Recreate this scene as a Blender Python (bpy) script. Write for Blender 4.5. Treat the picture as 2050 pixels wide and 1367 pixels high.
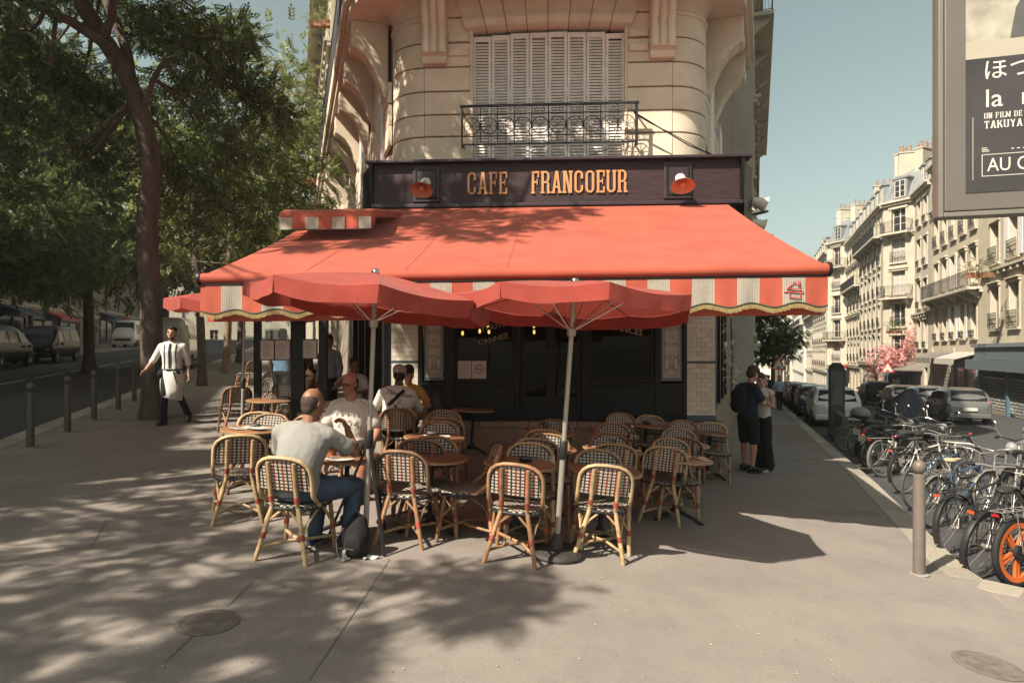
import bpy, bmesh, math, random
import numpy as np
from mathutils import Matrix, Vector
R = math.radians
for o in list(bpy.data.objects): bpy.data.objects.remove(o)
scene = bpy.context.scene
COL = scene.collection

# ------------------------------------------------------------------ camera, sky, sun, exposure
CAMZ, FPX, CX, CY = 1.7, 1320.0, 1025.0, 705.0
cam_d = bpy.data.cameras.new('camera'); cam = bpy.data.objects.new('camera', cam_d); COL.objects.link(cam)
cam_d.sensor_width = 36.0; cam_d.lens = FPX / 2050 * 36.0
cam_d.shift_y = (CY - 683.5) / 2050
cam_d.clip_start = 0.05; cam_d.clip_end = 3000
cam.location = (0, 0, CAMZ); cam.rotation_euler = (R(90), 0, 0)
scene.camera = cam
SUN = Vector((-0.73, -0.67, 0.99)).normalized()          # towards the sun
sun_d = bpy.data.lights.new('sun', 'SUN'); sun = bpy.data.objects.new('sun', sun_d); COL.objects.link(sun)
sun_d.energy = 5.0; sun_d.angle = R(0.53); sun_d.color = (1.0, 0.89, 0.74)
sun.rotation_euler = SUN.to_track_quat('Z', 'Y').to_euler()
world = bpy.data.worlds.new('World'); scene.world = world; world.use_nodes = True
wn = world.node_tree; wn.nodes.clear()
sky = wn.nodes.new('ShaderNodeTexSky'); sky.sky_type = 'NISHITA'; sky.sun_disc = False
sky.sun_elevation = math.asin(SUN.z); sky.sun_rotation = math.atan2(SUN.x, SUN.y)
sky.air_density = 1.0; sky.dust_density = 2.5; sky.ozone_density = 1.2; sky.altitude = 60
hs = wn.nodes.new('ShaderNodeHueSaturation'); hs.inputs['Saturation'].default_value = 0.62; hs.inputs['Hue'].default_value = 0.47
tint = wn.nodes.new('ShaderNodeMix'); tint.data_type = 'RGBA'; tint.blend_type = 'MULTIPLY'; tint.inputs[0].default_value = 1.0
tint.inputs[7].default_value = (1.0, 1.0, 0.85, 1)
bg = wn.nodes.new('ShaderNodeBackground'); bg.inputs['Strength'].default_value = 0.069
wo = wn.nodes.new('ShaderNodeOutputWorld')
wn.links.new(sky.outputs[0], hs.inputs['Color']); wn.links.new(hs.outputs[0], tint.inputs[6])
wn.links.new(tint.outputs[2], bg.inputs['Color']); wn.links.new(bg.outputs[0], wo.inputs['Surface'])
scene.view_settings.view_transform = 'Standard'; scene.view_settings.look = 'None'
scene.view_settings.exposure = 1.12; scene.view_settings.gamma = 1.0; scene.view_settings.use_curve_mapping = False
scene.cycles.max_bounces = 5; scene.cycles.diffuse_bounces = 3; scene.cycles.glossy_bounces = 2
scene.cycles.transmission_bounces = 3; scene.cycles.transparent_max_bounces = 8
scene.cycles.caustics_reflective = False; scene.cycles.caustics_refractive = False
scene.cycles.use_denoising = True

# ------------------------------------------------------------------ the lie of the land
SL = 0.10
KR = Vector((4.95, 7.9)); ER = Vector((0.36, 1)).normalized(); NR = Vector((ER.y, -ER.x))
KL = Vector((-7.62, 9.9)); EL = Vector((-0.325, 1)).normalized(); NL = Vector((-EL.y, EL.x))
def HB(x, y):                                              # the corner falls to the right, and rises up the left street
    k = min(1.0, max(0.0, (x + 1.0)/3.0)); k = k*k*(3-2*k)
    yl = 0.02*(y - 6); yr = 0.02*(min(y, 11.0) - 6)
    return -0.07*x - 0.03*math.sqrt(x*x + 0.36) + 0.018 + yl*(1-k) + yr*k
def H(x, y):
    p = Vector((x, y))
    a = (p - KR).dot(NR)
    if a > 0: p = p - a * NR
    b = (p - KL).dot(NL)
    if b > 0: p = p - b * NL
    return HB(p.x, p.y)
def G(px, py, h=0.0):                                      # point of the ground seen at a pixel (h above it)
    u = (px - CX) / FPX; v = (CY - py) / FPX; lo, hi = 0.5, 120.0
    for _ in range(50):
        d = (lo + hi)/2
        if CAMZ + v*d - H(u*d, d) - h > 0: lo = d
        else: hi = d
    return Vector((u*d, d, H(u*d, d) + h))
def P(px, py, d):                                          # point seen at a pixel at a given distance
    return Vector(((px - CX) / FPX * d, d, CAMZ + (CY - py) / FPX * d))
def RS(s, n, z=0.0):                                       # right street: s along its kerb, n across it
    p = KR + s * ER + n * NR
    return Vector((p.x, p.y, H(p.x, p.y) + z))
def LS(s, n, z=0.0):
    p = KL + s * EL + n * NL
    return Vector((p.x, p.y, H(p.x, p.y) + z))
def stand(p, rz=0.0, tilt=True):                           # stands square on the slope
    m = Matrix.Translation(p)
    if tilt:
        e = 0.4; gx = (H(p[0]+e, p[1]) - H(p[0]-e, p[1]))/(2*e); gy = (H(p[0], p[1]+e) - H(p[0], p[1]-e))/(2*e)
        m = m @ Vector((0,0,1)).rotation_difference(Vector((-gx,-gy,1)).normalized()).to_matrix().to_4x4()
    return m @ Matrix.Rotation(rz, 4, 'Z')

# ------------------------------------------------------------------ mesh helpers
WM = {}
class MB:
    def __init__(s): s.v = []; s.f = []; s.m = []; s.mi = 0
    def add(s, vs, fs):
        b = len(s.v); s.v.extend([tuple(x) for x in vs])
        for f in fs: s.f.append(tuple(b + i for i in f)); s.m.append(s.mi)
        return s
    def bx(s, x0, x1, y0, y1, z0, z1):
        return s.add([(x0,y0,z0),(x1,y0,z0),(x1,y1,z0),(x0,y1,z0),(x0,y0,z1),(x1,y0,z1),(x1,y1,z1),(x0,y1,z1)],
                     [(0,3,2,1),(4,5,6,7),(0,1,5,4),(1,2,6,5),(2,3,7,6),(3,0,4,7)])
    def obox(s, m, sx, sy, sz):                            # box centred in a matrix
        vs = [m @ Vector((a*sx/2, b*sy/2, c*sz/2)) for c in (-1,1) for b in (-1,1) for a in (-1,1)]
        return s.add(vs, [(0,2,3,1),(4,5,7,6),(0,1,5,4),(1,3,7,5),(3,2,6,7),(2,0,4,6)])
    def beam(s, a, b, w, t, up=(0,0,1)):                   # bar from a to b
        a = Vector(a); b = Vector(b); d = (b-a); L = d.length; d.normalize()
        up = Vector(up); x = d.cross(up)
        if x.length < 1e-4: x = d.cross(Vector((1,0,0)))
        x.normalize(); y = x.cross(d)
        m = Matrix((( x.x,d.x,y.x,0),(x.y,d.y,y.y,0),(x.z,d.z,y.z,0),(0,0,0,1)))
        return s.obox(Matrix.Translation((a+b)/2) @ m, w, L, t)
    def tube(s, pts, r, n=8, closed=False, caps=True):
        pts = [Vector(p) for p in pts]; k = len(pts)
        rs = r if isinstance(r, (list, tuple)) else [r]*k
        T = []
        for i in range(k):
            a = pts[i-1] if (i > 0 or closed) else pts[i]; b = pts[(i+1) % k] if (i < k-1 or closed) else pts[i]
            t = (b - a); T.append(t.normalized() if t.length > 1e-9 else Vector((0,0,1)))
        x = T[0].orthogonal().normalized(); vs = []
        for i in range(k):
            x = (x - T[i]*x.dot(T[i]));
            x = x.normalized() if x.length > 1e-6 else T[i].orthogonal().normalized()
            y = T[i].cross(x)
            for j in range(n):
                a = 2*math.pi*j/n; vs.append(pts[i] + (x*math.cos(a) + y*math.sin(a))*rs[i])
        fs = []
        for i in range(k if closed else k-1):
            for j in range(n):
                a = i*n+j; b = i*n+(j+1)%n; c = ((i+1)%k)*n+(j+1)%n; d = ((i+1)%k)*n+j
                fs.append((a,b,c,d))
        if caps and not closed:
            fs.append(tuple(reversed(range(n)))); fs.append(tuple(range((k-1)*n, k*n)))
        return s.add(vs, fs)
    def lathe(s, prof, n=16, c=(0,0,0), caps=True):
        vs = []; fs = []; k = len(prof)
        for (r, z) in prof:
            for j in range(n):
                a = 2*math.pi*j/n; vs.append((c[0]+r*math.cos(a), c[1]+r*math.sin(a), c[2]+z))
        for i in range(k-1):
            for j in range(n): fs.append((i*n+j, i*n+(j+1)%n, (i+1)*n+(j+1)%n, (i+1)*n+j))
        if caps: fs.append(tuple(reversed(range(n)))); fs.append(tuple(range((k-1)*n, k*n)))
        return s.add(vs, fs)
    def sph(s, c, r, nu=12, nv=8, m=None):
        rx, ry, rz = (r if isinstance(r, (list, tuple)) else (r,r,r)); vs = []; fs = []
        for i in range(nv+1):
            t = math.pi*i/nv
            for j in range(nu):
                a = 2*math.pi*j/nu
                q = Vector((rx*math.sin(t)*math.cos(a), ry*math.sin(t)*math.sin(a), -rz*math.cos(t)))
                if m is not None: q = m @ q
                vs.append(Vector(c) + q)
        for i in range(nv):
            for j in range(nu): fs.append((i*nu+j, i*nu+(j+1)%nu, (i+1)*nu+(j+1)%nu, (i+1)*nu+j))
        return s.add(vs, fs)
    def prism(s, poly, o, A, B, N):                        # poly in (a,b); extruded by N
        o, A, B, N = Vector(o), Vector(A), Vector(B), Vector(N); k = len(poly)
        p0 = [o + A*a + B*b for a, b in poly]; p1 = [q + N for q in p0]
        fs = [tuple(reversed(range(k))), tuple(range(k, 2*k))] + [(i, (i+1)%k, k+(i+1)%k, k+i) for i in range(k)]
        return s.add(p0+p1, fs)
    def grid(s, f, nu, nv):                                # f(i/nu, j/nv) -> point
        vs = [f(i/nu, j/nv) for j in range(nv+1) for i in range(nu+1)]
        fs = [(j*(nu+1)+i, j*(nu+1)+i+1, (j+1)*(nu+1)+i+1, (j+1)*(nu+1)+i) for j in range(nv) for i in range(nu)]
        return s.add(vs, fs)
    def loft(s, rings, close=True, cap=True):
        n = len(rings[0]); vs = [p for r in rings for p in r]; fs = []
        for i in range(len(rings)-1):
            for j in range(n if close else n-1): fs.append((i*n+j, i*n+(j+1)%n, (i+1)*n+(j+1)%n, (i+1)*n+j))
        if cap: fs.append(tuple(reversed(range(n)))); fs.append(tuple(range((len(rings)-1)*n, len(rings)*n)))
        return s.add(vs, fs)
    def mesh(s, name, mats, smooth=None, xf=None):
        me = bpy.data.meshes.new(name)
        vs = s.v if xf is None else [tuple(xf @ Vector(q)) for q in s.v]
        me.from_pydata(vs, [], s.f); fix(me)
        for mt in (mats if isinstance(mats, (list, tuple)) else [mats]): me.materials.append(MT[mt] if isinstance(mt, str) else mt)
        if any(s.m): me.polygons.foreach_set('material_index', s.m)
        if smooth:
            me.polygons.foreach_set('use_smooth', [True]*len(me.polygons))
            me.set_sharp_from_angle(angle=R(smooth))
        me.update(); return me
    def build(s, name, mats, parent=None, smooth=None, world=False, m=None, bevel=0):
        xf = None
        if world and parent is not None: xf = WM[parent].inverted()
        return obj(name, s.mesh(name, mats, smooth, xf), parent, m, bevel)
def fix(me):
    bm = bmesh.new(); bm.from_mesh(me); bmesh.ops.recalc_face_normals(bm, faces=bm.faces); bm.to_mesh(me); bm.free()
def obj(name, me, parent=None, m=None, bevel=0):
    o = bpy.data.objects.new(name, me); COL.objects.link(o)
    pm = WM[parent] if parent is not None else Matrix()
    if m is not None: o.matrix_basis = m
    if parent is not None: o.parent = parent
    WM[o] = pm @ (m if m is not None else Matrix())
    if bevel:
        b = o.modifiers.new('bevel', 'BEVEL'); b.width = bevel; b.segments = 2; b.limit_method = 'ANGLE'
    return o
def tag(o, label, cat, group=None, kind=None):
    o['label'] = label; o['category'] = cat
    if group: o['group'] = group
    if kind: o['kind'] = kind
    return o
def thing(name, label, cat, m=None, group=None):
    o = bpy.data.objects.new(name, None); COL.objects.link(o); o.empty_display_size = 0.2
    m = m if m is not None else Matrix()
    o.matrix_world = m; WM[o] = m.copy()
    return tag(o, label, cat, group)
def struct(o): o['kind'] = 'structure'; return o
def stuff(o): o['kind'] = 'stuff'; return o
def ctree(src, m, label=None, parent=None, group=None, swap=None):
    c = src.copy(); COL.objects.link(c)
    if parent is None:
        c.matrix_world = m; WM[c] = m.copy()
        if label: c['label'] = label
        if group: c['group'] = group
    else:
        c.parent = parent; c.matrix_basis = src.matrix_basis.copy()
        WM[c] = WM[parent] @ c.matrix_basis
    if swap and c.type == 'MESH' and c.data.materials and c.data.materials[0].name in swap:
        key = (c.data.name, swap[c.data.materials[0].name])
        if key not in SWAPS:
            d = c.data.copy(); d.materials[0] = MT[key[1]]; SWAPS[key] = d
        c.data = SWAPS[key]
    for ch in src.children: ctree(ch, None, None, c, None, swap)
    return c
SWAPS = {}
TMP = bpy.data.scenes.new('scratch')                        # small scene in which text and remeshed shapes are evaluated
def scratch_eval(o):
    vl = TMP.view_layers[0]; vl.update(); me = bpy.data.meshes.new_from_object(o.evaluated_get(vl.depsgraph)); return me
def T(x, y, z): return Matrix.Translation((x, y, z))
def RZ(a): return Matrix.Rotation(a, 4, 'Z')
def RX(a): return Matrix.Rotation(a, 4, 'X')
def RY(a): return Matrix.Rotation(a, 4, 'Y')
def frame(o, ax, ay, az):
    ax, ay, az = Vector(ax), Vector(ay), Vector(az)
    return Matrix(((ax.x,ay.x,az.x,o[0]),(ax.y,ay.y,az.y,o[1]),(ax.z,ay.z,az.z,o[2]),(0,0,0,1)))
def text_mb(body, size, depth=0.004, mb=None, xf=None, shear=0.0, sx=1.0, align='CENTER'):
    cu = bpy.data.curves.new('t', 'FONT'); cu.body = body; cu.size = size; cu.extrude = depth; cu.align_x = align; cu.shear = shear
    cu.resolution_u = 3
    o = bpy.data.objects.new('t', cu); TMP.collection.objects.link(o)
    me = scratch_eval(o)
    mb = mb or MB(); xf = xf or Matrix()
    b = len(mb.v)
    mb.add([xf @ Vector((q.co.x*sx, q.co.y, q.co.z)) for q in me.vertices], [tuple(p.vertices) for p in me.polygons])
    bpy.data.objects.remove(o); bpy.data.curves.remove(cu); bpy.data.meshes.remove(me)
    return mb
def remesh(mb, voxel, it=4, fac=0.5):
    me = mb.mesh('tmp', [])
    o = bpy.data.objects.new('tmp', me); TMP.collection.objects.link(o)
    r = o.modifiers.new('r', 'REMESH'); r.mode = 'VOXEL'; r.voxel_size = voxel; r.use_smooth_shade = True
    sm = o.modifiers.new('s', 'SMOOTH'); sm.factor = fac; sm.iterations = it
    out = scratch_eval(o)
    bpy.data.objects.remove(o); bpy.data.meshes.remove(me)
    out.polygons.foreach_set('use_smooth', [True]*len(out.polygons))
    return out

# ------------------------------------------------------------------ materials
MT = {}; ALB = 0.76
def mat(name, col, rough=0.75, metal=0.0, var=0.12, vs=6.0, bump=0.0, bs=60.0, spec=0.4, col2=None, detail=5, coat=0.0, stretch=None, sheen=0.0):
    col = [c*ALB for c in col]; col2 = [c*ALB for c in col2] if col2 else None
    m = bpy.data.materials.new(name); m.use_nodes = True; nt = m.node_tree; b = nt.nodes['Principled BSDF']
    b.inputs['Roughness'].default_value = rough; b.inputs['Metallic'].default_value = metal
    b.inputs['Specular IOR Level'].default_value = spec; b.inputs['Coat Weight'].default_value = coat
    if sheen: b.inputs['Sheen Weight'].default_value = sheen; b.inputs['Sheen Roughness'].default_value = 0.4
    tc = nt.nodes.new('ShaderNodeTexCoord'); vec = tc.outputs['Object']
    if stretch:
        mp = nt.nodes.new('ShaderNodeMapping'); mp.inputs['Scale'].default_value = stretch
        nt.links.new(vec, mp.inputs[0]); vec = mp.outputs[0]
    if var or col2:
        n = nt.nodes.new('ShaderNodeTexNoise'); n.inputs['Scale'].default_value = vs; n.inputs['Detail'].default_value = detail
        nt.links.new(vec, n.inputs['Vector'])
        cr = nt.nodes.new('ShaderNodeValToRGB'); cr.color_ramp.elements[0].position = 0.3; cr.color_ramp.elements[1].position = 0.7
        c1 = [max(0, c*(1-var)) for c in col]; c2 = col2 or [min(1, c*(1+var)) for c in col]
        cr.color_ramp.elements[0].color = (*c1, 1); cr.color_ramp.elements[1].color = (*c2, 1)
        nt.links.new(n.outputs['Fac'], cr.inputs[0]); nt.links.new(cr.outputs[0], b.inputs['Base Color'])
        if rough > 0.2:
            mr = nt.nodes.new('ShaderNodeMapRange'); mr.inputs['To Min'].default_value = rough*0.88; mr.inputs['To Max'].default_value = min(1, rough*1.12)
            nt.links.new(n.outputs['Fac'], mr.inputs[0]); nt.links.new(mr.outputs[0], b.inputs['Roughness'])
    else: b.inputs['Base Color'].default_value = (*col, 1)
    if bump:
        n2 = nt.nodes.new('ShaderNodeTexNoise'); n2.inputs['Scale'].default_value = bs; n2.inputs['Detail'].default_value = 6
        nt.links.new(vec, n2.inputs['Vector'])
        bp = nt.nodes.new('ShaderNodeBump'); bp.inputs['Strength'].default_value = bump; bp.inputs['Distance'].default_value = 0.02
        nt.links.new(n2.outputs['Fac'], bp.inputs['Height']); nt.links.new(bp.outputs[0], b.inputs['Normal'])
    MT[name] = m; return m
def emit(name, col, st):
    m = mat(name, col, var=0); b = m.node_tree.nodes['Principled BSDF']
    b.inputs['Emission Color'].default_value = (*col, 1); b.inputs['Emission Strength'].default_value = st; return m
def glass(name, tintc=(0.75,0.8,0.8), amount=0.75, rough=0.02, gl_c=0.9):
    m = bpy.data.materials.new(name); m.use_nodes = True; nt = m.node_tree; nt.nodes.clear()
    o = nt.nodes.new('ShaderNodeOutputMaterial'); mx = nt.nodes.new('ShaderNodeMixShader')
    tr = nt.nodes.new('ShaderNodeBsdfTransparent'); tr.inputs[0].default_value = (*[c*amount for c in tintc], 1)
    gl = nt.nodes.new('ShaderNodeBsdfGlossy'); gl.inputs['Roughness'].default_value = rough; gl.inputs[0].default_value = (gl_c,gl_c,gl_c,1)
    fr = nt.nodes.new('ShaderNodeFresnel'); fr.inputs[0].default_value = 1.5
    nt.links.new(fr.outputs[0], mx.inputs[0]); nt.links.new(tr.outputs[0], mx.inputs[1]); nt.links.new(gl.outputs[0], mx.inputs[2])
    nt.links.new(mx.outputs[0], o.inputs[0]); MT[name] = m; return m
def fabric(name, col, trans=0.25, rough=0.8, var=0.05, vs=3.0, bump=0.05, bs=300):
    m = mat(name, col, rough, 0, var, vs, bump, bs, spec=0.3, sheen=0.2 if trans else 0.04); nt = m.node_tree; b = nt.nodes['Principled BSDF']; o = nt.nodes['Material Output']
    if trans:
        t = nt.nodes.new('ShaderNodeBsdfTranslucent'); mx = nt.nodes.new('ShaderNodeMixShader'); mx.inputs[0].default_value = trans
        t.inputs[0].default_value = (*[min(1, c*1.1*ALB) for c in col], 1)
        nt.links.new(b.outputs[0], mx.inputs[1]); nt.links.new(t.outputs[0], mx.inputs[2]); nt.links.new(mx.outputs[0], o.inputs[0])
    return m
def leafmat(name, c1, c2, c3, trans=0.45):
    m = bpy.data.materials.new(name); m.use_nodes = True; nt = m.node_tree; b = nt.nodes['Principled BSDF']; o = nt.nodes['Material Output']
    g = nt.nodes.new('ShaderNodeNewGeometry'); cr = nt.nodes.new('ShaderNodeValToRGB')
    cr.color_ramp.elements[0].color = (*c1,1); cr.color_ramp.elements[1].color = (*c3,1)
    e = cr.color_ramp.elements.new(0.5); e.color = (*c2,1)
    nt.links.new(g.outputs['Random Per Island'], cr.inputs[0]); nt.links.new(cr.outputs[0], b.inputs['Base Color'])
    b.inputs['Roughness'].default_value = 0.5; b.inputs['Specular IOR Level'].default_value = 0.35
    t = nt.nodes.new('ShaderNodeBsdfTranslucent'); mx = nt.nodes.new('ShaderNodeMixShader'); mx.inputs[0].default_value = trans
    nt.links.new(cr.outputs[0], t.inputs[0]); nt.links.new(b.outputs[0], mx.inputs[1]); nt.links.new(t.outputs[0], mx.inputs[2])
    nt.links.new(mx.outputs[0], o.inputs[0]); MT[name] = m; return m
def pavemat(name, base, speck=0.5, sc=1.0):
    m = mat(name, base, 0.9, 0, 0.10, 0.9*sc, 0.35, 190*sc, spec=0.25); base = [c*ALB for c in base]; nt = m.node_tree; b = nt.nodes['Principled BSDF']
    prev = b.inputs['Base Color'].links[0].from_socket
    tc = nt.nodes.new('ShaderNodeTexCoord')
    def layer(prev, node_out, lo, hi, col, amt):
        r = nt.nodes.new('ShaderNodeMapRange'); r.inputs['From Min'].default_value = lo; r.inputs['From Max'].default_value = hi; r.inputs['To Max'].default_value = amt
        nt.links.new(node_out, r.inputs[0]); mx = nt.nodes.new('ShaderNodeMix'); mx.data_type = 'RGBA'
        nt.links.new(r.outputs[0], mx.inputs[0]); nt.links.new(prev, mx.inputs[6]); mx.inputs[7].default_value = (*col, 1)
        return mx.outputs[2]
    n = nt.nodes.new('ShaderNodeTexNoise'); n.inputs['Scale'].default_value = 95*sc; n.inputs['Detail'].default_value = 3; nt.links.new(tc.outputs['Object'], n.inputs['Vector'])
    prev = layer(prev, n.outputs['Fac'], 0.52, 0.72, [c*0.55 for c in base], 0.55*speck)
    n = nt.nodes.new('ShaderNodeTexNoise'); n.inputs['Scale'].default_value = 160*sc; n.inputs['Detail'].default_value = 2; nt.links.new(tc.outputs['Object'], n.inputs['Vector'])
    prev = layer(prev, n.outputs['Fac'], 0.62, 0.75, [min(1, c*1.7) for c in base], 0.7*speck)
    n = nt.nodes.new('ShaderNodeTexNoise'); n.inputs['Scale'].default_value = 2.3*sc; n.inputs['Detail'].default_value = 9; n.inputs['Roughness'].default_value = 0.7; nt.links.new(tc.outputs['Object'], n.inputs['Vector'])
    prev = layer(prev, n.outputs['Fac'], 0.45, 0.75, [c*0.6 for c in base], 0.5)
    v = nt.nodes.new('ShaderNodeTexVoronoi'); v.inputs['Scale'].default_value = 5.5*sc; nt.links.new(tc.outputs['Object'], v.inputs['Vector'])
    prev = layer(prev, v.outputs['Distance'], 0.055, 0.04, [c*0.45 for c in base], 0.6)      # gum spots
    nt.links.new(prev, b.inputs['Base Color'])
    return m
pavemat('pavement', (0.295, 0.262, 0.234), 0.85); pavemat('pavement_patch', (0.25, 0.215, 0.185)); pavemat('asphalt', (0.075, 0.075, 0.08), 0.5)
mat('granite', (0.38,0.34,0.28), 0.85, var=0.22, vs=40, bump=0.3, bs=120, detail=8)
mat('stone', (0.82,0.69,0.54), 0.85, var=0.10, vs=3, bump=0.15, bs=90)
mat('stone_groove', (0.34,0.26,0.20), 0.9, var=0.1)
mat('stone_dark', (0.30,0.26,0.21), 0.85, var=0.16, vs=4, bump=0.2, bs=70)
mat('plinth', (0.33,0.26,0.19), 0.8, var=0.2, vs=5, bump=0.25, bs=60)
mat('cream1', (0.60,0.53,0.40), 0.85, var=0.10, vs=1.2, bump=0.1, bs=30)
mat('cream2', (0.54,0.49,0.39), 0.85, var=0.10, vs=1.0, bump=0.1, bs=30)
mat('cream3', (0.64,0.59,0.48), 0.85, var=0.08, vs=1.0)
mat('white_wall', (0.72,0.69,0.62), 0.85, var=0.06, vs=0.7)
mat('cream_trim', (0.58,0.52,0.42), 0.85, var=0.14, vs=2.0)
mat('zinc', (0.26,0.28,0.29), 0.55, metal=0.2, var=0.15, vs=2, stretch=(6,1,1))
mat('terracotta', (0.36,0.22,0.16), 0.8)
mat('red_blind', (0.55,0.22,0.10), 0.8)
mat('iron', (0.018,0.018,0.022), 0.5, metal=0.3, var=0.2)
mat('iron_grey', (0.11,0.11,0.11), 0.6, metal=0.3, var=0.2)
mat('black_wood', (0.010,0.010,0.012), 0.45, var=0.3, vs=12, stretch=(1,1,0.2), spec=0.25)
mat('fascia', (0.036,0.015,0.019), 0.55, var=0.45, vs=22, bump=0.15, bs=60, stretch=(0.25,1,3))
mat('fascia_panel', (0.038,0.022,0.032), 0.5, var=0.2)
mat('gold_letter', (0.62,0.30,0.13), 0.5, var=0.06)
mat('lamp_white', (0.72,0.66,0.56), 0.4, var=0.05); mat('lamp_orange', (0.78,0.33,0.21), 0.5, var=0.06)
fabric('awning_red', (0.54,0.118,0.072), 0.2, var=0.13, vs=2.2, bump=0.12, bs=9)
fabric('umbrella_red', (0.44,0.075,0.055), 0.22, var=0.14, vs=5, bump=0.25, bs=7)
fabric('valance_white', (0.54,0.50,0.42), 0.25, var=0.1, vs=30)
mat('fringe_gold', (0.30,0.23,0.10), 0.7, var=0.35, vs=150, detail=1); mat('fringe_braid', (0.04,0.05,0.03), 0.8)
mat('fringe_red', (0.45,0.03,0.03), 0.8)
mat('pole_grey', (0.50,0.47,0.42), 0.4, metal=0.5, var=0.08); mat('chrome', (0.75,0.74,0.7), 0.2, metal=1.0, var=0)
mat('rattan', (0.50,0.35,0.19), 0.5, var=0.30, vs=16, bump=0.1, bs=80, detail=8); mat('rattan_dark', (0.30,0.165,0.085), 0.5, var=0.3, vs=14)
mat('binding_red', (0.42,0.085,0.055), 0.6); mat('binding_black', (0.02,0.02,0.025), 0.5)
mat('tabletop', (0.34,0.16,0.085), 0.35, var=0.25, vs=5, stretch=(1,8,1), coat=0.15); mat('table_edge', (0.42,0.26,0.14), 0.4, var=0.2)
mat('tile_white', (0.66,0.60,0.49), 0.18, var=0.07, vs=4, coat=0.4); mat('grout', (0.36,0.32,0.26), 0.9); mat('tile_blue', (0.03,0.07,0.10), 0.25)
mat('shutter_white', (0.92,0.85,0.79), 0.6, var=0.1, vs=9, bump=0.05, bs=40)
mat('etched', (0.50,0.46,0.38), 0.25, var=0.1, vs=8); mat('etched_line', (0.15,0.11,0.07), 0.5); mat('etched_teal', (0.12,0.17,0.17), 0.3)
mat('paper', (0.70,0.67,0.60), 0.7, var=0.04); mat('paper_line', (0.25,0.23,0.22), 0.8); mat('sign_red', (0.60,0.04,0.04), 0.5)
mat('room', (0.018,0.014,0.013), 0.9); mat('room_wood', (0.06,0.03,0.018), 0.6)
emit('bulb_warm', (1.0,0.50,0.14), 5.0)
mat('letter_cream', (0.50,0.42,0.28), 0.5)
glass('glass_dark', (0.5,0.55,0.55), 0.7, gl_c=0.35); glass('glass_clear', (0.95,0.97,0.97), 0.97); glass('drink_glass', (0.9,0.92,0.92), 0.92, 0.0)
mat('window_dark', (0.035,0.038,0.042), 0.12, var=0.2, vs=2, coat=0.5); mat('curtain', (0.50,0.47,0.42), 0.8, var=0.15, vs=12, stretch=(5,5,0.4))
mat('frame_white', (0.66,0.62,0.54), 0.6, var=0.05)
mat('bark', (0.105,0.076,0.058), 0.95, var=0.45, vs=9, bump=1.0, bs=14, stretch=(1,1,0.22), detail=9)
mat('bark_pale', (0.26,0.19,0.13), 0.95, var=0.35, vs=8, bump=0.8, bs=16, stretch=(1,1,0.25))
leafmat('leaf_dark', (0.04,0.066,0.022), (0.075,0.112,0.035), (0.14,0.175,0.06))
leafmat('leaf_mid', (0.07,0.105,0.03), (0.13,0.175,0.05), (0.24,0.27,0.10))
leafmat('leaf_pale', (0.10,0.12,0.035), (0.15,0.17,0.055), (0.24,0.23,0.09))
leafmat('blossom', (0.55,0.20,0.20), (0.70,0.34,0.33), (0.80,0.52,0.48), 0.2)
mat('bollard_brown', (0.115,0.09,0.075), 0.45, var=0.12, vs=10); mat('bollard_grey', (0.17,0.145,0.125), 0.45, var=0.1, vs=10)
mat('rubber', (0.016,0.016,0.017), 0.75, var=0.2); mat('tyre_grey', (0.075,0.07,0.066), 0.85, var=0.25, vs=30)
mat('black_plastic', (0.02,0.02,0.022), 0.5, var=0.15); mat('grey_plastic', (0.22,0.21,0.20), 0.5, var=0.1); mat('silver', (0.52,0.51,0.49), 0.3, metal=0.85, var=0.05)
mat('alloy', (0.40,0.39,0.37), 0.35, metal=0.7, var=0.1)
mat('orange_rim', (0.75,0.17,0.04), 0.4, var=0.08); mat('bike_white', (0.66,0.63,0.56), 0.35, var=0.08); mat('bike_blue', (0.055,0.09,0.15), 0.35, var=0.15)
mat('bike_black', (0.02,0.02,0.022), 0.3, var=0.2, coat=0.4); mat('bike_silver', (0.42,0.40,0.37), 0.3, metal=0.6); mat('leather', (0.50,0.40,0.25), 0.6, var=0.2); mat('saddle', (0.03,0.028,0.026), 0.6, var=0.2)
mat('reflector', (0.65,0.09,0.03), 0.25); mat('tarp', (0.016,0.022,0.038), 0.55, var=0.2, vs=3, bump=0.2, bs=6)
mat('car_grey', (0.22,0.22,0.21), 0.28, metal=0.55, var=0.04, coat=0.8); mat('car_white', (0.68,0.66,0.60), 0.3, var=0.03, coat=0.7); mat('car_black', (0.010,0.010,0.012), 0.25, var=0.05, spec=0.12)
mat('car_dark', (0.04,0.042,0.05), 0.22, metal=0.3, var=0.05, coat=0.8); mat('car_silver', (0.34,0.34,0.33), 0.28, metal=0.6, var=0.04, coat=0.7); mat('car_glass', (0.016,0.018,0.02), 0.08, var=0, spec=0.2)
mat('tail_red', (0.42,0.02,0.02), 0.2, var=0, coat=0.6); mat('head_light', (0.30,0.30,0.29), 0.12, var=0, coat=0.8); mat('plate_white', (0.62,0.60,0.54), 0.5, var=0)
mat('amber', (0.7,0.22,0.03), 0.25, var=0)
mat('skin', (0.50,0.26,0.17), 0.5, var=0.07, vs=14); mat('skin_red', (0.46,0.20,0.13), 0.5, var=0.08, vs=14); mat('skin_tan', (0.30,0.15,0.09), 0.5, var=0.08, vs=14); mat('skin_dark', (0.12,0.06,0.04), 0.5, var=0.08)
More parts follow.
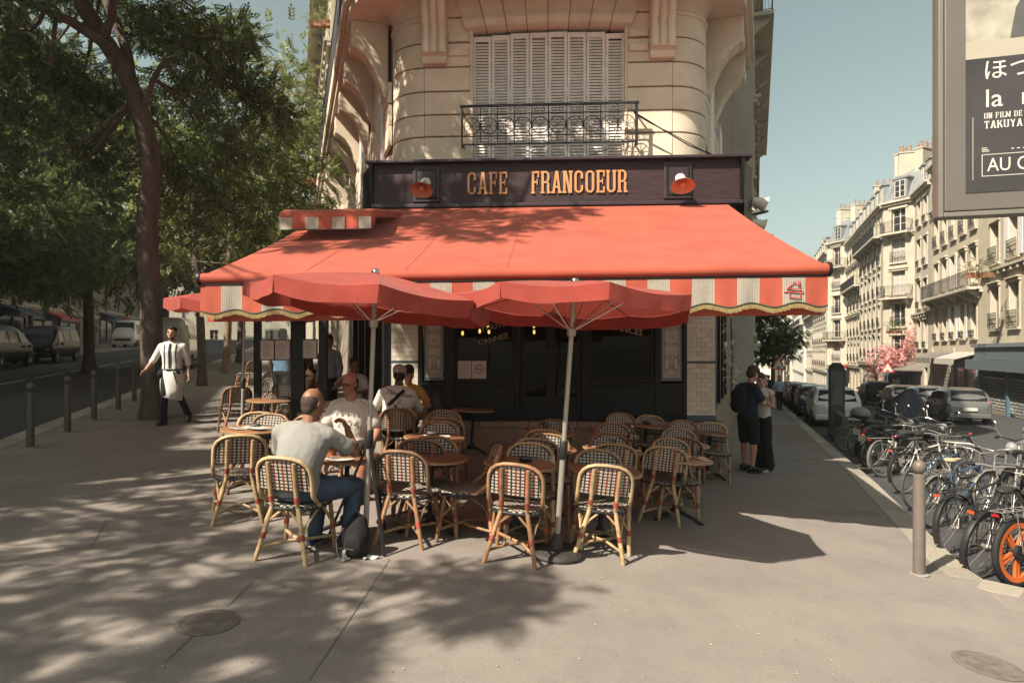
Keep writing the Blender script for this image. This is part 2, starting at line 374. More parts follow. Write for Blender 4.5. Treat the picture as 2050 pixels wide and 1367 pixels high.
mat('hair_dark', (0.018,0.012,0.010), 0.6, var=0.4, vs=60, bump=0.5, bs=90); mat('hair_brown', (0.06,0.028,0.016), 0.6, var=0.4, vs=60, bump=0.5, bs=90); mat('hair_grey', (0.06,0.04,0.032), 0.7, var=0.4, vs=60, bump=0.4, bs=120)
fabric('tee_grey', (0.30,0.30,0.28), 0.0, 0.9, 0.07, 5, 0.55, 11); fabric('tee_white', (0.70,0.64,0.58), 0.0, 0.9, 0.05, 6, 0.55, 11); fabric('shirt_white', (0.74,0.70,0.64), 0.0, 0.85, 0.05, 6, 0.55, 11)
fabric('jeans', (0.07,0.11,0.17), 0.0, 0.9, 0.2, 9, 0.15, 40); fabric('navy', (0.018,0.026,0.05), 0.0, 0.9, 0.15, 6, 0.55, 11); fabric('black_cloth', (0.014,0.013,0.014), 0.0, 0.9, 0.2, 6, 0.55, 11)
fabric('yellow_tee', (0.55,0.33,0.08), 0.0, 0.9, 0.08, 8, 0.55, 11); fabric('blue_shirt', (0.12,0.22,0.34), 0.0, 0.9, 0.12, 6, 0.55, 11); fabric('pale_blue', (0.34,0.44,0.54), 0.0, 0.9, 0.1, 6, 0.55, 11); fabric('apron_white', (0.68,0.66,0.62), 0.0, 0.9, 0.05, 4, 0.25, 9)
fabric('cap_grey', (0.42,0.38,0.38), 0.0, 0.9, 0.05, 8); fabric('brown_cloth', (0.10,0.05,0.03), 0.0, 0.9, 0.2, 8)
mat('print_black', (0.03,0.035,0.04), 0.8, var=0); mat('print_green', (0.03,0.09,0.08), 0.8, var=0); mat('print_red', (0.35,0.06,0.06), 0.8, var=0)
mat('panel_grey', (0.17,0.155,0.14), 0.4, metal=0.2, var=0.05, vs=2); mat('panel_light', (0.22,0.205,0.18), 0.4, metal=0.2, var=0.05)
mat('poster_dark', (0.055,0.048,0.05), 0.3, var=0.35, vs=1.6, coat=0.3); mat('poster_pale', (0.28,0.25,0.20), 0.3, var=0.35, vs=5, col2=(0.56,0.52,0.43), coat=0.3); mat('poster_band', (0.44,0.40,0.32), 0.3, var=0.05, coat=0.3); mat('poster_figure', (0.10,0.10,0.095), 0.3, var=0.2, coat=0.3)
mat('poster_text', (0.72,0.69,0.60), 0.5, var=0)
mat('shop_blue', (0.10,0.17,0.22), 0.5, var=0.12, vs=3); mat('shop_slate', (0.14,0.18,0.20), 0.5, var=0.1); mat('shop_red', (0.45,0.07,0.05), 0.5, var=0.1); mat('shop_white', (0.60,0.57,0.50), 0.6, var=0.08)
mat('rollshutter', (0.34,0.31,0.27), 0.5, var=0.12, vs=2); mat('awning_grey', (0.20,0.18,0.16), 0.8, var=0.15); mat('awning_pale', (0.48,0.45,0.40), 0.8, var=0.1)
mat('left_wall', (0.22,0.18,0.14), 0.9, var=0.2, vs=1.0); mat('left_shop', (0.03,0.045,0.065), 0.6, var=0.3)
mat('paint_white', (0.55,0.53,0.48), 0.8, var=0.3, vs=9); mat('cover_iron', (0.20,0.175,0.15), 0.7, metal=0.15, var=0.25, vs=12, bump=0.2, bs=60); mat('cast_iron', (0.07,0.065,0.06), 0.55, metal=0.4, var=0.25, vs=30, bump=0.2, bs=60)
mat('kerb_grey', (0.30,0.29,0.27), 0.9, var=0.2, vs=8); mat('concrete', (0.10,0.095,0.09), 0.9, var=0.2, vs=6, bump=0.2)
mat('wood_bench', (0.16,0.07,0.035), 0.7, var=0.2); mat('terracotta_pot', (0.36,0.15,0.08), 0.8); mat('sign_yellow', (0.70,0.45,0.06), 0.5)
def weave(name, sx, sy, rot=0.0, red=True, axes=(0,2)):
    m = bpy.data.materials.new(name); m.use_nodes = True; nt = m.node_tree; b = nt.nodes['Principled BSDF']
    tc = nt.nodes.new('ShaderNodeTexCoord'); mp = nt.nodes.new('ShaderNodeMapping'); mp.inputs['Rotation'].default_value = (0,0,rot) if axes == (0,1) else (0,rot,0)
    nt.links.new(tc.outputs['Object'], mp.inputs[0]); sp = nt.nodes.new('ShaderNodeSeparateXYZ'); nt.links.new(mp.outputs[0], sp.inputs[0])
    def line(out, sc, wid, off=0.0):
        a = nt.nodes.new('ShaderNodeMath'); a.operation = 'MULTIPLY_ADD'; a.inputs[1].default_value = sc; a.inputs[2].default_value = off; nt.links.new(out, a.inputs[0])
        f = nt.nodes.new('ShaderNodeMath'); f.operation = 'FRACT'; nt.links.new(a.outputs[0], f.inputs[0])
        l = nt.nodes.new('ShaderNodeMath'); l.operation = 'LESS_THAN'; l.inputs[1].default_value = wid; nt.links.new(f.outputs[0], l.inputs[0]); return l.outputs[0]
    A, B = sp.outputs[axes[0]], sp.outputs[axes[1]]
    def mixc(fac, prev, col):
        x = nt.nodes.new('ShaderNodeMix'); x.data_type = 'RGBA'; nt.links.new(fac, x.inputs[0])
        if isinstance(prev, tuple): x.inputs[6].default_value = prev
        else: nt.links.new(prev, x.inputs[6])
        x.inputs[7].default_value = col; return x.outputs[2]
    c = (0.60,0.52,0.40,1)
    if red: c = mixc(line(A, sx/2, 0.22), c, (0.36,0.05,0.035,1))
    c = mixc(line(A, sx/(2 if red else 1), 0.20 if red else 0.36, 0.5 if red else 0), c, (0.03,0.028,0.035,1))
    c = mixc(line(B, sy, 0.36), c, (0.03,0.028,0.035,1))
    n = nt.nodes.new('ShaderNodeTexNoise'); n.inputs['Scale'].default_value = 30; nt.links.new(tc.outputs['Object'], n.inputs['Vector'])
    x = nt.nodes.new('ShaderNodeMix'); x.data_type = 'RGBA'; x.blend_type = 'MULTIPLY'; x.inputs[0].default_value = 0.35
    nt.links.new(c, x.inputs[6]); nt.links.new(n.outputs['Color'], x.inputs[7]); nt.links.new(x.outputs[2], b.inputs['Base Color'])
    b.inputs['Roughness'].default_value = 0.55
    bp = nt.nodes.new('ShaderNodeBump'); bp.inputs['Strength'].default_value = 0.5; bp.inputs['Distance'].default_value = 0.003
    w = nt.nodes.new('ShaderNodeTexChecker'); w.inputs['Scale'].default_value = sx*2; nt.links.new(mp.outputs[0], w.inputs['Vector'])
    nt.links.new(w.outputs['Fac'], bp.inputs['Height']); nt.links.new(bp.outputs[0], b.inputs['Normal'])
    MT[name] = m
weave('weave_back', 30, 34, 0.0, True); weave('weave_seat', 30, 26, R(38), False, (0,1)); weave('weave_plain', 30, 34, 0.0, False)
# woven rattan is seen on 40 chairs: light squares between dark strands

def per_object(name, lo, hi):                              # every chair has weathered a little differently
    nt = MT[name].node_tree; b = nt.nodes['Principled BSDF']; src = b.inputs['Base Color'].links[0].from_socket
    oi = nt.nodes.new('ShaderNodeObjectInfo'); mr = nt.nodes.new('ShaderNodeMapRange'); mr.inputs['To Min'].default_value = lo; mr.inputs['To Max'].default_value = hi
    h = nt.nodes.new('ShaderNodeHueSaturation'); nt.links.new(oi.outputs['Random'], mr.inputs[0]); nt.links.new(mr.outputs[0], h.inputs['Value']); nt.links.new(src, h.inputs['Color']); nt.links.new(h.outputs[0], b.inputs['Base Color'])
for n_, lo, hi in (('rattan',0.7,1.2),('rattan_dark',0.7,1.5),('weave_back',0.7,1.15),('weave_plain',0.7,1.15),('weave_seat',0.75,1.15),('tabletop',0.75,1.2),('tile_white',0.86,1.06),('stone',0.94,1.04),('granite',0.8,1.15),('frame_white',0.75,1.05),('binding_red',0.6,1.1)): per_object(n_, lo, hi)
# ------------------------------------------------------------------ ground, pavements, kerbs
KERB = 0.14
def gpt(p, dz): return (p.x, p.y, H(p.x, p.y) + dz)
ys = [-30,-14,-6,-2,0,1.5,3,4,5,6,7,8,9,10,11,12,13.5,15,18,22,27,34,45,60,80,110,150,200,260,320]
def xr(y): return KR.x + 0.36*(y-KR.y)
def xl(y): return KL.x - 0.325*(y-KL.y)
def sheet(dz, yy, inner, outer):
    m = MB(); rows = []
    for y in yy:
        a_, b_ = min(xl(y), xr(y)-0.5), xr(y)
        xs = [a_ + (b_-a_)*q/24 for q in range(25)]
        if outer: xs = [a_-250, a_-60] + xs + [b_+60, b_+250]
        rows.append([(x, y, H(x, y)+dz) for x in xs])
    return m.loft(rows, close=False, cap=False)
struct(sheet(-KERB, ys, True, True).build('road_ground', 'asphalt', None, 30))
rk = [(4.95,7.9),(4.43,6.45),(4.36,6.1),(4.58,5.88),(5.5,5.62),(9,5.2),(16,5.0),(40,5.0)]
kl = [(-7.62+0.325*0.9,9.0),(-8.0,8.2),(-11,7.0),(-22,4.5),(-60,0)]
pavement = struct(sheet(0, [y for y in ys if -6 <= y <= 300], True, False).build('pavement', 'pavement', None, 30))
pv2 = MB()
rr = rk[2:]
pv2.add([(x, y, H(x,y)+0.003) for x, y in ((4.43,6.45),(4.36,6.1),(4.36,-14),(-2.9,-14))], [(0,1,2,3)])
for i in range(len(rr)-1):
    q = [rr[i], rr[i+1], (rr[i+1][0], -14), (rr[i][0], -14)]
    pv2.add([(x, y, H(x,y)+0.003) for x, y in q], [(0,1,2,3)])
for i in range(len(kl)-1):
    q = [kl[i+1], kl[i], (kl[i][0], -14), (kl[i+1][0], -14)]
    pv2.add([(x, y, H(x,y)+0.003) for x, y in q], [(0,1,2,3)])
struct(pv2.build('pavement_corner', 'pavement'))
pf = MB()                                                  # pavements on the far sides of both streets
for a, b in ((-30, 260),):
    pf.add([RS(a,7.9,0), RS(b,7.9,0), RS(b,14,0), RS(a,14,0)], [(0,1,2,3)])
    pf.add([RS(a,7.9,-KERB), RS(b,7.9,-KERB), RS(b,7.9,0), RS(a,7.9,0)], [(0,1,2,3)])
    pf.add([LS(-30,9.9,0), LS(b,9.9,0), LS(b,19,0), LS(-30,19,0)], [(0,1,2,3)])
    pf.add([LS(-30,9.9,-KERB), LS(b,9.9,-KERB), LS(b,9.9,0), LS(-30,9.9,0)], [(0,1,2,3)])
struct(pf.build('far_pavement', 'pavement'))
# kerbstones, laid end to end
kr = bpy.data.objects.new('kerb', None); COL.objects.link(kr); WM[kr] = Matrix(); kr['kind'] = 'structure'
ks = MB(); ks.bx(-0.30, 0.012, -0.492, 0.492, -0.17, 0.006); ksm = ks.mesh('kerbstone', 'granite')
def kerb_line(p0, p1, side):
    p0 = Vector(p0); p1 = Vector(p1); d = (p1-p0); n = max(1, round(d.length)); d.normalize()
    for i in range(n):
        c = p0 + (p1-p0)*((i+0.5)/n)
        out = Vector((d.y, -d.x))*side
        dz = (H(*(c+d*0.5)) - H(*(c-d*0.5)))
        ax = Vector((out.x, out.y, (H(*c) - H(*(c-out*0.3)))/0.3)).normalized(); ay = Vector((d.x, d.y, dz)).normalized(); az = ax.cross(ay)
        if az.z < 0: az = -az
        m = frame((c.x, c.y, H(*c)+random.uniform(0,0.004)), ax, ay, az) @ Matrix.Diagonal((1, (p1-p0).length/n, 1, 1))
        o = obj('kerbstone', ksm, kr, m)
random.seed(3)
for i in range(7): kerb_line(rk[i+1] if i else rk[1], rk[i] if i else rk[0], 1) if i < 6 else None
kerb_line(KR, KR+ER*44, 1); kerb_line(KL, KL+EL*30, -1); kerb_line(kl[1], kl[0], -1); kerb_line(kl[0], KL, -1)
kk = MB()
kk.add([gpt(KR+ER*44, 0.004), gpt(KR+ER*44-NR*0.3, 0.004), gpt(KR+ER*240-NR*0.3, 0.004), gpt(KR+ER*240, 0.004), gpt(KR+ER*44,-KERB), gpt(KR+ER*240,-KERB)], [(0,1,2,3),(0,3,5,4)])
kk.add([gpt(KL+EL*30, 0.004), gpt(KL+EL*30-NL*0.3, 0.004), gpt(KL+EL*240-NL*0.3, 0.004), gpt(KL+EL*240, 0.004), gpt(KL+EL*30,-KERB), gpt(KL+EL*240,-KERB)], [(0,1,2,3),(0,3,5,4)])
kk.build('kerb_run', 'granite', kr)
# resurfaced strips and sealed joints of the pavement
def on(p, dz): return (p[0], p[1], H(p[0], p[1]) + dz)
jt = MB()
def joint(a, b, w=0.006):
    a = Vector(G(*a)[:2]); b = Vector(G(*b)[:2]); d = (b-a).normalized(); n = Vector((-d.y, d.x))*w/2
    jt.add([on(a-n,0.004), on(b-n,0.004), on(b+n,0.004), on(a+n,0.004)], [(0,1,2,3)])
for a, b in (((180,1098),(215,1040)),((330,1325),(395,1265)),((455,1215),(505,1165)),((0,1098),(330,1098)),((620,1360),(780,1120)),((1505,1006),(1300,990)),((1540,868),(1610,866)),((1555,945),(1680,948))): joint(a, b)
struct(jt.build('pavement_joints', mat('joint_tar', (0.17,0.145,0.125), 0.9)))
pp = MB()
for q in ([(1577,918),(1646,918),(1765,1034),(1640,1030)], [(1545,850),(1600,850),(1640,885),(1560,888)]):
    pp.add([on(G(*c)[:2], 0.003) for c in q], [(0,1,2,3)])
struct(pp.build('pavement_patch', 'pavement_patch'))
# small litter and fallen leaves
random.seed(11); lt = MB()
for i in range(700):
    p = G(random.uniform(0, 1700), 800 + 560*random.random()**0.8)
    if p.y > 14 or p.y < 2.5: continue
    s = random.uniform(0.003, 0.009); a = random.uniform(0, 6.28)
    c, sn = math.cos(a)*s, math.sin(a)*s; x, y = p.x, p.y; z = H(x, y)
    lt.add([(x-c,y-sn,z+0.004),(x+sn*.5,y-c*.5,z+0.007),(x+c,y+sn,z+0.006),(x-sn*.5,y+c*.5,z+0.010)], [(0,1,2,3)])
tag(stuff(lt.build('leaf_litter', mat('litter', (0.48,0.43,0.33), 0.9, var=0.3, vs=3))), 'scattered tiny dry leaves and flower litter on the pavement', 'litter', kind='stuff')
# manhole covers
def manhole(px, py, r, label):
    p = G(px, py); t = thing('manhole_cover', label, 'manhole cover', stand(p), 'cast iron covers in the pavement')
    MB().lathe([(r, 0.003),(r,0.006),(r-0.03,0.009),(r-0.035,0.005)], 48).build('rim', 'cover_iron', t)
    pl = MB().lathe([(r-0.04,0.003),(r-0.04,0.0065)], 40); pl.build('plate', 'cover_iron', t)
    st = MB(); k = 0.034; n = int(r/k)
    for i in range(-n, n+1):
        for j in range(-n, n+1):
            x, y = i*k, j*k
            if math.hypot(x, y) < r-0.06 and not (abs(x) < 0.075 and abs(y) < 0.075): st.bx(x-0.010, x+0.010, y-0.010, y+0.010, 0.006, 0.0085)
    stuff(st.build('raised_studs', 'cover_iron', t))
    e = MB(); e.bx(-0.07,0.07,-0.07,-0.058,0.006,0.009); e.bx(-0.07,0.07,0.058,0.07,0.006,0.009); e.bx(-0.07,-0.058,-0.058,0.058,0.006,0.009); e.bx(0.058,0.07,-0.058,0.058,0.006,0.009)
    e.bx(-0.04,0.04,-0.02,-0.006,0.006,0.009); e.bx(-0.04,-0.028,-0.006,0.03,0.006,0.009); e.bx(0.012,0.024,-0.006,0.03,0.006,0.009); e.build('emblem', 'cover_iron', t)
manhole(416, 1246, 0.185, 'round cast iron manhole cover in dappled shade at lower left')
manhole(1978, 1332, 0.20, 'round cast iron manhole cover in full sun at lower right corner')

# ------------------------------------------------------------------ cafe building
FA = R(3.5)
FM = frame((0.567, 10.4, 0), (math.cos(FA), -math.sin(FA), 0), (math.sin(FA), math.cos(FA), 0), (0,0,1))
FI = FM.inverted()
cafe = thing('cafe_building', 'cream stone corner building with black cafe front and white shutters', 'building', FM)
L0 = FI @ Vector((-2.02, 11.0, 0)); LD = (FI.to_3x3() @ Vector((-0.33, 1, 0))).normalized()
R0 = FI @ Vector((3.16, 10.88, 0)); RD = (FI.to_3x3() @ Vector((0.37, 1, 0))).normalized()
LN = Vector((-LD.y, LD.x, 0)); RN = Vector((RD.y, -RD.x, 0))   # outward normals
WL = 15.0
# upper body (backing for the stone courses, whole block up to the roof)
b = MB(); ZB, ZT = 3.9, 19.0
poly = [(-1.95,0.06),(1.93,0.06),(2.3,0.16),(R0.x-0.06,R0.y),(R0.x+RD.x*WL,R0.y+RD.y*WL),(L0.x+LD.x*WL,L0.y+LD.y*WL),(L0.x+0.06,L0.y),(-2.3,0.16)]
wx0, wx1, wz0, wz1 = -1.24, 1.25, 4.72, 6.86
def ring(z): return [(x, y, z) for x, y in poly]
k = len(poly)
for (za, zb) in ((ZB, wz0), (wz0, wz1), (wz1, ZT)):
    A = ring(za); B = ring(zb)
    for i in range(k):
        j = (i+1) % k
        if i == 0 and za == wz0:
            for xa, xb in ((-1.95, wx0), (wx1, 1.93)): b.add([(xa,0.06,za),(xb,0.06,za),(xb,0.06,zb),(xa,0.06,zb)], [(0,1,2,3)])
        else: b.add([A[i],A[j],B[j],B[i]], [(0,1,2,3)])
b.add(ring(ZT), [tuple(range(k))])
b.build('wall', 'stone_groove', cafe)
# stone courses
JZ = [4.62, 5.13, 5.48, 5.85, 6.235, 6.62, 7.02, 7.45, 7.62]
gap = 0.011
def course(name, f0, f1):
    for i in range(len(JZ)-1):
        if i == len(JZ)-2: continue
        z0, z1 = JZ[i]+gap, JZ[i+1]-gap
        yield z0, z1
for (ua, ub) in ((-1.97, -1.235), (1.245, 1.94)):
    for i, (z0, z1) in enumerate(course('', 0, 0)):
        m = MB(); m.bx(ua, ub, 0.0 + 0.001*(i%3), 0.2, z0, z1); m.build('stone_block', 'stone', cafe, bevel=0.012)
for side in (-1, 1):
    cx = -1.97 if side < 0 else 1.94; rad = 0.64
    e = L0 if side < 0 else R0
    for i, (z0, z1) in enumerate(course('', 0, 0)):
        m = MB(); ro, ri = [], []
        for k2 in range(11):
            a = (math.pi/2+0.08)*k2/10
            ro.append((cx + side*(0.004+rad*math.sin(a)), 0.68 - 0.64*math.cos(a) - 0.03)); ri.append((cx + side*(rad-0.18)*math.sin(a), 0.68-(0.46)*math.cos(a)-0.03))
        pol = ro + ri[::-1]; n = len(pol)
        m.add([(x,y,z0) for x,y in pol]+[(x,y,z1) for x,y in pol], [tuple(reversed(range(n))), tuple(range(n,2*n))] + [(q,(q+1)%n,n+(q+1)%n,n+q) for q in range(n)])
        m.build('column_drum', 'stone', cafe, smooth=40, bevel=0.010)
    m = MB(); m.tube([(cx + side*(rad+0.005)*math.sin((math.pi/2)*k2/10), 0.65-0.645*math.cos((math.pi/2)*k2/10), 6.99) for k2 in range(11)], 0.035, 8); m.build('column_moulding', 'stone', cafe, smooth=60)
    m = MB()
    for k2 in range(11): pass
    rings = []
    for zz, rr_ in ((7.02, 0.64), (7.2, 0.66), (7.35, 0.78), (7.45, 0.98), (7.46, 0.3)):
        rings.append([(cx + side*rr_*math.sin((math.pi/2)*q/12), 0.65-rr_*math.cos((math.pi/2)*q/12), zz) for q in range(13)])
    m.loft(rings, close=False, cap=False); m.build('column_capital', 'stone', cafe, smooth=50)
# jambs, lintel of fanned voussoirs, lesene strips beside the window
for s in (-1, 1):
    m = MB(); x = -1.235 if s < 0 else 1.245
    m.bx(min(x, x-s*0.045), max(x, x-s*0.045), -0.012, 0.22, 4.62, 6.83); m.build('window_jamb', 'stone', cafe, bevel=0.008)
    xa, xb = (-1.58,-1.26) if s < 0 else (1.27,1.56)
    for zz in (6.40, 6.63):
        m = MB(); m.bx(xa, xb, -0.035, 0.05, zz, zz+0.11); m.build('moulding_strip', 'stone', cafe, bevel=0.012)
nV = 8
for i in range(nV):
    t0, t1 = -1 + 2*i/nV + 0.004, -1 + 2*(i+1)/nV - 0.004
    m = MB(); rings = []
    for t in (t0, (t0+t1)/2, t1):
        zb = 6.84 - 0.05*t*t
        prof = [(0.2, zb), (-0.02, zb), (-0.075, zb+0.03), (-0.11, zb+0.12), (-0.085, zb+0.19), (-0.03, zb+0.21), (-0.03, zb+0.72), (0.2, zb+0.72)]
        rings.append([((1.30 + 0.10*(z-zb)/0.3)*t, y, z) for y, z in prof])
    m.loft(rings); m.build('voussoir', 'stone', cafe, smooth=30)
# scroll consoles with three flutes
prof = [(-0.10,6.26),(-0.12,6.30),(-0.12,6.36),(-0.17,6.40),(-0.19,6.50),(-0.17,6.66),(-0.16,6.80),(-0.21,6.86),(-0.25,7.0),(-0.30,7.2),(-0.40,7.36),(-0.55,7.5)]
for s in (-1, 1):
    u0, u1 = (-1.98,-1.60) if s < 0 else (1.58,1.96)
    cons = thing('', '', '') if False else None
    m = MB(); m.prism([(0.06,6.26)]+prof+[(0.06,7.5)], (u0,0,0), (0,1,0), (0,0,1), (u1-u0,0,0)); c = m.build('console', 'stone', cafe)
    for k2 in range(3):
        m = MB(); uc = u0 + (u1-u0)*(k2+0.5)/3
        m.tube([(uc, y+0.012, z) for y, z in prof[3:]], 0.062, 10); m.build('flute', 'stone', c, smooth=60)
# balcony slab of the storey above, on brackets (it shades the facade)
def slab_poly(o):                                           # outline offset outwards
    pl = L0 + LD*WL + LN*o; p0 = L0 + LN*o; pr = R0 + RN*o; p1 = R0 + RD*2.6 + RN*o; p2 = R0 + RD*2.6 - RN*1.0
    return [(pl.x,pl.y),(p0.x,p0.y+0.1),(-2.25-o*0.55, 0.25-o*1.3),(-1.95, -o*1.85),(1.93, -o*1.85),(2.25+o*0.6, 0.25-o*1.3),(pr.x,pr.y+0.1),(p1.x,p1.y),(p2.x,p2.y)]
m = MB(); sp = slab_poly(0.78); m.prism(sp, (0,0,7.46), (1,0,0), (0,1,0), (0,0,0.30)); m.build('balcony_slab', 'stone', cafe)
m = MB(); sp2 = slab_poly(0.70); m.prism(sp2, (0,0,7.30), (1,0,0), (0,1,0), (0,0,0.158)); m.build('slab_moulding', 'stone', cafe)
m = MB(); spt = [(x,y,8.75) for x,y in slab_poly(0.74)]; m.tube(spt, 0.025, 6)
for i in range(len(spt)-1):
    a, c = Vector(spt[i]), Vector(spt[i+1]); n = max(2, int((c-a).length/0.13))
    for q in range(n): p = a.lerp(c, q/n); m.bx(p.x-0.008,p.x+0.008,p.y-0.008,p.y+0.008,7.76,8.75)
stuff(m.build('upper_railing', 'iron', cafe))
bp = [(0,6.05),(0.06,6.05),(0.10,6.12),(0.10,6.2),(0.15,6.30),(0.24,6.52),(0.38,6.72),(0.55,6.84),(0.62,6.86),(0.64,6.95),(0.60,7.0),(0.62,7.08),(0.62,7.30),(0,7.30)]
for (o, d, nn) in ((L0, LD, LN), (R0, RD, RN)):
    for q in range(9 if nn is LN else 2):
        p = o + d*(0.30 + q*1.55); m = MB(); m.prism(bp, (p.x,p.y,0), nn, (0,0,1), d*0.34); br = m.build('bracket', 'stone', cafe, bevel=0.015)
    # first-floor wall courses on the flanks
    for q in range(8):
        p = o + d*(0.75 + q*1.55)
        if q % 2 == 0:
            m = MB(); mm = frame(p + nn*0.03, d, nn, (0,0,1)); m.obox(mm @ T(0.42,0,5.65), 0.9, 0.1, 2.1); w = m.build('side_shutter', 'shutter_white', cafe)
    for zz in (4.62, 5.13, 5.48, 5.85):
        m = MB(); mm = frame(o, d, nn, (0,0,1)); m.obox(mm @ T(WL/2, 0.006, zz+0.2), WL-0.1, 0.06, 0.33); m.build('side_course', 'stone', cafe)
# shutters: eight louvred leaves
lw = 0.302
for i in range(8):
    x0 = -1.205 + i*lw; m = MB(); z0, z1 = 4.66, 6.785 - 0.045*abs((i-3.5)/3.5)**2; y = 0.10 + (0.012 if i % 2 else 0)
    for xa, xb in ((x0+0.004, x0+0.048), (x0+lw-0.048, x0+lw-0.004)): m.bx(xa, xb, y-0.018, y+0.018, z0, z1)
    for za, zb in ((z0, z0+0.09), (4.98, 5.03), (z1-0.08, z1)): m.bx(x0+0.048, x0+lw-0.048, y-0.017, y+0.017, za, zb)
    leaf = m.build('shutter', 'shutter_white', cafe)
    sl = MB(); z = z0 + 0.10
    while z < z1 - 0.10:
        if not 4.955 < z < 5.04: sl.obox(T(x0+lw/2, y, z) @ RX(R(60)), lw-0.094, 0.050, 0.007)
        z += 0.0475
    stuff(sl.build('slats', 'shutter_white', leaf))
    hg = MB(); hg.bx(x0+lw-0.012, x0+lw+0.012, y-0.03, y-0.02, 5.75, 5.9); hg.build('hinge', 'shutter_white', leaf)
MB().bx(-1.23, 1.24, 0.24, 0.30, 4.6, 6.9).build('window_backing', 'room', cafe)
# wrought iron guard of the window
rail = thing('window_guard', 'wrought iron window guard with circles and rosettes above the cafe sign', 'railing', FM)
GX0, GX1, GY, GZ0, GZ1 = -1.34, 1.37, -0.26, 4.90, 5.49
m = MB(); m.bx(GX0-0.02, GX1+0.02, GY-0.025, GY+0.025, GZ1, GZ1+0.03); m.build('top_rail', 'iron', rail)
m = MB(); m.bx(GX0, GX1, GY-0.012, GY+0.012, GZ0, GZ0+0.022); m.build('bottom_rail', 'iron', rail)
for zz in (5.37, 5.03):
    m = MB(); m.bx(GX0, GX1, GY-0.008, GY+0.008, zz, zz+0.014); m.build('mid_rail', 'iron', rail)
for x in (GX0+0.012, GX1-0.012):
    m = MB(); m.bx(x-0.014, x+0.014, GY-0.0145, GY+0.0145, GZ0-0.04, GZ1); m.bx(x-0.012, x+0.012, GY+0.0145, 0.02, GZ1-0.05, GZ1-0.03); m.bx(x-0.012, x+0.012, GY+0.0145, 0.02, GZ0+0.03, GZ0+0.05); m.build('post', 'iron', rail)
N = 10; step = (GX1-GX0-0.07)/N
m = MB(); cz = 5.195; r = 0.125
m.tube([(r*math.cos(a), 0, cz+r*math.sin(a)) for a in [2*math.pi*q/20 for q in range(20)]], 0.007, 5, closed=True)
for a in range(4):
    t = math.pi*a/4; m.tube([(-r*math.cos(t),0,cz-r*math.sin(t)),(r*math.cos(t),0,cz+r*math.sin(t))], 0.005, 4)
m.bx(step/2-0.006, step/2+0.006, -0.006, 0.006, GZ0+0.022, GZ1); m.bx(-0.004,0.004,-0.004,0.004,4.93,5.03)
for s in (-1,1):
    sc = [(s*(0.055 + 0.038*(1-q/22)*math.cos(2.2*math.pi*q/14)), 0, 5.43 + 0.038*(1-q/22)*math.sin(2.2*math.pi*q/14)) for q in range(15)]
    m.tube(sc, 0.005, 4)
pm = m.mesh('panel_scrollwork', 'iron', smooth=60)
ro = MB()
for q in range(6):
    a = 2*math.pi*q/6; ro.sph((0.024*math.cos(a), -0.012, cz+0.024*math.sin(a)), (0.014,0.008,0.014), 6, 4)
ro.sph((0,-0.02,cz), 0.010, 6, 4); rm = ro.mesh('rosette', 'alloy', smooth=60)
for i in range(N):
    o = obj('guard_panel', pm, rail, T(GX0+0.035+step*(i+0.5), GY, 0)); obj('rosette', rm, o)
# ---- shop fascia with the name
sign = thing('cafe_fascia', 'dark wooden fascia board with orange cafe name letters', 'shop sign', FM)
SU0, SU1, SZ0, SZ1 = -2.66, 2.84, 3.95, 4.56
for xa, xb in ((SU0, 0.342), (0.348, SU1)):
    m = MB(); m.bx(xa, xb, -0.47, -0.40, SZ0, SZ1); m.build('board', 'fascia', sign)
m = MB(); m.bx(SU0+0.01, SU1-0.01, -0.39, -0.02, SZ0+0.01, SZ1-0.02); m.build('box', 'fascia_panel', sign)
m = MB(); m.bx(SU0-0.10, SU1+0.16, -0.58, -0.02, SZ1+0.004, SZ1+0.045); m.build('cap', 'fascia_panel', sign, bevel=0.006)
m = MB(); m.bx(SU0-0.03, SU1+0.03, -0.53, -0.02, SZ0-0.06, SZ0-0.004); m.build('bottom_moulding', 'fascia_panel', sign, bevel=0.01)
for s, x in ((-1, SU0-0.005), (1, SU1+0.005)):
    m = MB(); m.prism([(-0.02,SZ0-0.05),(-0.46,SZ0-0.05),(-0.56,SZ1),(-0.02,SZ1)], (x,0,0), (0,1,0), (0,0,1), (s*0.05,0,0)); m.build('side_board', 'black_wood', sign)
    m = MB(); m.prism([(x+s*0.05, -0.5),(x+s*0.3, -0.02),(x+s*0.05,-0.02)], (0,0,SZ0-0.3), (1,0,0), (0,1,0), (0,0,SZ1-SZ0+0.28)); m.build('return_board', 'black_wood', sign)
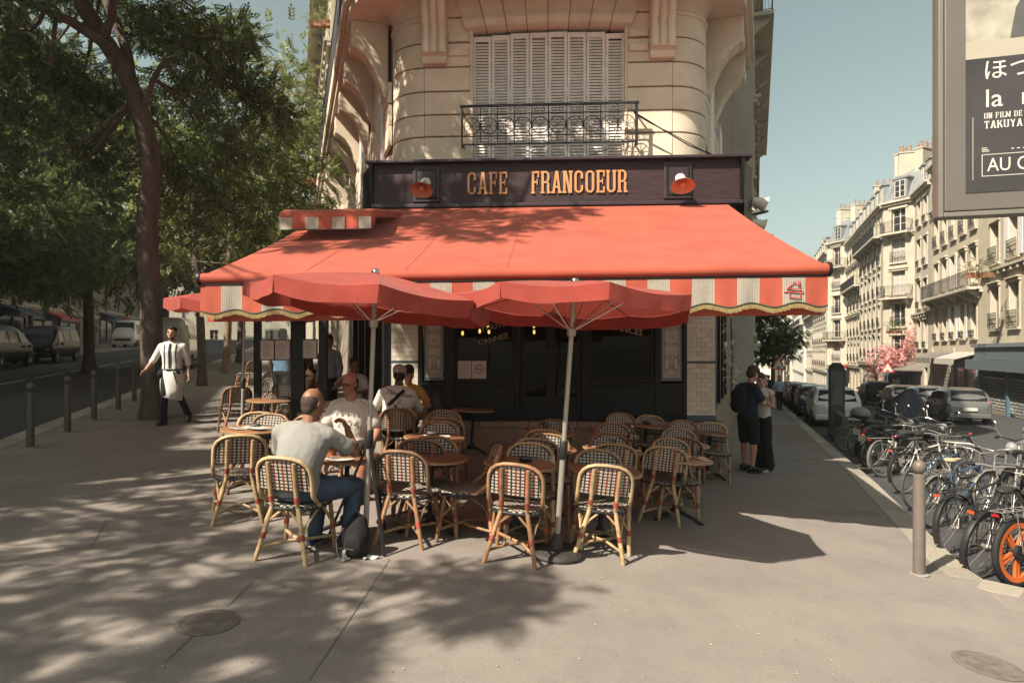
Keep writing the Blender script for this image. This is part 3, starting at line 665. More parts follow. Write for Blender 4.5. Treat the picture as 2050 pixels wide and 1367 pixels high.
# slab-serif capitals, drawn with stems, bars and serifs (w = 0.2 wide, 1 high)
def letter(ch):
    m = []; W = 0.50; S = 0.135; t = 0.085; sf = 0.045
    def bar(x0,x1,z0,z1): m.append([(x0,z0),(x1,z0),(x1,z1),(x0,z1)])
    def stem(x, z0=0, z1=1, foot=True, head=True):
        bar(x, x+S, z0, z1)
        if foot: bar(x-sf, x, z0, z0+t); bar(x+S, x+S+sf, z0, z0+t)
        if head: bar(x-sf, x, z1-t, z1); bar(x+S, x+S+sf, z1-t, z1)
    def arc(cx, cz, rx, rz, a0, a1, w, n=8):
        for q in range(n):
            aa = [R(a0+(a1-a0)*(q+e)/n) for e in (0,1)]
            m.append([(cx+rx*math.cos(aa[0]),cz+rz*math.sin(aa[0])),(cx+rx*math.cos(aa[1]),cz+rz*math.sin(aa[1])),
                      (cx+(rx-w)*math.cos(aa[1]),cz+(rz-t)*math.sin(aa[1])),(cx+(rx-w)*math.cos(aa[0]),cz+(rz-t)*math.sin(aa[0]))])
    if ch == 'C': bar(0,S,0.2,0.8); arc(0.25,0.8,0.25,0.2,0,180,S); arc(0.25,0.2,0.25,0.2,180,360,S); bar(0.365,0.5,0.64,0.8); bar(0.365,0.5,0.2,0.34)
    elif ch == 'O': bar(0,S,0.2,0.8); bar(0.365,0.5,0.2,0.8); arc(0.25,0.8,0.25,0.2,0,180,S); arc(0.25,0.2,0.25,0.2,180,360,S)
    elif ch == 'U': stem(0,0.2,1,False,True); stem(0.365,0.2,1,False,True); arc(0.25,0.2,0.25,0.2,180,360,S)
    elif ch == 'A':
        m.append([(0.0,0),(S,0),(0.31,1),(0.18,1)]); m.append([(0.365,0),(0.5,0),(0.345,1),(0.21,1)]); bar(0.13,0.37,0.24,0.24+t); bar(-0.05,0.16,0,t); bar(0.34,0.55,0,t)
    elif ch == 'F': stem(0.02,0,1); bar(0.15,0.44,1-t,1); bar(0.155,0.36,0.47,0.47+t); bar(0.36,0.44,0.72,1-t); bar(0.31,0.36,0.38,0.65)
    elif ch == 'E': stem(0.02,0,1); bar(0.15,0.46,1-t,1); bar(0.155,0.36,0.47,0.47+t); bar(0.38,0.46,0.72,1-t); bar(0.31,0.36,0.38,0.65); bar(0.15,0.46,0,t); bar(0.38,0.46,t,0.28)
    elif ch == 'R': stem(0.02,0,1); bar(0.15,0.33,1-t,1); bar(0.15,0.33,0.46,0.46+t); arc(0.29,0.73,0.2,0.27,-90,90,S); bar(0.34,0.475,0,0.47); bar(0.475,0.54,0,t)
    elif ch == 'N': stem(0.0,0,1,True,True); stem(0.365,0,1,False,True); m.append([(0.05,1),(0.19,1),(0.45,0),(0.31,0)])
    elif ch == 'D': stem(0.0); bar(S,0.27,0,t); bar(S,0.27,1-t,1); arc(0.25,0.5,0.27,0.5,-90,90,S)
    elif ch == 'I': stem(0.1)
    elif ch == 'L': stem(0.02); bar(0.15,0.46,0,t); bar(0.38,0.46,t,0.28)
    elif ch == 'M': stem(-0.05); stem(0.48); m.append([(0.0,1),(0.12,1),(0.34,0.1),(0.24,0.1)]); m.append([(0.48,1),(0.58,1),(0.34,0.1),(0.24,0.1)])
    elif ch == 'T': stem(0.18,0,1,True,False); bar(0,0.18,1-t,1); bar(0.315,0.5,1-t,1); bar(0,0.06,0.75,1-t); bar(0.44,0.5,0.75,1-t)
    elif ch == 'K': stem(0.0); m.append([(0.14,0.42),(0.22,0.42),(0.48,1),(0.36,1)]); m.append([(0.2,0.55),(0.34,0.6),(0.54,0),(0.38,0)])
    elif ch == 'Y': stem(0.18,0,0.5,True,False); m.append([(0.0,1),(0.14,1),(0.3,0.48),(0.2,0.45)]); m.append([(0.36,1),(0.48,1),(0.31,0.45),(0.22,0.45)])
    return m
ADV = {'I':0.40, 'M':0.78, 'E':0.58, 'F':0.56, 'L':0.56}
def word(mb, s, x, z, h, o, A, B, N, sx=1.0):
    o, A, B, N = Vector(o), Vector(A), Vector(B), Vector(N); e = 0
    for ch in s:
        if ch == ' ': x += 0.4*h*sx; continue
        for q in letter(ch):
            e += 1
            mb.prism([(x + a*h*sx, z + b2*h) for a, b2 in q], o, A, B, N*(1+0.02*(e % 7)))
        x += (ADV.get(ch, 0.64))*h*sx
    return x
for wd, u0, u1 in (('CAFE', -1.215, -0.602), ('FRANCOEUR', -0.245, 1.178)):
    tot = sum(ADV.get(c, 0.64) for c in wd[:-1]) + 0.5; sx = (u1-u0)/(tot*0.335); x = u0
    for ch in wd:
        m = MB(); x2 = word(m, ch, x, 4.085, 0.335, (0,-0.4705,0), (1,0,0), (0,0,1), (0,-0.022,0), sx); x = x2; m.build('letter', 'gold_letter', sign)
# plaques and lamps on the fascia
def fascia_lamp(u, label, du):
    m = MB(); m.bx(u-0.205, u+0.205, -0.50, -0.4705, SZ0+0.03, SZ1-0.03); pq = m.build('lamp_panel', 'fascia_panel', sign, bevel=0.008)
    m = MB()
    for xa, xb, za, zb in ((u-0.165,u+0.165,SZ1-0.10,SZ1-0.08),(u-0.165,u+0.165,SZ0+0.08,SZ0+0.10),(u-0.165,u-0.145,SZ0+0.10,SZ1-0.10),(u+0.145,u+0.165,SZ0+0.10,SZ1-0.10)): m.bx(xa,xb,-0.512,-0.5005,za,zb)
    m.build('panel_moulding', 'black_wood', pq)
    t = thing('fascia_lamp', label, 'lamp', FM @ T(u+du, -0.50, 4.20), 'lamps on the cafe fascia')
    m = MB(); m.lathe([(0.075,0),(0.078,0.01),(0.05,0.03),(0.02,0.04)], 20); m.build('rose', 'lamp_white', t, 40, m=T(0.015,-0.001,0.07) @ RX(R(90)))
    m = MB(); m.tube([(0.015,-0.03,0.07),(0.013,-0.12,0.075),(0.008,-0.20,0.05),(0,-0.235,0.0)], 0.016, 8); m.build('arm', 'lamp_white', t, 60)
    sh = T(0,-0.25,-0.07) @ RX(R(-26))
    m = MB(); m.lathe([(0.03,0.12),(0.045,0.10),(0.06,0.06),(0.10,0.03),(0.175,-0.035),(0.178,-0.04)], 24, caps=False); m.build('shade', 'lamp_white', t, 60, m=sh)
    m = MB(); m.lathe([(0.025,0.10),(0.055,0.055),(0.095,0.022),(0.172,-0.040)], 24, caps=False); m.build('shade_lining', 'lamp_orange', t, 60, m=sh)
    m = MB(); m.sph((0,0,0.0), (0.04,0.04,0.055), 12, 8); m.build('bulb', 'lamp_orange', t, 60, m=sh)
fascia_lamp(-1.845, 'gooseneck lamp with orange lined shade left of the cafe name', -0.02)
fascia_lamp(1.93, 'gooseneck lamp with orange lined shade right of the cafe name', 0.02)
# grey flood lamps on the right flank
for i, (px_, py_, d_) in enumerate(((1517,405,10.3),(1520,425,10.9),(1516,448,11.6))):
    t = thing('wall_spotlight', ['upper white conical spotlight beside the right end of the red awning','dark saucer spotlight between two white spotlights right of awning','lower white conical spotlight beside the right end of the red awning'][i], 'spotlight', Matrix.Translation(P(px_,py_,d_)), 'spotlights on the side of the cafe')
    if i == 1: MB().lathe([(0.03,0.06),(0.10,0.03),(0.15,-0.01),(0.148,-0.02),(0.02,0.02)], 16).build('shade', 'iron_grey', t, 50, m=RY(R(-8)))
    else: MB().lathe([(0.05,0.10),(0.06,0.08),(0.10,-0.10),(0.13,-0.12)], 16, caps=False).build('shade', 'lamp_white', t, 50, m=RY(R(-70)))
    MB().tube([(-0.06,0,0.02),(-0.16,0.02,0.10),(-0.30,0.08,0.16),(-0.40,0.15,0.10)], 0.012, 6).build('arm', 'lamp_white', t, 60)
# ---- ground floor shopfront
FZ = 0.62
m = MB()
m.bx(-2.56, 2.70, -0.10, 0.5, -0.75, FZ-0.10); m.build('plinth', 'plinth', cafe)
for i in range(7):
    xa = -2.6 + i*0.765; m = MB(); m.bx(xa+0.004, xa+0.761, -0.15, 0.45, FZ-0.096, FZ-0.004); m.build('plinth_capping', 'plinth', cafe, bevel=0.01)
tl = MB(); tl.bx(-0.0725, 0.0725, -0.008, 0.004, -0.0345, 0.0345); tlm = tl.mesh('tile', 'tile_white'); hl = MB(); hl.bx(-0.0345,0.0345,-0.008,0.004,-0.0345,0.0345); hlm = hl.mesh('tile', 'tile_white')
bl = MB(); bl.bx(-0.0725,0.0725,-0.010,0.004,-0.013,0.013); blm = bl.mesh('tile', 'tile_blue')
for (u0, u1) in ((-2.49, -2.06), (2.15, 2.585)):
    m = MB(); m.bx(u0, u1, -0.05, 0.35, FZ, 3.9); pil = m.build('tiled_pillar', 'grout', cafe)
    m = MB(); m.bx(u0-0.005, u1+0.005, -0.07, 0.3, FZ, FZ+0.10); m.build('pillar_base', 'tile_blue', pil)
    z = FZ + 0.14; row = 0; W_ = u1-u0
    while z < 3.0:
        if 1.53 < z < 1.60:
            for q in range(3): obj('tile', blm, pil, T(u0 + W_*(q+0.5)/3, -0.05, z-0.02) @ Matrix.Diagonal((W_/3/0.149,1,1,1)))
            z += 0.038; continue
        if row % 2 == 0: xs = [(u0+W_*(q+0.5)/3, tlm, W_/3/0.149) for q in range(3)]
        else: xs = [(u0+W_/12, hlm, W_/6/0.0735), (u0+W_*0.333, tlm, W_/3/0.149), (u0+W_*0.667, tlm, W_/3/0.149), (u1-W_/12, hlm, W_/6/0.0735)]
        for x, me_, sc in xs: obj('tile', me_, pil, T(x, -0.05, z) @ Matrix.Diagonal((sc,1,1,1)) @ RX(random.uniform(-0.012,0.012)) @ RZ(random.uniform(-0.01,0.01)))
        z += 0.073; row += 1
m = MB(); text_mb('CAFE', 0.06, 0.001, m, FM and (T(2.37,-0.0595,1.47) @ RX(R(90))), sx=1.1); m.build('pillar_lettering', 'lamp_orange', cafe)
# timber of the shopfront
m = MB()
for xa, xb in ((-2.06,-1.99),(-1.645,-1.485),(-0.515,-0.455),(0.535,0.64),(1.665,1.755),(2.095,2.149)): m.bx(xa, xb, -0.045, 0.14, FZ, 3.9)
m.build('mullions', 'black_wood', cafe, bevel=0.008)
m = MB(); m.bx(-2.55, 2.62, -0.035, 0.2, 3.2, 3.94); m.build('shop_head', 'black_wood', cafe)
for xa, xb in ((-1.99,-1.645),(-1.485,-0.515),(0.64,1.665),(1.755,2.095)):
    m = MB(); m.bx(xa, xb, -0.02, 0.12, FZ, 1.17); rz = m.build('stall_riser', 'black_wood', cafe)
    m = MB(); w_ = 0.07
    m.bx(xa+w_, xb-w_, -0.034, -0.0205, FZ+0.10, FZ+0.125); m.bx(xa+w_, xb-w_, -0.034, -0.0205, 1.05, 1.075); m.bx(xa+w_, xa+w_+0.025, -0.034, -0.0205, FZ+0.125, 1.05); m.bx(xb-w_-0.025, xb-w_, -0.034, -0.0205, FZ+0.125, 1.05)
    m.build('riser_moulding', 'black_wood', rz)
    m = MB(); m.bx(xa-0.01, xb+0.01, -0.085, 0.12, 1.172, 1.22); m.build('sill', 'black_wood', cafe, bevel=0.01)
for xa, xb in ((-1.485,-0.515),(0.64,1.665)):
    m = MB(); m.bx(xa, xb, 0.055, 0.063, 1.225, 3.2); m.build('shop_window', 'glass_dark', cafe)
    m = MB()
    for a, c, za, zb in ((xa,xa+0.05,1.225,3.2),(xb-0.05,xb,1.225,3.2),(xa+0.05,xb-0.05,1.225,1.265),(xa+0.05,xb-0.05,3.14,3.2)): m.bx(a,c,0.02,0.1,za,zb)
    m.build('window_frame', 'black_wood', cafe)
# door
m = MB(); m.bx(-0.455,0.535,0.10,0.14,FZ,3.2); 
door = MB(); 
for xa, xb in ((-0.45,0.035),(0.042,0.53)):
    d_ = MB(); 
    for a, c, za, zb in ((xa,xa+0.07,FZ,3.0),(xb-0.07,xb,FZ,3.0),(xa+0.07,xb-0.07,FZ,1.0),(xa+0.07,xb-0.07,2.92,3.0)): d_.bx(a,c,0.06,0.11,za,zb)
    dd = d_.build('door', 'black_wood', cafe)
    q = MB(); q.bx(xa+0.07,xb-0.07,0.08,0.088,1.0,2.92); q.build('pane', 'glass_dark', dd)
    q = MB(); q.bx((xb-0.05 if xa<0 else xa+0.02),(xb-0.02 if xa<0 else xa+0.05),0.03,0.06,1.45,1.75); q.build('handle', 'iron', dd)
m = MB(); m.bx(-0.455,0.535,0.05,0.12,3.0,3.2); m.build('door_head', 'black_wood', cafe)
# etched glass panels
def etched(u0, u1, lines, label):
    z0, z1 = 1.25, 2.85
    m = MB(); m.bx(u0,u1,-0.005,0.05,z0,z1); pn = m.build('etched_panel', 'etched', cafe)
    m = MB(); uc = (u0+u1)/2; w = (u1-u0)/2
    for a, c, za, zb in ((u0,u0+0.03,z0,z1),(u1-0.03,u1,z0,z1),(u0+0.03,u1-0.03,z0,z0+0.05)): m.bx(a,c,-0.0085,-0.0055,za,zb)
    m.build('panel_border', 'etched_teal', pn)
    m = MB()
    def curve(pts): m.tube([(uc+a*w, -0.0075, zz) for a, zz in pts], 0.0045, 4)
    curve([(-0.66,1.66),(-0.66,2.75),(0.66,2.75),(0.66,1.66)])
    for s in (-1,1):
        curve([(s*(0.40+0.28*math.cos(t)), 1.52+0.10*math.sin(t)) for t in [q*0.5 for q in range(11)]])
        curve([(s*0.66,1.66),(s*0.5,1.62),(s*0.2,1.66),(0,1.62)]); curve([(s*0.62,1.45),(s*0.4,1.36),(s*0.2,1.33),(0,1.36)]); curve([(s*0.3,1.5),(s*0.15,1.42),(0,1.48)])
        curve([(s*0.66,1.66),(s*0.72,1.55),(s*0.66,1.40),(s*0.5,1.30)])
    m.build('panel_ornament', 'etched_line', pn)
    m = MB()
    for t_, zz, sz in lines: text_mb(t_, sz, 0.0005, m, T(uc, -0.0065, zz) @ RX(R(90)), sx=0.9)
    m.build('panel_lettering', 'etched_line', pn)
    if u0 < 0:
        m = MB(); m.lathe([(0.0,0),(0.10,0.0),(0.10,0.002)], 20); m.build('medallion', 'etched_teal', pn, m=T(uc,-0.006,2.32) @ RX(R(90)))
etched(-1.97, -1.655, (('PLATS',1.985,0.085),('DU',1.88,0.06),('JOUR',1.76,0.085)), '')
etched(1.765, 2.085, (('FORCE',2.03,0.085),('&',1.92,0.05),('SOUPER',1.80,0.075)), '')
# lettering on the glass
for t_, u, z, sz, a in (('OUVERT',-0.98,2.26,0.12,14),('TOUTE',-0.86,2.07,0.12,14),("L'ANNEE",-0.86,1.87,0.12,14)): m = MB(); text_mb(t_, sz, 0.001, m, T(u,0.05,z) @ RX(R(90)) @ RZ(R(a)), sx=1.05); m.build('window_lettering', 'letter_cream', cafe)
for t_, u, z, sz, a in (('PENDANT LES',1.12,2.22,0.10,-12),('VACANCES',1.14,2.03,0.13,-12)): m = MB(); text_mb(t_, sz, 0.001, m, T(u,0.05,z) @ RX(R(90)) @ RZ(R(a)), sx=1.05); m.build('window_lettering', 'letter_cream', cafe)
# notices in the left window
m = MB(); m.bx(-1.46,-1.22,0.03,0.036,1.28,1.56); m.build('notice', 'paper', cafe)
m = MB(); m.bx(-1.21,-0.98,0.03,0.036,1.28,1.56); nt_ = m.build('notice', 'paper', cafe)
m = MB(); m.tube([(-1.095+0.065*math.cos(a), 0.028, 1.43+0.065*math.sin(a)) for a in [2*math.pi*q/20 for q in range(20)]], 0.007, 5, closed=True); m.tube([(-1.14,0.027,1.475),(-1.05,0.027,1.385)], 0.006, 5); m.build('no_smoking_ring', 'sign_red', nt_)
m = MB(); m.bx(-1.14,-1.05,0.024,0.0255,1.424,1.436); m.build('cigarette_mark', 'print_black', nt_)
m = MB()
for q in range(5): m.bx(-1.44,-1.25+0.02*(q%2),0.0275,0.0295,1.34+q*0.035,1.345+q*0.035)
m.build('notice_lines', 'paper_line', nt_)
# interior
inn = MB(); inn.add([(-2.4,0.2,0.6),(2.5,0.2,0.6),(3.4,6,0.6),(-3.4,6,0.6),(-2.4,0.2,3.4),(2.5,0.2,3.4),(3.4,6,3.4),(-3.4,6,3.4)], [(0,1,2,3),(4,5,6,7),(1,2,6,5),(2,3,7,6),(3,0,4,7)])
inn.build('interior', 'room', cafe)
bar = thing('bar_counter', 'dark bar counter with bottles behind the cafe window', 'bar counter', FM)
m = MB(); m.bx(-2.0,2.2,3.0,3.5,0.62,1.7); m.build('counter', 'room_wood', bar, bevel=0.02)
m = MB(); m.bx(-2.05,2.25,2.95,3.55,1.702,1.75); m.build('counter_top', 'table_edge', bar)
for i, (u, z) in enumerate(((-1.36,2.06),(-1.36,1.88),(-1.12,2.06),(-0.98,2.04),(-1.12,1.93),(-0.98,1.92),(-0.56,1.93),(-0.56,1.90),(-0.25,2.05),(-0.25,1.93))):
    u2 = u*1.2; t = thing('pendant_bulb', '', 'lamp', FM @ T(u2, 1.9+0.12*i, z+0.18), 'bulbs in the cafe')
    t['label'] = 'one of the small warm lit bulbs glowing behind the left cafe window'
    MB().sph((0,0,0), (0.026,0.026,0.045), 10, 8).build('bulb', 'bulb_warm', t, 60)
    MB().tube([(0,0,0.04),(0,0,3.35-z-0.18)], 0.004, 4).build('cord', 'black_plastic', t)
# chair-back and table silhouettes inside the left window (a folded pale parasol-shaped menu stand)
ms = thing('window_display', 'triangular pale card standing in the left cafe window', 'display card', FM)
MB().prism([(-0.30,1.30),(0.30,1.30),(0.0,1.62)], (-0.80,0.30,0), (1,0,0), (0,0,1), (0,0.02,0)).build('card', 'table_edge', ms)
MB().bx(-1.15,-0.45,0.25,0.5,1.20,1.29).build('shelf', 'room_wood', ms)
# ---- flank shopfronts of the ground floor
for (o, d, nn, s) in ((L0, LD, LN, -1), (R0, RD, RN, 1)):
    mm = frame(o, d, nn, (0,0,1))
    m = MB(); m.obox(mm @ T(4.0,-0.15,2.25), 8.0, 0.3, 3.3); m.build('flank_shopfront', 'black_wood', cafe)
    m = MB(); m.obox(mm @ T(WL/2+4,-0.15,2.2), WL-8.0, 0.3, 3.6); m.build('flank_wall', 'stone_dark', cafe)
    m = MB(); m.obox(mm @ T(WL/2,-0.08,0.0), WL, 0.36, 1.3); m.build('flank_plinth', 'plinth', cafe)
    for q in range(5):
        m = MB(); m.obox(mm @ T(0.12+q*1.5, 0.06, 2.25), 0.22, 0.12, 3.25); m.build('pilaster', 'black_wood', cafe, bevel=0.01)
        m = MB(); m.obox(mm @ T(0.87+q*1.5, 0.015, 2.2), 1.2, 0.02, 1.9); m.build('flank_window', 'car_glass', cafe)
    m = MB(); m.obox(mm @ T(4.0, 0.10, 4.25), 8.0, 0.22, 0.62); m.build('flank_fascia', 'black_wood', cafe)
# corner returns between the tiled pillars and the flanks
m = MB(); m.prism([(2.585,0.0),(R0.x+0.02,R0.y),(R0.x-0.3,R0.y+0.3),(2.3,0.3)], (0,0,-0.7), (1,0,0), (0,1,0), (0,0,4.6)); m.build('corner_post', 'black_wood', cafe)
m = MB(); m.prism([(-2.49,0.0),(L0.x-0.02,L0.y),(L0.x+0.3,L0.y+0.3),(-2.2,0.3)], (0,0,-0.7), (1,0,0), (0,1,0), (0,0,4.6)); m.build('corner_post', 'black_wood', cafe)

# ------------------------------------------------------------------ the big red awning
def solve_u(px, w):                                        # where a point w in front of the facade meets an image column
    t = (px - CX)/FPX; sa, ca = math.sin(FA), math.cos(FA)
    return (t*(10.4 - ca*w) - 0.567 + sa*w)/(ca + t*sa)
AU0, AU1 = solve_u(405, 4.0), solve_u(1655, 4.0)
aw = thing('cafe_awning', 'wide red awning with striped scalloped valance over the cafe terrace', 'awning', FM)
RU0, RU1, FU0, FU1 = -3.34, 2.66, AU0, AU1
RZ0, FZL, FZR, RW, FW = 3.90, 2.47, 2.52, 0.45, 4.0
def awp(s, t):
    ua = RU0 + (RU1-RU0)*s; ub = FU0 + (FU1-FU0)*s; zf = FZL + (FZR-FZL)*s
    z = RZ0 + (zf-RZ0)*t - 0.05*math.sin(math.pi*t)*(1+0.25*math.sin(9*s+2)) - 0.008*math.sin(s*60)*t*(1-t)*2
    return (ua + (ub-ua)*t, -(RW + (FW-RW)*t), z)
nP = 6
for i in range(nP):
    m = MB(); m.grid(lambda a, t: awp((i+a)/nP, t), 8, 14); m.build('canopy_panel', 'awning_red', aw, smooth=60)
for i in range(1, nP):
    m = MB(); m.tube([Vector(awp(i/nP, t/14)) + Vector((0,0,0.001)) for t in range(15)], 0.004, 4); m.build('canopy_seam', 'awning_red', aw)
m = MB(); m.tube([Vector(awp(0,1)) + Vector((0,-0.015,-0.035)), Vector(awp(1,1)) + Vector((0,-0.015,-0.035))], 0.055, 16); m.build('front_roll', 'awning_red', aw, 60)
for s in (0, 1):
    p = Vector(awp(s,1)) + Vector((0.012 if s else -0.012,-0.015,-0.035)); m = MB(); m.tube([p - Vector((0.014,0,0)), p + Vector((0.014,0,0))], 0.068, 16); m.build('end_cap', 'iron', aw, 40)
m = MB(); m.tube([Vector(awp(0,1)) + Vector((0.02,-0.03,-0.098)), Vector(awp(1,1)) + Vector((-0.02,-0.03,-0.098))], 0.010, 8); m.build('valance_rail', 'iron', aw, 60)
Wf = FU1 - FU0; ns = 29; sw = Wf/ns
def vtop(u): s = (u-FU0)/Wf; return FZL + (FZR-FZL)*s - 0.10
def vbot(u): return vtop(u) - 0.27 - 0.022*math.sin(2*math.pi*u/0.42 + 0.6)
def vy(u, k): return -(FW+0.03) - 0.012*math.sin(u*11.0+1)*k - 0.006*math.sin(u*31)*k
for i in range(ns):
    ua, ub = FU0 + i*sw, FU0 + (i+1)*sw
    m = MB(); m.grid(lambda a, t: (ua+(ub-ua)*a, vy(ua+(ub-ua)*a, t), vtop(ua+(ub-ua)*a) + (vbot(ua+(ub-ua)*a)-vtop(ua+(ub-ua)*a))*t), 8, 5)
    white = (i % 2 == 1)
    o = m.build('valance_stripe', 'valance_white' if white else 'awning_red', aw, smooth=60)
    if white:
        q = MB()
        for k2 in range(9):
            u = ua + sw*(k2+0.7)/9.6; q.tube([(u, vy(u,t)-0.0015, vtop(u)+(vbot(u)-vtop(u))*t) for t in (0.01,0.5,0.97)], 0.0013, 3)
        stuff(q.build('pin_stripes', 'paper_line', o))
    if i == ns-2:
        q = MB(); uc = (ua+ub)/2; zc = vtop(uc)-0.15
        def ln(pts): q.tube([(uc+a*0.75, vy(uc,0.5)-0.012, zc+z*0.8) for a, z in pts], 0.005, 5)
        S_ = 0.8
        ln([(-0.09,0.035),(0.0,0.12),(0.09,0.035),(-0.09,0.035)]); ln([(0.05,0.075),(0.05,0.125),(0.068,0.125),(0.068,0.06)]); ln([(-0.125,0.0),(0.115,0.0)]); ln([(-0.055,0.0),(-0.055,-0.07),(0.075,-0.07),(0.075,0.0)])
        q.build('house_emblem', 'sign_red', o)
m = MB(); m.tube([(FU0+Wf*q/160, vy(FU0+Wf*q/160,1)-0.004, vbot(FU0+Wf*q/160)) for q in range(161)], 0.010, 5); m.build('braid', 'fringe_braid', aw, 60)
fr = MB(); random.seed(5); u = FU0
while u < FU1-0.008:
    y = vy(u,1)-0.006; z = vbot(u)-0.006; L_ = random.uniform(0.040,0.052); dx = random.uniform(-0.003,0.003)
    fr.add([(u,y,z),(u+0.0085,y-0.002,z),(u+0.0075+dx,y-0.004,z-L_),(u+0.001+dx,y-0.003,z-L_)], [(0,1,2,3)])
    u += 0.0105
stuff(fr.build('fringe', 'fringe_gold', aw))
m = MB(); m.grid(lambda a, t: (FU0+0.02+(Wf-0.04)*a, -(FW-0.06)-0.01*math.sin(a*40), vtop(FU0+Wf*a) - 0.365*t), 60, 2); m.build('back_valance', 'awning_red', aw, smooth=60)
for u in (-3.0, -0.9, 1.2, 2.5):
    m = MB(); s = (u-FU0)/Wf; m.tube([(u*0.9+0.05,-0.3,3.2),(u*0.95,-2.2,2.95),(u,-3.92,FZL-0.10)], 0.022, 8); m.build('folding_arm', 'pole_grey', aw, 60)
m = MB(); m.bx(RU0+0.4, RU1, -0.46, -0.2, 3.72, 3.86); m.build('cassette', 'iron', aw)
# left flank awning: hood with its own valance, and the sloping canopy along the side street
la = thing('side_awning', 'small red awning hood with striped valance above left end of big awning', 'awning', FM)
hA, hB = FI @ P(560,462,8.25), FI @ P(752,462,8.25); hx0, hx1, hy, hz = hA.x, hB.x, hA.y, 3.20
m = MB(); m.prism([(hy,hz+0.03),(hy-0.05,hz+0.17),(hy-0.02,hz+0.25),(hy+0.10,hz+0.30),(-0.5,hz+0.62),(-0.5,hz+0.52),(hy+0.12,hz+0.2)], (hx0,0,0), (0,1,0), (0,0,1), (hx1-hx0,0,0)); m.build('hood', 'awning_red', la, bevel=0.02)
for i in range(7):
    xa = hx0+0.02+(hx1-hx0-0.04)*i/7; xb = hx0+0.02+(hx1-hx0-0.04)*(i+1)/7
    m = MB(); m.grid(lambda a, t: (xa+(xb-xa)*a, hy-0.06-0.01*math.sin(a*3.1+i), hz+0.17-0.15*t), 3, 2); m.build('valance_stripe', 'valance_white' if i % 2 == 0 else 'awning_red', la)
m = MB(); m.tube([(hx0+0.02,hy-0.065,hz+0.015),(hx1-0.02,hy-0.065,hz+0.015)], 0.008, 5); m.build('braid', 'fringe_braid', la)
m = MB()
def lap(a, t):
    p = L0 + LD*(0.2 + 8.0*a) + LN*(0.1 + 2.3*t); return (p.x, p.y, 3.85 - 0.85*t)
m.grid(lap, 6, 4); m.build('canopy', 'awning_red', la)
m = MB(); m.grid(lambda a, t: (lap(a,1)[0], lap(a,1)[1], 3.0-0.38*t), 6, 1); m.build('front_valance', 'awning_red', la)
wi = MB(); wi.tube([P(725,402,9.7), P(715,412,9.7), P(700,417,9.7), P(688,420,9.7)], 0.012, 6); tag(wi.build('lamp_bracket', 'lamp_white', None, 60), 'small pale curved lamp bracket above the side awning hood', 'bracket')
# cable slung from the guard to the corner
cb = MB(); cb.tube([P(1268,224,10.05), P(1330,262,10.05), P(1380,292,10.1), P(1425,309,10.2)], 0.010, 5); cb.tube([P(1270,228,10.05), P(1300,246,10.05), P(1345,268,10.05), P(1425,312,10.2)], 0.007, 5)
tag(cb.build('cable', 'iron', None, 60), 'black cable slung from window guard down to the right corner', 'cable')
cb = MB(); cb.tube([P(1240,235,10.15), P(1232,275,10.15), P(1215,300,10.15), P(1180,311,10.15)], 0.006, 5); tag(cb.build('cable', 'iron', None, 60), 'thin black cable dangling in front of the white shutters', 'cable')
# terrace screen with menus, left of the front
scr = thing('terrace_screen', 'black framed glass terrace screen carrying framed menus left of the front', 'screen')
d0 = 10.9
for px_, w_ in ((516,0.10),(597,0.22),(647,0.13)):
    p = P(px_, 0, d0); m = MB(); m.bx(p.x-w_/2, p.x+w_/2, d0-0.05, d0+0.05, H(p.x,d0)-0.02, 3.0); m.build('post', 'black_wood', scr)
a, b_ = P(516,0,d0).x+0.05, P(597,0,d0).x-0.11
m = MB(); m.bx(a, b_, d0-0.02, d0+0.02, H(a,d0), H(a,d0)+0.12); m.build('base_rail', 'black_wood', scr)
m = MB(); m.bx(a, b_, d0-0.006, d0+0.006, H(a,d0)+0.12, 2.2); m.build('pane', 'glass_clear', scr)
for (x0, x1, y0, y1, ttl) in ((523,549,682,719,''),(552,580,682,719,''),(608,634,681,716,'')):
    pa, pb = P(x0,y1,d0-0.06), P(x1,y0,d0-0.06)
    m = MB(); m.bx(pa.x-0.02,pb.x+0.02,d0-0.075,d0-0.0505,pa.z-0.02,pb.z+0.02); fm = m.build('menu_frame', 'iron_grey', scr)
    m = MB(); m.bx(pa.x,pb.x,d0-0.082,d0-0.0755,pa.z,pb.z); m.build('menu_sheet', 'paper', fm)
    m = MB(); w_ = pb.x-pa.x
    for q in range(9): m.bx(pa.x+0.03, pa.x+0.03+w_*(0.45+0.3*((q*7)%5)/5), d0-0.0835, d0-0.0822, pb.z-0.05-q*0.027, pb.z-0.042-q*0.027)
    stuff(m.build('menu_lines', 'paper_line', fm))
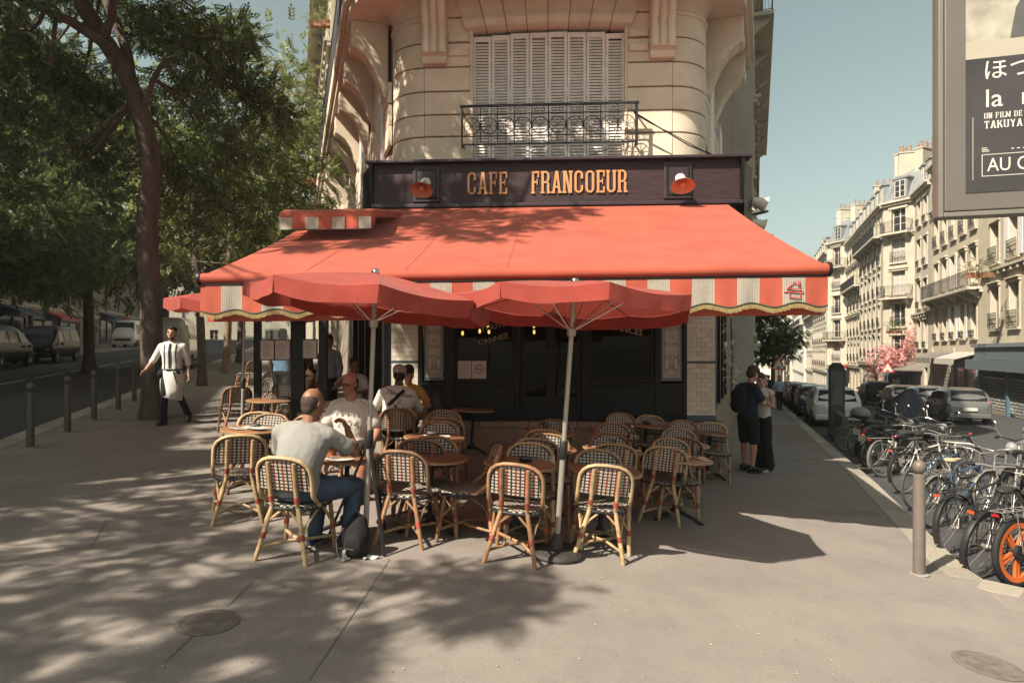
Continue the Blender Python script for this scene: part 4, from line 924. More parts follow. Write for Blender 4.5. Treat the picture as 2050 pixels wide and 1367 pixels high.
# ------------------------------------------------------------------ rattan bistro chairs
def chair_proto():
    t = thing('bistro_chair', 'x', 'chair', Matrix(), 'rattan bistro chairs on the terrace')
    def seat_out(k, grow=0.0):
        a = 2*math.pi*k; c, s = math.cos(a), math.sin(a)
        x = math.copysign(abs(c)**0.62, c)*(0.205+grow); y = math.copysign(abs(s)**0.62, s)*(0.20+grow)
        return x*(1-0.10*(y < 0)*abs(y)/0.2), y
    n = 28; m = MB(); rings = []
    for z, g_ in ((0.425,-0.02),(0.43,0.0),(0.45,0.004),(0.458,-0.012),(0.455,-0.10),(0.452,-0.19)): rings.append([(*seat_out(q/n, g_), z) for q in range(n)])
    m.loft(rings); m.build('seat', 'weave_seat', t, smooth=50)
    m = MB(); m.tube([(*seat_out(q/n, 0.008), 0.435) for q in range(n)], 0.011, 6, closed=True); m.build('seat_rim', 'binding_black', t, 60)
    def by(z, x=0): return -0.175 - 0.085*max(0,(z-0.5))/0.38 - 0.030*(1-(x/0.21)**2)
    hoop = []
    for q in range(23):
        u = q/22
        if u < 0.28: k = u/0.28; x, z = -0.205, 0.45 + 0.26*k
        elif u > 0.72: k = (1-u)/0.28; x, z = 0.205, 0.45+0.26*k
        else:
            a = math.pi*(1-(u-0.28)/0.44); c, s = math.cos(a), math.sin(a); x = 0.205*math.copysign(abs(c)**0.75, c); z = 0.71 + 0.165*abs(s)**0.8
        y = by(z, x) if z > 0.55 else by(0.55, x) + (0.55-z)*1.1
        hoop.append((x, y, z))
    m = MB(); m.tube(hoop, 0.017, 8); m.build('back_hoop', 'rattan', t, 60)
    m = MB(); m.tube([(x*0.93, y-0.004, z-0.014) for x, y, z in hoop[5:-5]], 0.008, 6); m.build('hoop_binding', 'binding_black', t, 60)
    def hw(z): return 0.188 if z < 0.70 else 0.188*max(0.0, 1-((z-0.70)/0.165)**2.2)**0.5
    m = MB(); nz = 12
    for side, mi in ((0.004,1),(-0.004,0)):
        m.mi = mi
        def bp_(a, tt):
            z = 0.60 + 0.262*tt; w = max(hw(z), 0.02); x = w*(2*a-1); return (x, by(z,x)+side, z)
        m.grid(bp_, 8, nz)
    m.build('backrest', ['weave_back', 'weave_plain'], t, smooth=70)
    m = MB(); m.tube([(-0.195, by(0.595,0.19),0.595),(-0.1,by(0.595,0.1),0.595),(0.1,by(0.595,0.1),0.595),(0.195,by(0.595,0.19),0.595)], 0.010, 6); m.build('back_rail', 'binding_black', t, 60)
    bnd = MB().tube([(0,0,-0.025),(0,0,0.025)], 0.0205, 8); bm_ = bnd.mesh('binding', 'binding_red', 60)
    def aim(a, b, u):
        a, b = Vector(a), Vector(b); return Matrix.Translation(a.lerp(b,u)) @ (b-a).to_track_quat('Z','Y').to_matrix().to_4x4()
    for s in (-1,1):
        a, b = (s*0.098,-0.20,0.45), (s*0.098, by(0.84,0.1)-0.012, 0.835)
        m = MB(); m.tube([a, (s*0.098, by(0.6,0.1)-0.018, 0.6), b], 0.0165, 8); p = m.build('back_post', 'rattan', t, 60); obj('binding', bm_, p, aim(a, (s*0.098, by(0.6,0.1)-0.016,0.6), 0.5))
        for (a, b) in (((s*0.10,-0.20,0.45), (s*0.195,-0.245,0.0)), ((s*0.175,0.165,0.43), (s*0.205,0.215,0.0))):
            m = MB(); mid = tuple((a[i]+b[i])/2 for i in range(3)); m.tube([a, mid, b], [0.0175,0.0185,0.017], 8); l = m.build('leg', 'rattan', t, 60); obj('binding', bm_, l, aim(a, b, 0.52))
    m = MB(); m.tube([(-0.185,-0.235,0.10),(-0.06,-0.05,0.115),(0.06,0.03,0.12),(0.205,0.205,0.11)], 0.014, 6); m.build('stretcher', 'rattan', t, 60)
    m = MB(); m.tube([(0.185,-0.235,0.10),(0.06,-0.05,0.132),(-0.06,0.03,0.14),(-0.205,0.205,0.12)], 0.014, 6); m.build('stretcher', 'rattan', t, 60)
    m = MB()
    for s in (-1,1):
        m.tube([(s*0.145,-0.222,0.22),(s*0.12,-0.215,0.33),(s*0.03,-0.195,0.42)], 0.0095, 5); m.tube([(s*0.15,-0.222,0.22),(s*0.165,-0.16,0.33),(s*0.185,-0.05,0.42)], 0.0095, 5)
        m.tube([(s*0.19,0.19,0.22),(s*0.185,0.10,0.34),(s*0.19,0.02,0.42)], 0.0095, 5); m.tube([(s*0.19,0.19,0.22),(s*0.12,0.185,0.34),(s*0.04,0.18,0.42)], 0.0095, 5)
    m.build('braces', 'rattan', t, 60)
    return t
cp = chair_proto(); first = [True]
random.seed(8)
def chair(px, py, face, label, h=0.825, dd=None):
    # px,py: middle of the top of the hoop; face: 0 faces away from the camera, 180 faces it
    a = -R(face); off = RZ(a) @ Vector((0,-0.25,0))
    p = G(px, py, h) if dd is None else P(px, py, dd)
    q = Vector((p.x-off.x-0.05, p.y-off.y, 0)); q.z = H(q.x, q.y)
    m = stand(q, a + random.uniform(-0.06,0.06)) @ Matrix.Diagonal((1.09,1.07,0.945,1))
    if first[0]:
        cp.matrix_world = m; WM[cp] = m; cp['label'] = label; first[0] = False; return cp
    return ctree(cp, m, label, swap={'rattan':'rattan_dark'} if random.random() < 0.45 else None)
# front row, backs to the camera
CH = [
 (577,914,8,'rattan chair with the man in the grey T-shirt sitting on it'),
 (806,901,12,'empty rattan chair beside the black rucksack, its back to the camera'),
 (1031,927,14,'rattan chair with its back to camera, left of the right umbrella pole'),
 (1211,930,3,'rattan chair nearest the camera, just right of the right umbrella pole'),
 (1330,894,8,'rattan chair with its back to camera at rightmost near table'),
 (487,870,-22,'sunlit rattan chair at far left beside the table with paper menus'),
 (872,876,172,'rattan chair facing the camera behind the dark table by the rucksack'),
 (846,878,4,'rattan chair back to back with another before the middle sunlit table'),
 (882,845,178,'sunlit rattan chair facing camera behind the middle sunlit table'),
 (896,836,2,'rattan chair turned away behind the sunlit chair of the middle table'),
 (894,823,180,'shaded rattan chair facing camera left of the cafe door, below two others'),
 (917,790,176,'shaded rattan chair left of the dark table near the cafe door'),
 (990,797,186,'shaded rattan chair right of the dark table near the cafe door'),
 (864,790,170,'shaded rattan chair under the left etched glass panel'),
 (990,893,-95,'rattan chair turned sideways behind the chair left of the pole'),
 (1062,889,178,'rattan chair facing camera behind the near table left of the pole'),
 (1072,877,3,'rattan chair turned away behind the table left of the pole'),
 (1097,871,180,'sunlit rattan chair facing camera just left of the right umbrella pole'),
 (1092,860,0,'shaded rattan chair turned away left of the umbrella pole, half hidden'),
 (1108,842,182,'shaded rattan chair facing camera under the cafe door, left of pole'),
 (1197,903,176,'rattan chair facing camera behind the near table right of the pole'),
 (1226,888,5,'brown rattan chair turned away behind the near table right of pole'),
 (1217,870,180,'brightly sunlit rattan chair facing camera right of the umbrella pole'),
 (1227,849,182,'shaded rattan chair at the table with napkins under the right window'),
 (1241,828,178,'shaded rattan chair against the plinth, leftmost of the back right pair'),
 (1300,833,184,'shaded rattan chair against the plinth below the right etched panel'),
 (1341,880,178,'brightly sunlit rattan chair facing camera at rightmost near table'),
 (1365,876,4,'brown rattan chair turned away behind the rightmost sunlit chair'),
 (1354,859,180,'shaded rattan chair at the second table from the right end'),
 (1366,843,178,'shaded rattan chair below the right tiled pillar, left of its table'),
 (1424,847,188,'shaded rattan chair at the far right end of the terrace by the couple'),
 (478,774,-30,'dark rattan chair left of the third umbrella pole'),
 (571,769,10,'dark rattan chair behind the head of the man in grey'),
 (549,745,176,'small rattan chair seen through the terrace screen, upper of two'),
 (549,757,184,'small rattan chair seen through the terrace screen, lower of two'),
 (524,827,170,'rattan chair facing camera behind the table with paper menus, left one'),
 (545,830,186,'pale sunlit rattan chair behind the table with paper menus'),
 (662,806,180,'rattan chair facing camera behind the wooden table with the ashtray'),
 (628,832,6,'rattan chair turned away beside the raised arm of the man in grey'),
 (508,722,-60,'dark rattan chair seen edge on beyond the terrace screen'),
 (716,836,180,'rattan chair under the man in the white printed T-shirt'),
 (800,818,-8,'rattan chair under the person in the grey cap'),
 (824,800,180,'rattan chair under the person in the yellow T-shirt'),
 (622,762,168,'rattan chair under the woman seated in the dark terrace corner'),
 (717,772,180,'rattan chair under the man in white at the dark rear table')]
CHO = {}
for px_, py_, fa, lb in CH: CHO[(px_,py_)] = chair(px_, py_, fa, lb)

# ------------------------------------------------------------------ round tables
def table_proto():
    t = thing('bistro_table', 'x', 'table', Matrix(), 'round tables on the terrace')
    MB().lathe([(0.30,0.700),(0.318,0.702),(0.318,0.728),(0.312,0.730)], 40).build('table_top', 'tabletop', t, 40)
    m = MB(); m.lathe([(0.3185,0.704),(0.328,0.706),(0.329,0.722),(0.3185,0.727)], 40, caps=False); m.build('edge_band', 'table_edge', t, 50)
    MB().lathe([(0.10,0.698),(0.05,0.68),(0.022,0.64),(0.02,0.40),(0.026,0.38),(0.02,0.36),(0.022,0.18),(0.045,0.15),(0.05,0.10),(0.03,0.07)], 14).build('column', 'iron', t, 50)
    lg = MB(); lg.tube([(0.03,0,0.10),(0.10,0,0.085),(0.20,0,0.05),(0.27,0,0.02)], [0.026,0.022,0.018,0.02], 7); lg.sph((0.275,0,0.016), (0.03,0.02,0.016), 8, 6); lm = lg.mesh('foot', 'iron', 60)
    for q in range(3): obj('foot', lm, t, RZ(R(90+120*q)))
    return t
tp = table_proto(); tfirst = [True]
def table(px, py, label, rz=0):
    p = G(px, py, 0.695); q = Vector((p.x-0.045, p.y, 0)); q.z = H(q.x, q.y); m = stand(q, rz) @ Matrix.Diagonal((1.02,1.02,0.95,1))
    if tfirst[0]: tp.matrix_world = m; WM[tp] = m; tp['label'] = label; tfirst[0] = False; return tp
    return ctree(tp, m, label)
TB = {}
for k_, px_, py_, lb in (
 ('n1',1208,938,'round wooden table right of the right umbrella pole, nearest the camera'),
 ('n2',1040,925,'round wooden table left of the right umbrella pole, dark ashtray on it'),
 ('m1',872,873,'sunlit round table in the middle with ashtray and menu'),
 ('n3',868,912,'dark round table behind the chair by the rucksack'),
 ('men',700,912,'round table between the two seated men, with drinks and plant'),
 ('l2',650,827,'round wooden table with a square ashtray left of the seated man'),
 ('l1',510,857,'round table at far left with folded paper menus on it'),
 ('m2',1090,893,'sunlit round table behind the chairs left of the pole'),
 ('m3',1222,897,'round table with napkin and bottle right of the umbrella pole'),
 ('r1',1360,914,'round table at right with a glass and a dark ashtray'),
 ('r2',1364,885,'small shaded round table second from the right end'),
 ('r3',1420,864,'round table at the far right end of the terrace'),
 ('b1',1291,849,'dark round table against the plinth between two chairs'),
 ('b2',1224,867,'shaded round table with glasses and napkins under the right window'),
 ('b3',1098,862,'shaded round table with glasses below the cafe door'),
 ('b4',949,818,'dark round table between two chairs near the cafe door'),
 ('c1',808,800,'dark round table between the capped person and the yellow shirt'),
 ('c2',660,778,'dark round table of the pair seated in the terrace corner'),
 ('c3',540,800,'black square-looking round table inside the terrace screen')): TB[k_] = table(px_, py_, lb)
def tpos(k_, x, y, z=0.731): return WM[TB[k_]] @ Matrix.Translation((x, y, z))
# things on the tables
def ashtray(m, label):
    t = thing('ashtray', label, 'ashtray', m, 'ashtrays on the tables')
    MB().lathe([(0.035,0.0),(0.055,0.004),(0.060,0.035),(0.054,0.036),(0.046,0.012),(0.0,0.010)], 18).build('bowl', 'iron', t, 40)
    MB().lathe([(0.0,0.037),(0.058,0.0365),(0.05,0.05),(0.012,0.056),(0.012,0.068),(0.0,0.07)], 18).build('lid', 'iron_grey', t, 40)
for k_, x, y, lb in (('n2',0.05,0.05,'dark ashtray on the near table left of the umbrella pole'),('m1',-0.03,0.02,'ashtray on the sunlit middle table'),('r1',-0.02,0.10,'dark ashtray on the rightmost near table'),('b1',0,0,'ashtray on the table against the plinth'),('l1',0.02,0.02,'ashtray beside the folded menus at far left'),('m2',0.02,0.03,'ashtray on the sunlit table left of the pole'),('b2',0.03,0.03,'ashtray between the glasses under the right window')): ashtray(tpos(k_,x,y), lb)
def menu(m, w, h, label):
    t = thing('menu_card', label, 'menu', m, 'menus on the tables')
    o = MB(); o.grid(lambda a, b: ((a-0.5)*w, (b-0.5)*h, 0.003 + 0.010*abs(2*a-1)), 8, 2); o.build('sheet', 'paper', t)
    l = MB()
    for q in range(6): l.bx(-w*0.4, -w*0.05, -h*0.4+q*h*0.13, -h*0.4+q*h*0.13+0.006, 0.0145, 0.0155)
    stuff(l.build('print', 'paper_line', t))
menu(tpos('m1',0.03,-0.02) @ RZ(0.3), 0.28, 0.16, 'menu lying under the ashtray on the middle sunlit table')
menu(tpos('l1',-0.08,-0.02) @ RZ(0.9), 0.30, 0.20, 'white folded menu sheet on the far left table')
menu(tpos('l1',0.09,-0.08,0.748) @ RZ(-0.5), 0.26, 0.18, 'second menu leaf lying across the far left table')
menu(tpos('men',-0.02,-0.20) @ RZ(-0.2), 0.22, 0.14, 'white menu card in front of the glasses on the men\'s table')
menu(tpos('l2',0.02,0.0) @ RZ(0.1), 0.16, 0.14, 'square card under the ashtray on the left wooden table')
ashtray(tpos('l2',0.02,0.0,0.748), 'ashtray on the square card on the left wooden table')
def tumbler(m, label, r=0.032, h=0.10, drink=None):
    t = thing('drinking_glass', label, 'glass', m, 'glasses on the tables')
    MB().lathe([(0.0,0.002),(r*0.85,0.0),(r,h),(r-0.003,h),(r*0.82,0.008),(0.0,0.010)], 16, caps=False).build('vessel', 'drink_glass', t, 50)
    if drink: MB().lathe([(r*0.80,0.010),(r*0.90,h*0.6),(0.0,h*0.6)], 14).build('drink', drink, t, 50)
mat('cola', (0.03,0.012,0.008), 0.1, var=0); mat('rose_drink', (0.45,0.10,0.07), 0.15, var=0)
for x, y, h, dr, lb in ((-0.02,0.0,0.13,'cola','tall glass of dark drink on the men\'s table'),(0.05,0.06,0.11,None,'empty clear tumbler among drinks of the two men'),(0.10,-0.01,0.10,'cola','short dark drink nearest the pole on the men\'s table'),(0.15,0.05,0.11,'rose_drink','pinkish drink nearest the white shirt on the men\'s table'),(-0.06,0.08,0.14,None,'tall clear glass beside the potted plant')): tumbler(tpos('men',x,y), lb, 0.03, h, dr)
for k_, x, y, lb in (('b3',-0.05,0.0,'left tumbler on the table below the cafe door'),('b3',0.18,0.0,'right tumbler on the table below the cafe door'),('b2',-0.06,0.02,'left tumbler on the table under the right window'),('b2',0.16,0.02,'right tumbler on the table under the right window'),('r1',0.14,0.0,'clear tumbler on the rightmost near table'),('m3',0.0,0.05,'clear tumbler on the table with the napkin')): tumbler(tpos(k_,x,y), lb, 0.04, 0.10)
def napkin(m, label): tag(MB().grid(lambda a, b: ((a-0.5)*0.16, (b-0.5)*0.07, 0.008+0.006*math.sin(a*7)*math.cos(b*5)), 8, 4).build('napkin', 'paper', None, 60, m=m), label, 'napkin', 'napkins on the tables')
napkin(tpos('b3',-0.17,0) @ RZ(0.2), 'white napkin on the table below the cafe door'); napkin(tpos('b2',-0.19,-0.02) @ RZ(0.3), 'white napkin at left of the table under right window'); napkin(tpos('b2',0.22,-0.12) @ RZ(-0.3), 'striped napkin at right of the table under right window'); napkin(tpos('m3',-0.22,0.0) @ RZ(0.2), 'sunlit white napkin at left of the bottle table'); napkin(tpos('r1',0.20,-0.10) @ RZ(-0.4), 'napkin with cutlery on the rightmost near table')
napkin(tpos('m3',0.26,-0.05) @ RZ(1.2), 'white napkin hanging at the right edge of the bottle table')
def bottle(m, label, mt='drink_glass', h=0.27):
    t = thing('water_bottle', label, 'bottle', m, 'bottles on the tables')
    MB().lathe([(0.036,0.0),(0.038,0.01),(0.038,h*0.55),(0.03,h*0.68),(0.014,h*0.8),(0.014,h)], 16).build('vessel', mt, t, 50)
    MB().lathe([(0.016,h),(0.016,h+0.015)], 10).build('cap', 'lamp_white', t)
bottle(tpos('m3',0.20,0.05), 'clear bottle on the table right of the umbrella pole'); bottle(tpos('c1',0.22,-0.12), 'tall pale bottle beside the capped person', 'pale_blue', 0.3); bottle(tpos('c2',0.08,-0.1), 'clear bottle in the dark terrace corner')
# potted plant on the men's table
pt = thing('potted_plant', 'small green potted plant on the table of the two men', 'plant', tpos('men',-0.14,0.02))
MB().lathe([(0.035,0),(0.045,0.06),(0.05,0.065),(0.043,0.062)], 14).build('pot', 'terracotta_pot', pt, 40)
random.seed(2); m = MB()
for q in range(150):
    a, e, L_ = random.uniform(0,6.28), random.uniform(0.2,1.4), random.uniform(0.05,0.13); d = Vector((math.cos(a)*math.cos(e), math.sin(a)*math.cos(e), math.sin(e))); w = d.cross(Vector((0,0,1))).normalized()*0.009
    c = Vector((random.uniform(-0.03,0.03),random.uniform(-0.03,0.03),0.06)); tip = c + d*L_; m.add([c, c+d*L_*0.6+w, tip, c+d*L_*0.6-w], [(0,1,2,3)])
stuff(m.build('foliage', 'leaf_pale', pt))

# ------------------------------------------------------------------ parasols
def umbrella(base, top, r, label, ribs=8, tilt=(0,0), drop=0.16, rot=0.0, rise=0.20, foot='plate'):
    base = Vector(base); top = Vector(top); ax = (top-base).normalized(); L_ = (top-base).length
    x = Vector((1,0,0)); x = (x-ax*x.dot(ax)).normalized(); y = ax.cross(x)
    t = thing('parasol', label, 'parasol', frame(base, x, y, ax), 'red parasols over the terrace')
    MB().tube([(0,0,0.03),(0,0,0.95)], 0.024, 14).build('lower_pole', 'pole_grey', t, 60)
    MB().tube([(0,0,0.85),(0,0,L_-0.02)], 0.0205, 14).build('upper_pole', 'pole_grey', t, 60)
    MB().lathe([(0.028,0.84),(0.036,0.85),(0.036,0.99),(0.03,1.0)], 14).build('pole_sleeve', 'black_plastic', t, 40)
    MB().lathe([(0.018,L_-0.03),(0.03,L_-0.02),(0.036,L_),(0.028,L_+0.022),(0.0,L_+0.032)], 14).build('finial', 'chrome', t, 60)
    if foot == 'plate':
        MB().lathe([(0.22,0.0),(0.225,0.035),(0.20,0.06),(0.06,0.075),(0.035,0.20)], 28).build('base', 'cast_iron', t, 40)
    else:
        for q in range(3):
            a = R(70+120*q); m = MB(); m.beam((0.02*math.cos(a),0.02*math.sin(a),0.85),(0.33*math.cos(a),0.33*math.sin(a),0.02),0.022,0.022); m.build('tripod_leg', 'black_plastic', t)
    top_m = T(0,0,L_-0.01) @ RX(tilt[0]) @ RY(tilt[1]) @ RZ(rot)
    def cv(a, k, sag):                                     # canopy surface: k=0 hub .. 1 rim
        return Vector((math.cos(a)*r*k, math.sin(a)*r*k, -rise*(k**1.25)))
    for q in range(ribs):
        a0, a1 = 2*math.pi*q/ribs, 2*math.pi*(q+1)/ribs
        m = MB()
        def f(u, k):
            p0, p1 = cv(a0,k,0), cv(a1,k,0); p = p0.lerp(p1,u); p.z -= 0.035*math.sin(math.pi*u)*k; return top_m @ p
        m.grid(f, 6, 8); pn = m.build('canopy_panel', 'umbrella_red', t, smooth=50)
        m = MB()
        def g_(u, k):
            p = cv(a0,1,0).lerp(cv(a1,1,0),u); p.z -= 0.035*math.sin(math.pi*u); n_ = Vector((p.x,p.y,0)).normalized()
            p = p + n_*(0.004-0.012*k+0.008*math.sin(u*19+q*2)*k); p.z -= drop*k*(1+0.05*math.sin(u*9+q)); return top_m @ p
        m.grid(g_, 10, 3); m.build('flap', 'umbrella_red', pn, smooth=60)
        m = MB(); m.tube([top_m @ (cv(a0,k/5,0)+Vector((0,0,-0.012))) for k in range(6)], 0.006, 5); rb = m.build('rib', 'chrome', t)
        m = MB(); m.tube([top_m @ (cv(a0,0.52,0)+Vector((0,0,-0.016))), Vector((0.03*math.cos(a0),0.03*math.sin(a0),L_-0.40))], 0.005, 5); m.build('strut', 'chrome', rb)
    MB().lathe([(0.024,L_-0.46),(0.038,L_-0.45),(0.038,L_-0.39),(0.024,L_-0.38)], 14).build('runner', 'pole_grey', t, 40)
    return t
umbrella(G(1113,1112), P(1151,563,5.45), 1.0, 'red parasol on the right with grey pole, its underside showing', tilt=(R(-8),R(-1)), rot=R(8), rise=0.155, drop=0.115)
umbrella(G(731,1092), P(752,545,5.45), 1.0, 'red parasol on the left with grey pole beside the seated men', tilt=(R(-5.5),R(3)), rot=R(14), rise=0.19, drop=0.125, foot='tripod')
umbrella(P(484,0,10.6).xy.to_3d() + Vector((0,0,H(P(484,0,10.6).x,10.6))), P(490,578,10.6), 1.15, 'red parasol behind the left end of the awning, mostly hidden', tilt=(0,R(3)), rot=R(20), rise=0.25)
# black rucksack by the pole
bgk = thing('rucksack', 'black rucksack on the ground between umbrella pole and chair', 'bag', stand(G(712,1112), R(-15)) @ Matrix.Scale(0.86,4))
m = MB(); m.sph((0,0,0.17),(0.14,0.11,0.19),14,10); m.sph((0.0,0.02,0.30),(0.10,0.08,0.10),12,8); m.sph((0.02,-0.09,0.12),(0.10,0.05,0.11),12,8); m.sph((0.0,0,0.05),(0.14,0.12,0.055),12,8); obj('body', remesh(m,0.02,4), bgk).data.materials.append(MT['black_cloth'])
m = MB(); m.tube([(-0.08,-0.06,0.30),(-0.13,-0.14,0.18),(-0.10,-0.16,0.05),(-0.02,-0.19,0.012)], 0.012, 6); m.build('strap', 'black_plastic', bgk, 60)
m = MB(); m.tube([(-0.04,0,0.38),(0,0.0,0.43),(0.04,0,0.38)], 0.009, 6); m.build('grab_handle', 'black_plastic', bgk, 60)
m = MB(); m.obox(T(-0.03,-0.175,0.05) @ RX(R(-40)) @ RY(R(-15)), 0.03, 0.006, 0.11); m.build('buckle_strap', 'grey_plastic', bgk)
m = MB(); m.bx(-0.05,0.05,-0.141,-0.138,0.10,0.105); m.build('zip', 'grey_plastic', bgk)
tag(MB().grid(lambda a, b: ((a-0.5)*0.13,(b-0.5)*0.06,0.012+0.012*math.sin(a*8+b*4)), 8, 4).build('crumpled_paper', 'paper', None, None, m=stand(G(742,1118), 0.5)), 'crumpled white paper lying on the ground beside the rucksack', 'paper')
# bollards
def bollard(p, h, r, mt, label, grp):
    t = thing('bollard', label, 'bollard', Matrix.Translation(p), grp)
    MB().lathe([(r,0.0),(r,h-0.15),(r*0.98,h-0.14),(r*0.75,h-0.135),(r*0.75,h-0.125)], 20).build('shaft', mt, t, 40)
    MB().sph((0,0,h-0.065), (r*1.12,r*1.12,0.065), 18, 12).build('knob', mt if mt != 'bollard_brown' else 'bollard_brown', t, 60)
    MB().lathe([(r+0.03,0.0),(r+0.03,0.006),(r+0.004,0.012)], 20).build('collar', 'kerb_grey', t, 40)
LB = ['nearest of the five brown left bollards', 'second brown bollard from the left edge', 'middle one of the five left bollards', 'brown bollard fourth from the left edge', 'farthest left bollard beside the big tree trunk']
for i, (px_, py_) in enumerate(((61,896),(135,866),(188,841),(237,821),(269,804))): bollard(G(px_,py_), 0.92, 0.05, 'bollard_brown', LB[i]+', ball-topped metal', 'bollards along the left kerb')
bollard(G(1840,1149), 1.06, 0.052, 'bollard_grey', 'tall grey ball-topped bollard in front of the bicycles', 'bollards along the right kerb')
bollard(RS(1.0,2.9,-KERB), 1.05, 0.052, 'bollard_grey', 'grey ball-topped bollard behind the pale saddle, right of the motorcycle', 'bollards along the right kerb')
bollard(RS(5.2,2.7,-KERB), 1.05, 0.052, 'bollard_grey', 'farther grey ball-topped bollard among the motorcycles', 'bollards along the right kerb')
# ------------------------------------------------------------------ trees
def spray_template(pairs=5, L=0.26, lw=0.022, ll=0.075):
    V = []; F = []
    def leaf(b, d, n):
        w = d.cross(n).normalized()*lw; t = b + d*ll
        i = len(V); V.extend([b, b+d*ll*0.5+w, t, b+d*ll*0.5-w]); F.append((i,i+1,i+2,i+3))
    up = Vector((0,0,1))
    for q in range(pairs):
        k = (q+1)/(pairs+1); b = Vector((L*k, 0, -0.10*L*k*k*2))
        for s in (-1,1): leaf(b, Vector((0.55, s*0.8, -0.25)).normalized(), up + Vector((0,0,0)))
    leaf(Vector((L*0.95,0,-0.2*L)), Vector((0.9,0,-0.35)).normalized(), up)
    return np.array([tuple(v) for v in V]), np.array(F)
def foliage_mesh(name, centers, radii, per, rng, tmpl, matn, scale=(0.8,1.25), droop=0.25):
    V0, F0 = tmpl; cs = []; outs = []
    for (c, r) in zip(centers, radii):
        n = max(3, int(per*rng.uniform(0.7,1.3)))
        d = rng.normal(size=(n,3)); d /= np.linalg.norm(d,axis=1)[:,None]+1e-9
        rad = rng.uniform(0.25,1.0,size=(n,1))**0.6
        cs.append(np.array(c)[None,:] + d*rad*np.array(r)[None,:]); outs.append(d)
    C = np.concatenate(cs); D = np.concatenate(outs); N = len(C)
    D = D + rng.normal(size=(N,3))*0.6; D[:,2] -= droop; D /= np.linalg.norm(D,axis=1)[:,None]
    up = np.tile(np.array([[0,0,1.0]]),(N,1)) + rng.normal(size=(N,3))*0.45
    Y = np.cross(up, D); Y /= np.linalg.norm(Y,axis=1)[:,None]+1e-9; Z = np.cross(D, Y)
    S = rng.uniform(*scale,size=(N,1,1))
    Rm = np.stack([D,Y,Z],axis=2)
    V = (np.einsum('nij,kj->nki', Rm, V0)*S + C[:,None,:]).reshape(-1,3)
    F = (F0[None,:,:] + (np.arange(N)*len(V0))[:,None,None]).reshape(-1,4)
    me = bpy.data.meshes.new(name); nv, nf = len(V), len(F)
    me.vertices.add(nv); me.vertices.foreach_set('co', V.astype(np.float32).ravel())
    me.loops.add(nf*4); me.loops.foreach_set('vertex_index', F.astype(np.int32).ravel())
    me.polygons.add(nf); me.polygons.foreach_set('loop_start', np.arange(0,nf*4,4,dtype=np.int32)); me.polygons.foreach_set('loop_total', np.full(nf,4,dtype=np.int32))
    me.update(calc_edges=True); me.materials.append(MT[matn]); return me
SPRAY = spray_template(); SPRAY_BIG = spray_template(4, 0.32, 0.030, 0.11); SPRAY_HUGE = spray_template(4, 0.5, 0.060, 0.20)
def bend(pts, n=6, wob=0.0, rng=None):
    pts = [Vector(p) for p in pts]; out = []
    for i in range(len(pts)-1):
        p0 = pts[max(0,i-1)]; p1 = pts[i]; p2 = pts[i+1]; p3 = pts[min(len(pts)-1,i+2)]
        for q in range(n):
            t = q/n; out.append(0.5*((2*p1)+(p2-p0)*t+(2*p0-5*p1+4*p2-p3)*t*t+(3*p1-p0-3*p2+p3)*t*t*t))
    out.append(pts[-1])
    if wob: out = [p + Vector((rng.uniform(-wob,wob), rng.uniform(-wob,wob), 0)) for p in out]
    return out
def tree(name, label, trunk, tr, blobs, leaf='leaf_dark', tmpl=SPRAY, per=26, clump=0.55, density=1.0, seed=1, bark='bark', limbs=None, group='street trees', flare=True, sc=(0.8,1.25), twigs=True):
    """trunk: list of points; tr: (base radius, top radius); blobs: [(centre, (rx,ry,rz))]"""
    rng = np.random.default_rng(seed)
    t = thing(name, label, 'tree', Matrix.Translation(trunk[0]), group)
    path = bend(trunk, 7, tr[0]*0.05, rng); n = len(path)
    rad = [tr[0] + (tr[1]-tr[0])*(i/(n-1)) for i in range(n)]
    if flare: rad[0] *= 1.45; rad[1] *= 1.16
    path[0] = path[0] - Vector((0,0,0.15))
    m = MB(); m.tube(path, rad, 16); m.build('trunk', bark, t, 70, world=True)
    lb = MB(); limbpts = []
    for pts, r0, r1 in (limbs or []):
        pp = bend(pts, 5, r0*0.15, rng); limbpts += pp[3:]; lb.tube(pp, [r0+(r1-r0)*i/(len(pp)-1) for i in range(len(pp))], 9)
    cs, rs = [], []
    for (c, r) in blobs:
        c = Vector(c); vol = r[0]*r[1]*r[2]; k = max(5, int(density*vol**0.72*7.5/clump))
        src = path[-1] if (path[-1]-c).length < 6 else path[int(n*0.75)]
        best = min(path[int(n*0.62):] + limbpts, key=lambda q: (q-c).length)
        mid = best.lerp(c,0.5) + Vector((rng.uniform(-.25,.25), rng.uniform(-.25,.25), -0.15)); rr_ = min(tr[1]*0.35, 0.02+0.010*(c-best).length)
        if not twigs and (c-best).length > 5: best = c.lerp(best, 0.3)
        pp = bend([best, best.lerp(c,0.5) if not twigs else mid, c], 5); rr_ = rr_ if twigs else 0.03; lb.tube(pp, [rr_*(1-0.75*i/(len(pp)-1)) for i in range(len(pp))], 6)
        for q in range(k):
            d = rng.normal(size=3); d /= np.linalg.norm(d); rad_ = rng.uniform(0.15,1.0)**0.45
            p = np.array(c) + d*rad_*np.array(r); cs.append(p); cr = clump*rng.uniform(0.6,1.35); rs.append((cr,cr,cr*0.7))
            if twigs and q % 2 == 0: pv_ = Vector(p); lb.tube([c.lerp(pv_,0.1), c.lerp(pv_,0.55)+Vector((0,0,0.1)), pv_], [0.02,0.012,0.005], 4, caps=False)
    lb.build('limbs', bark, t, 70, world=True)
    me = foliage_mesh('crown', cs, rs, per, rng, tmpl, leaf, sc)
    me.transform(Matrix.Translation(-Vector(trunk[0])))
    o = obj('crown', me, t); o['kind'] = 'stuff'
    return t
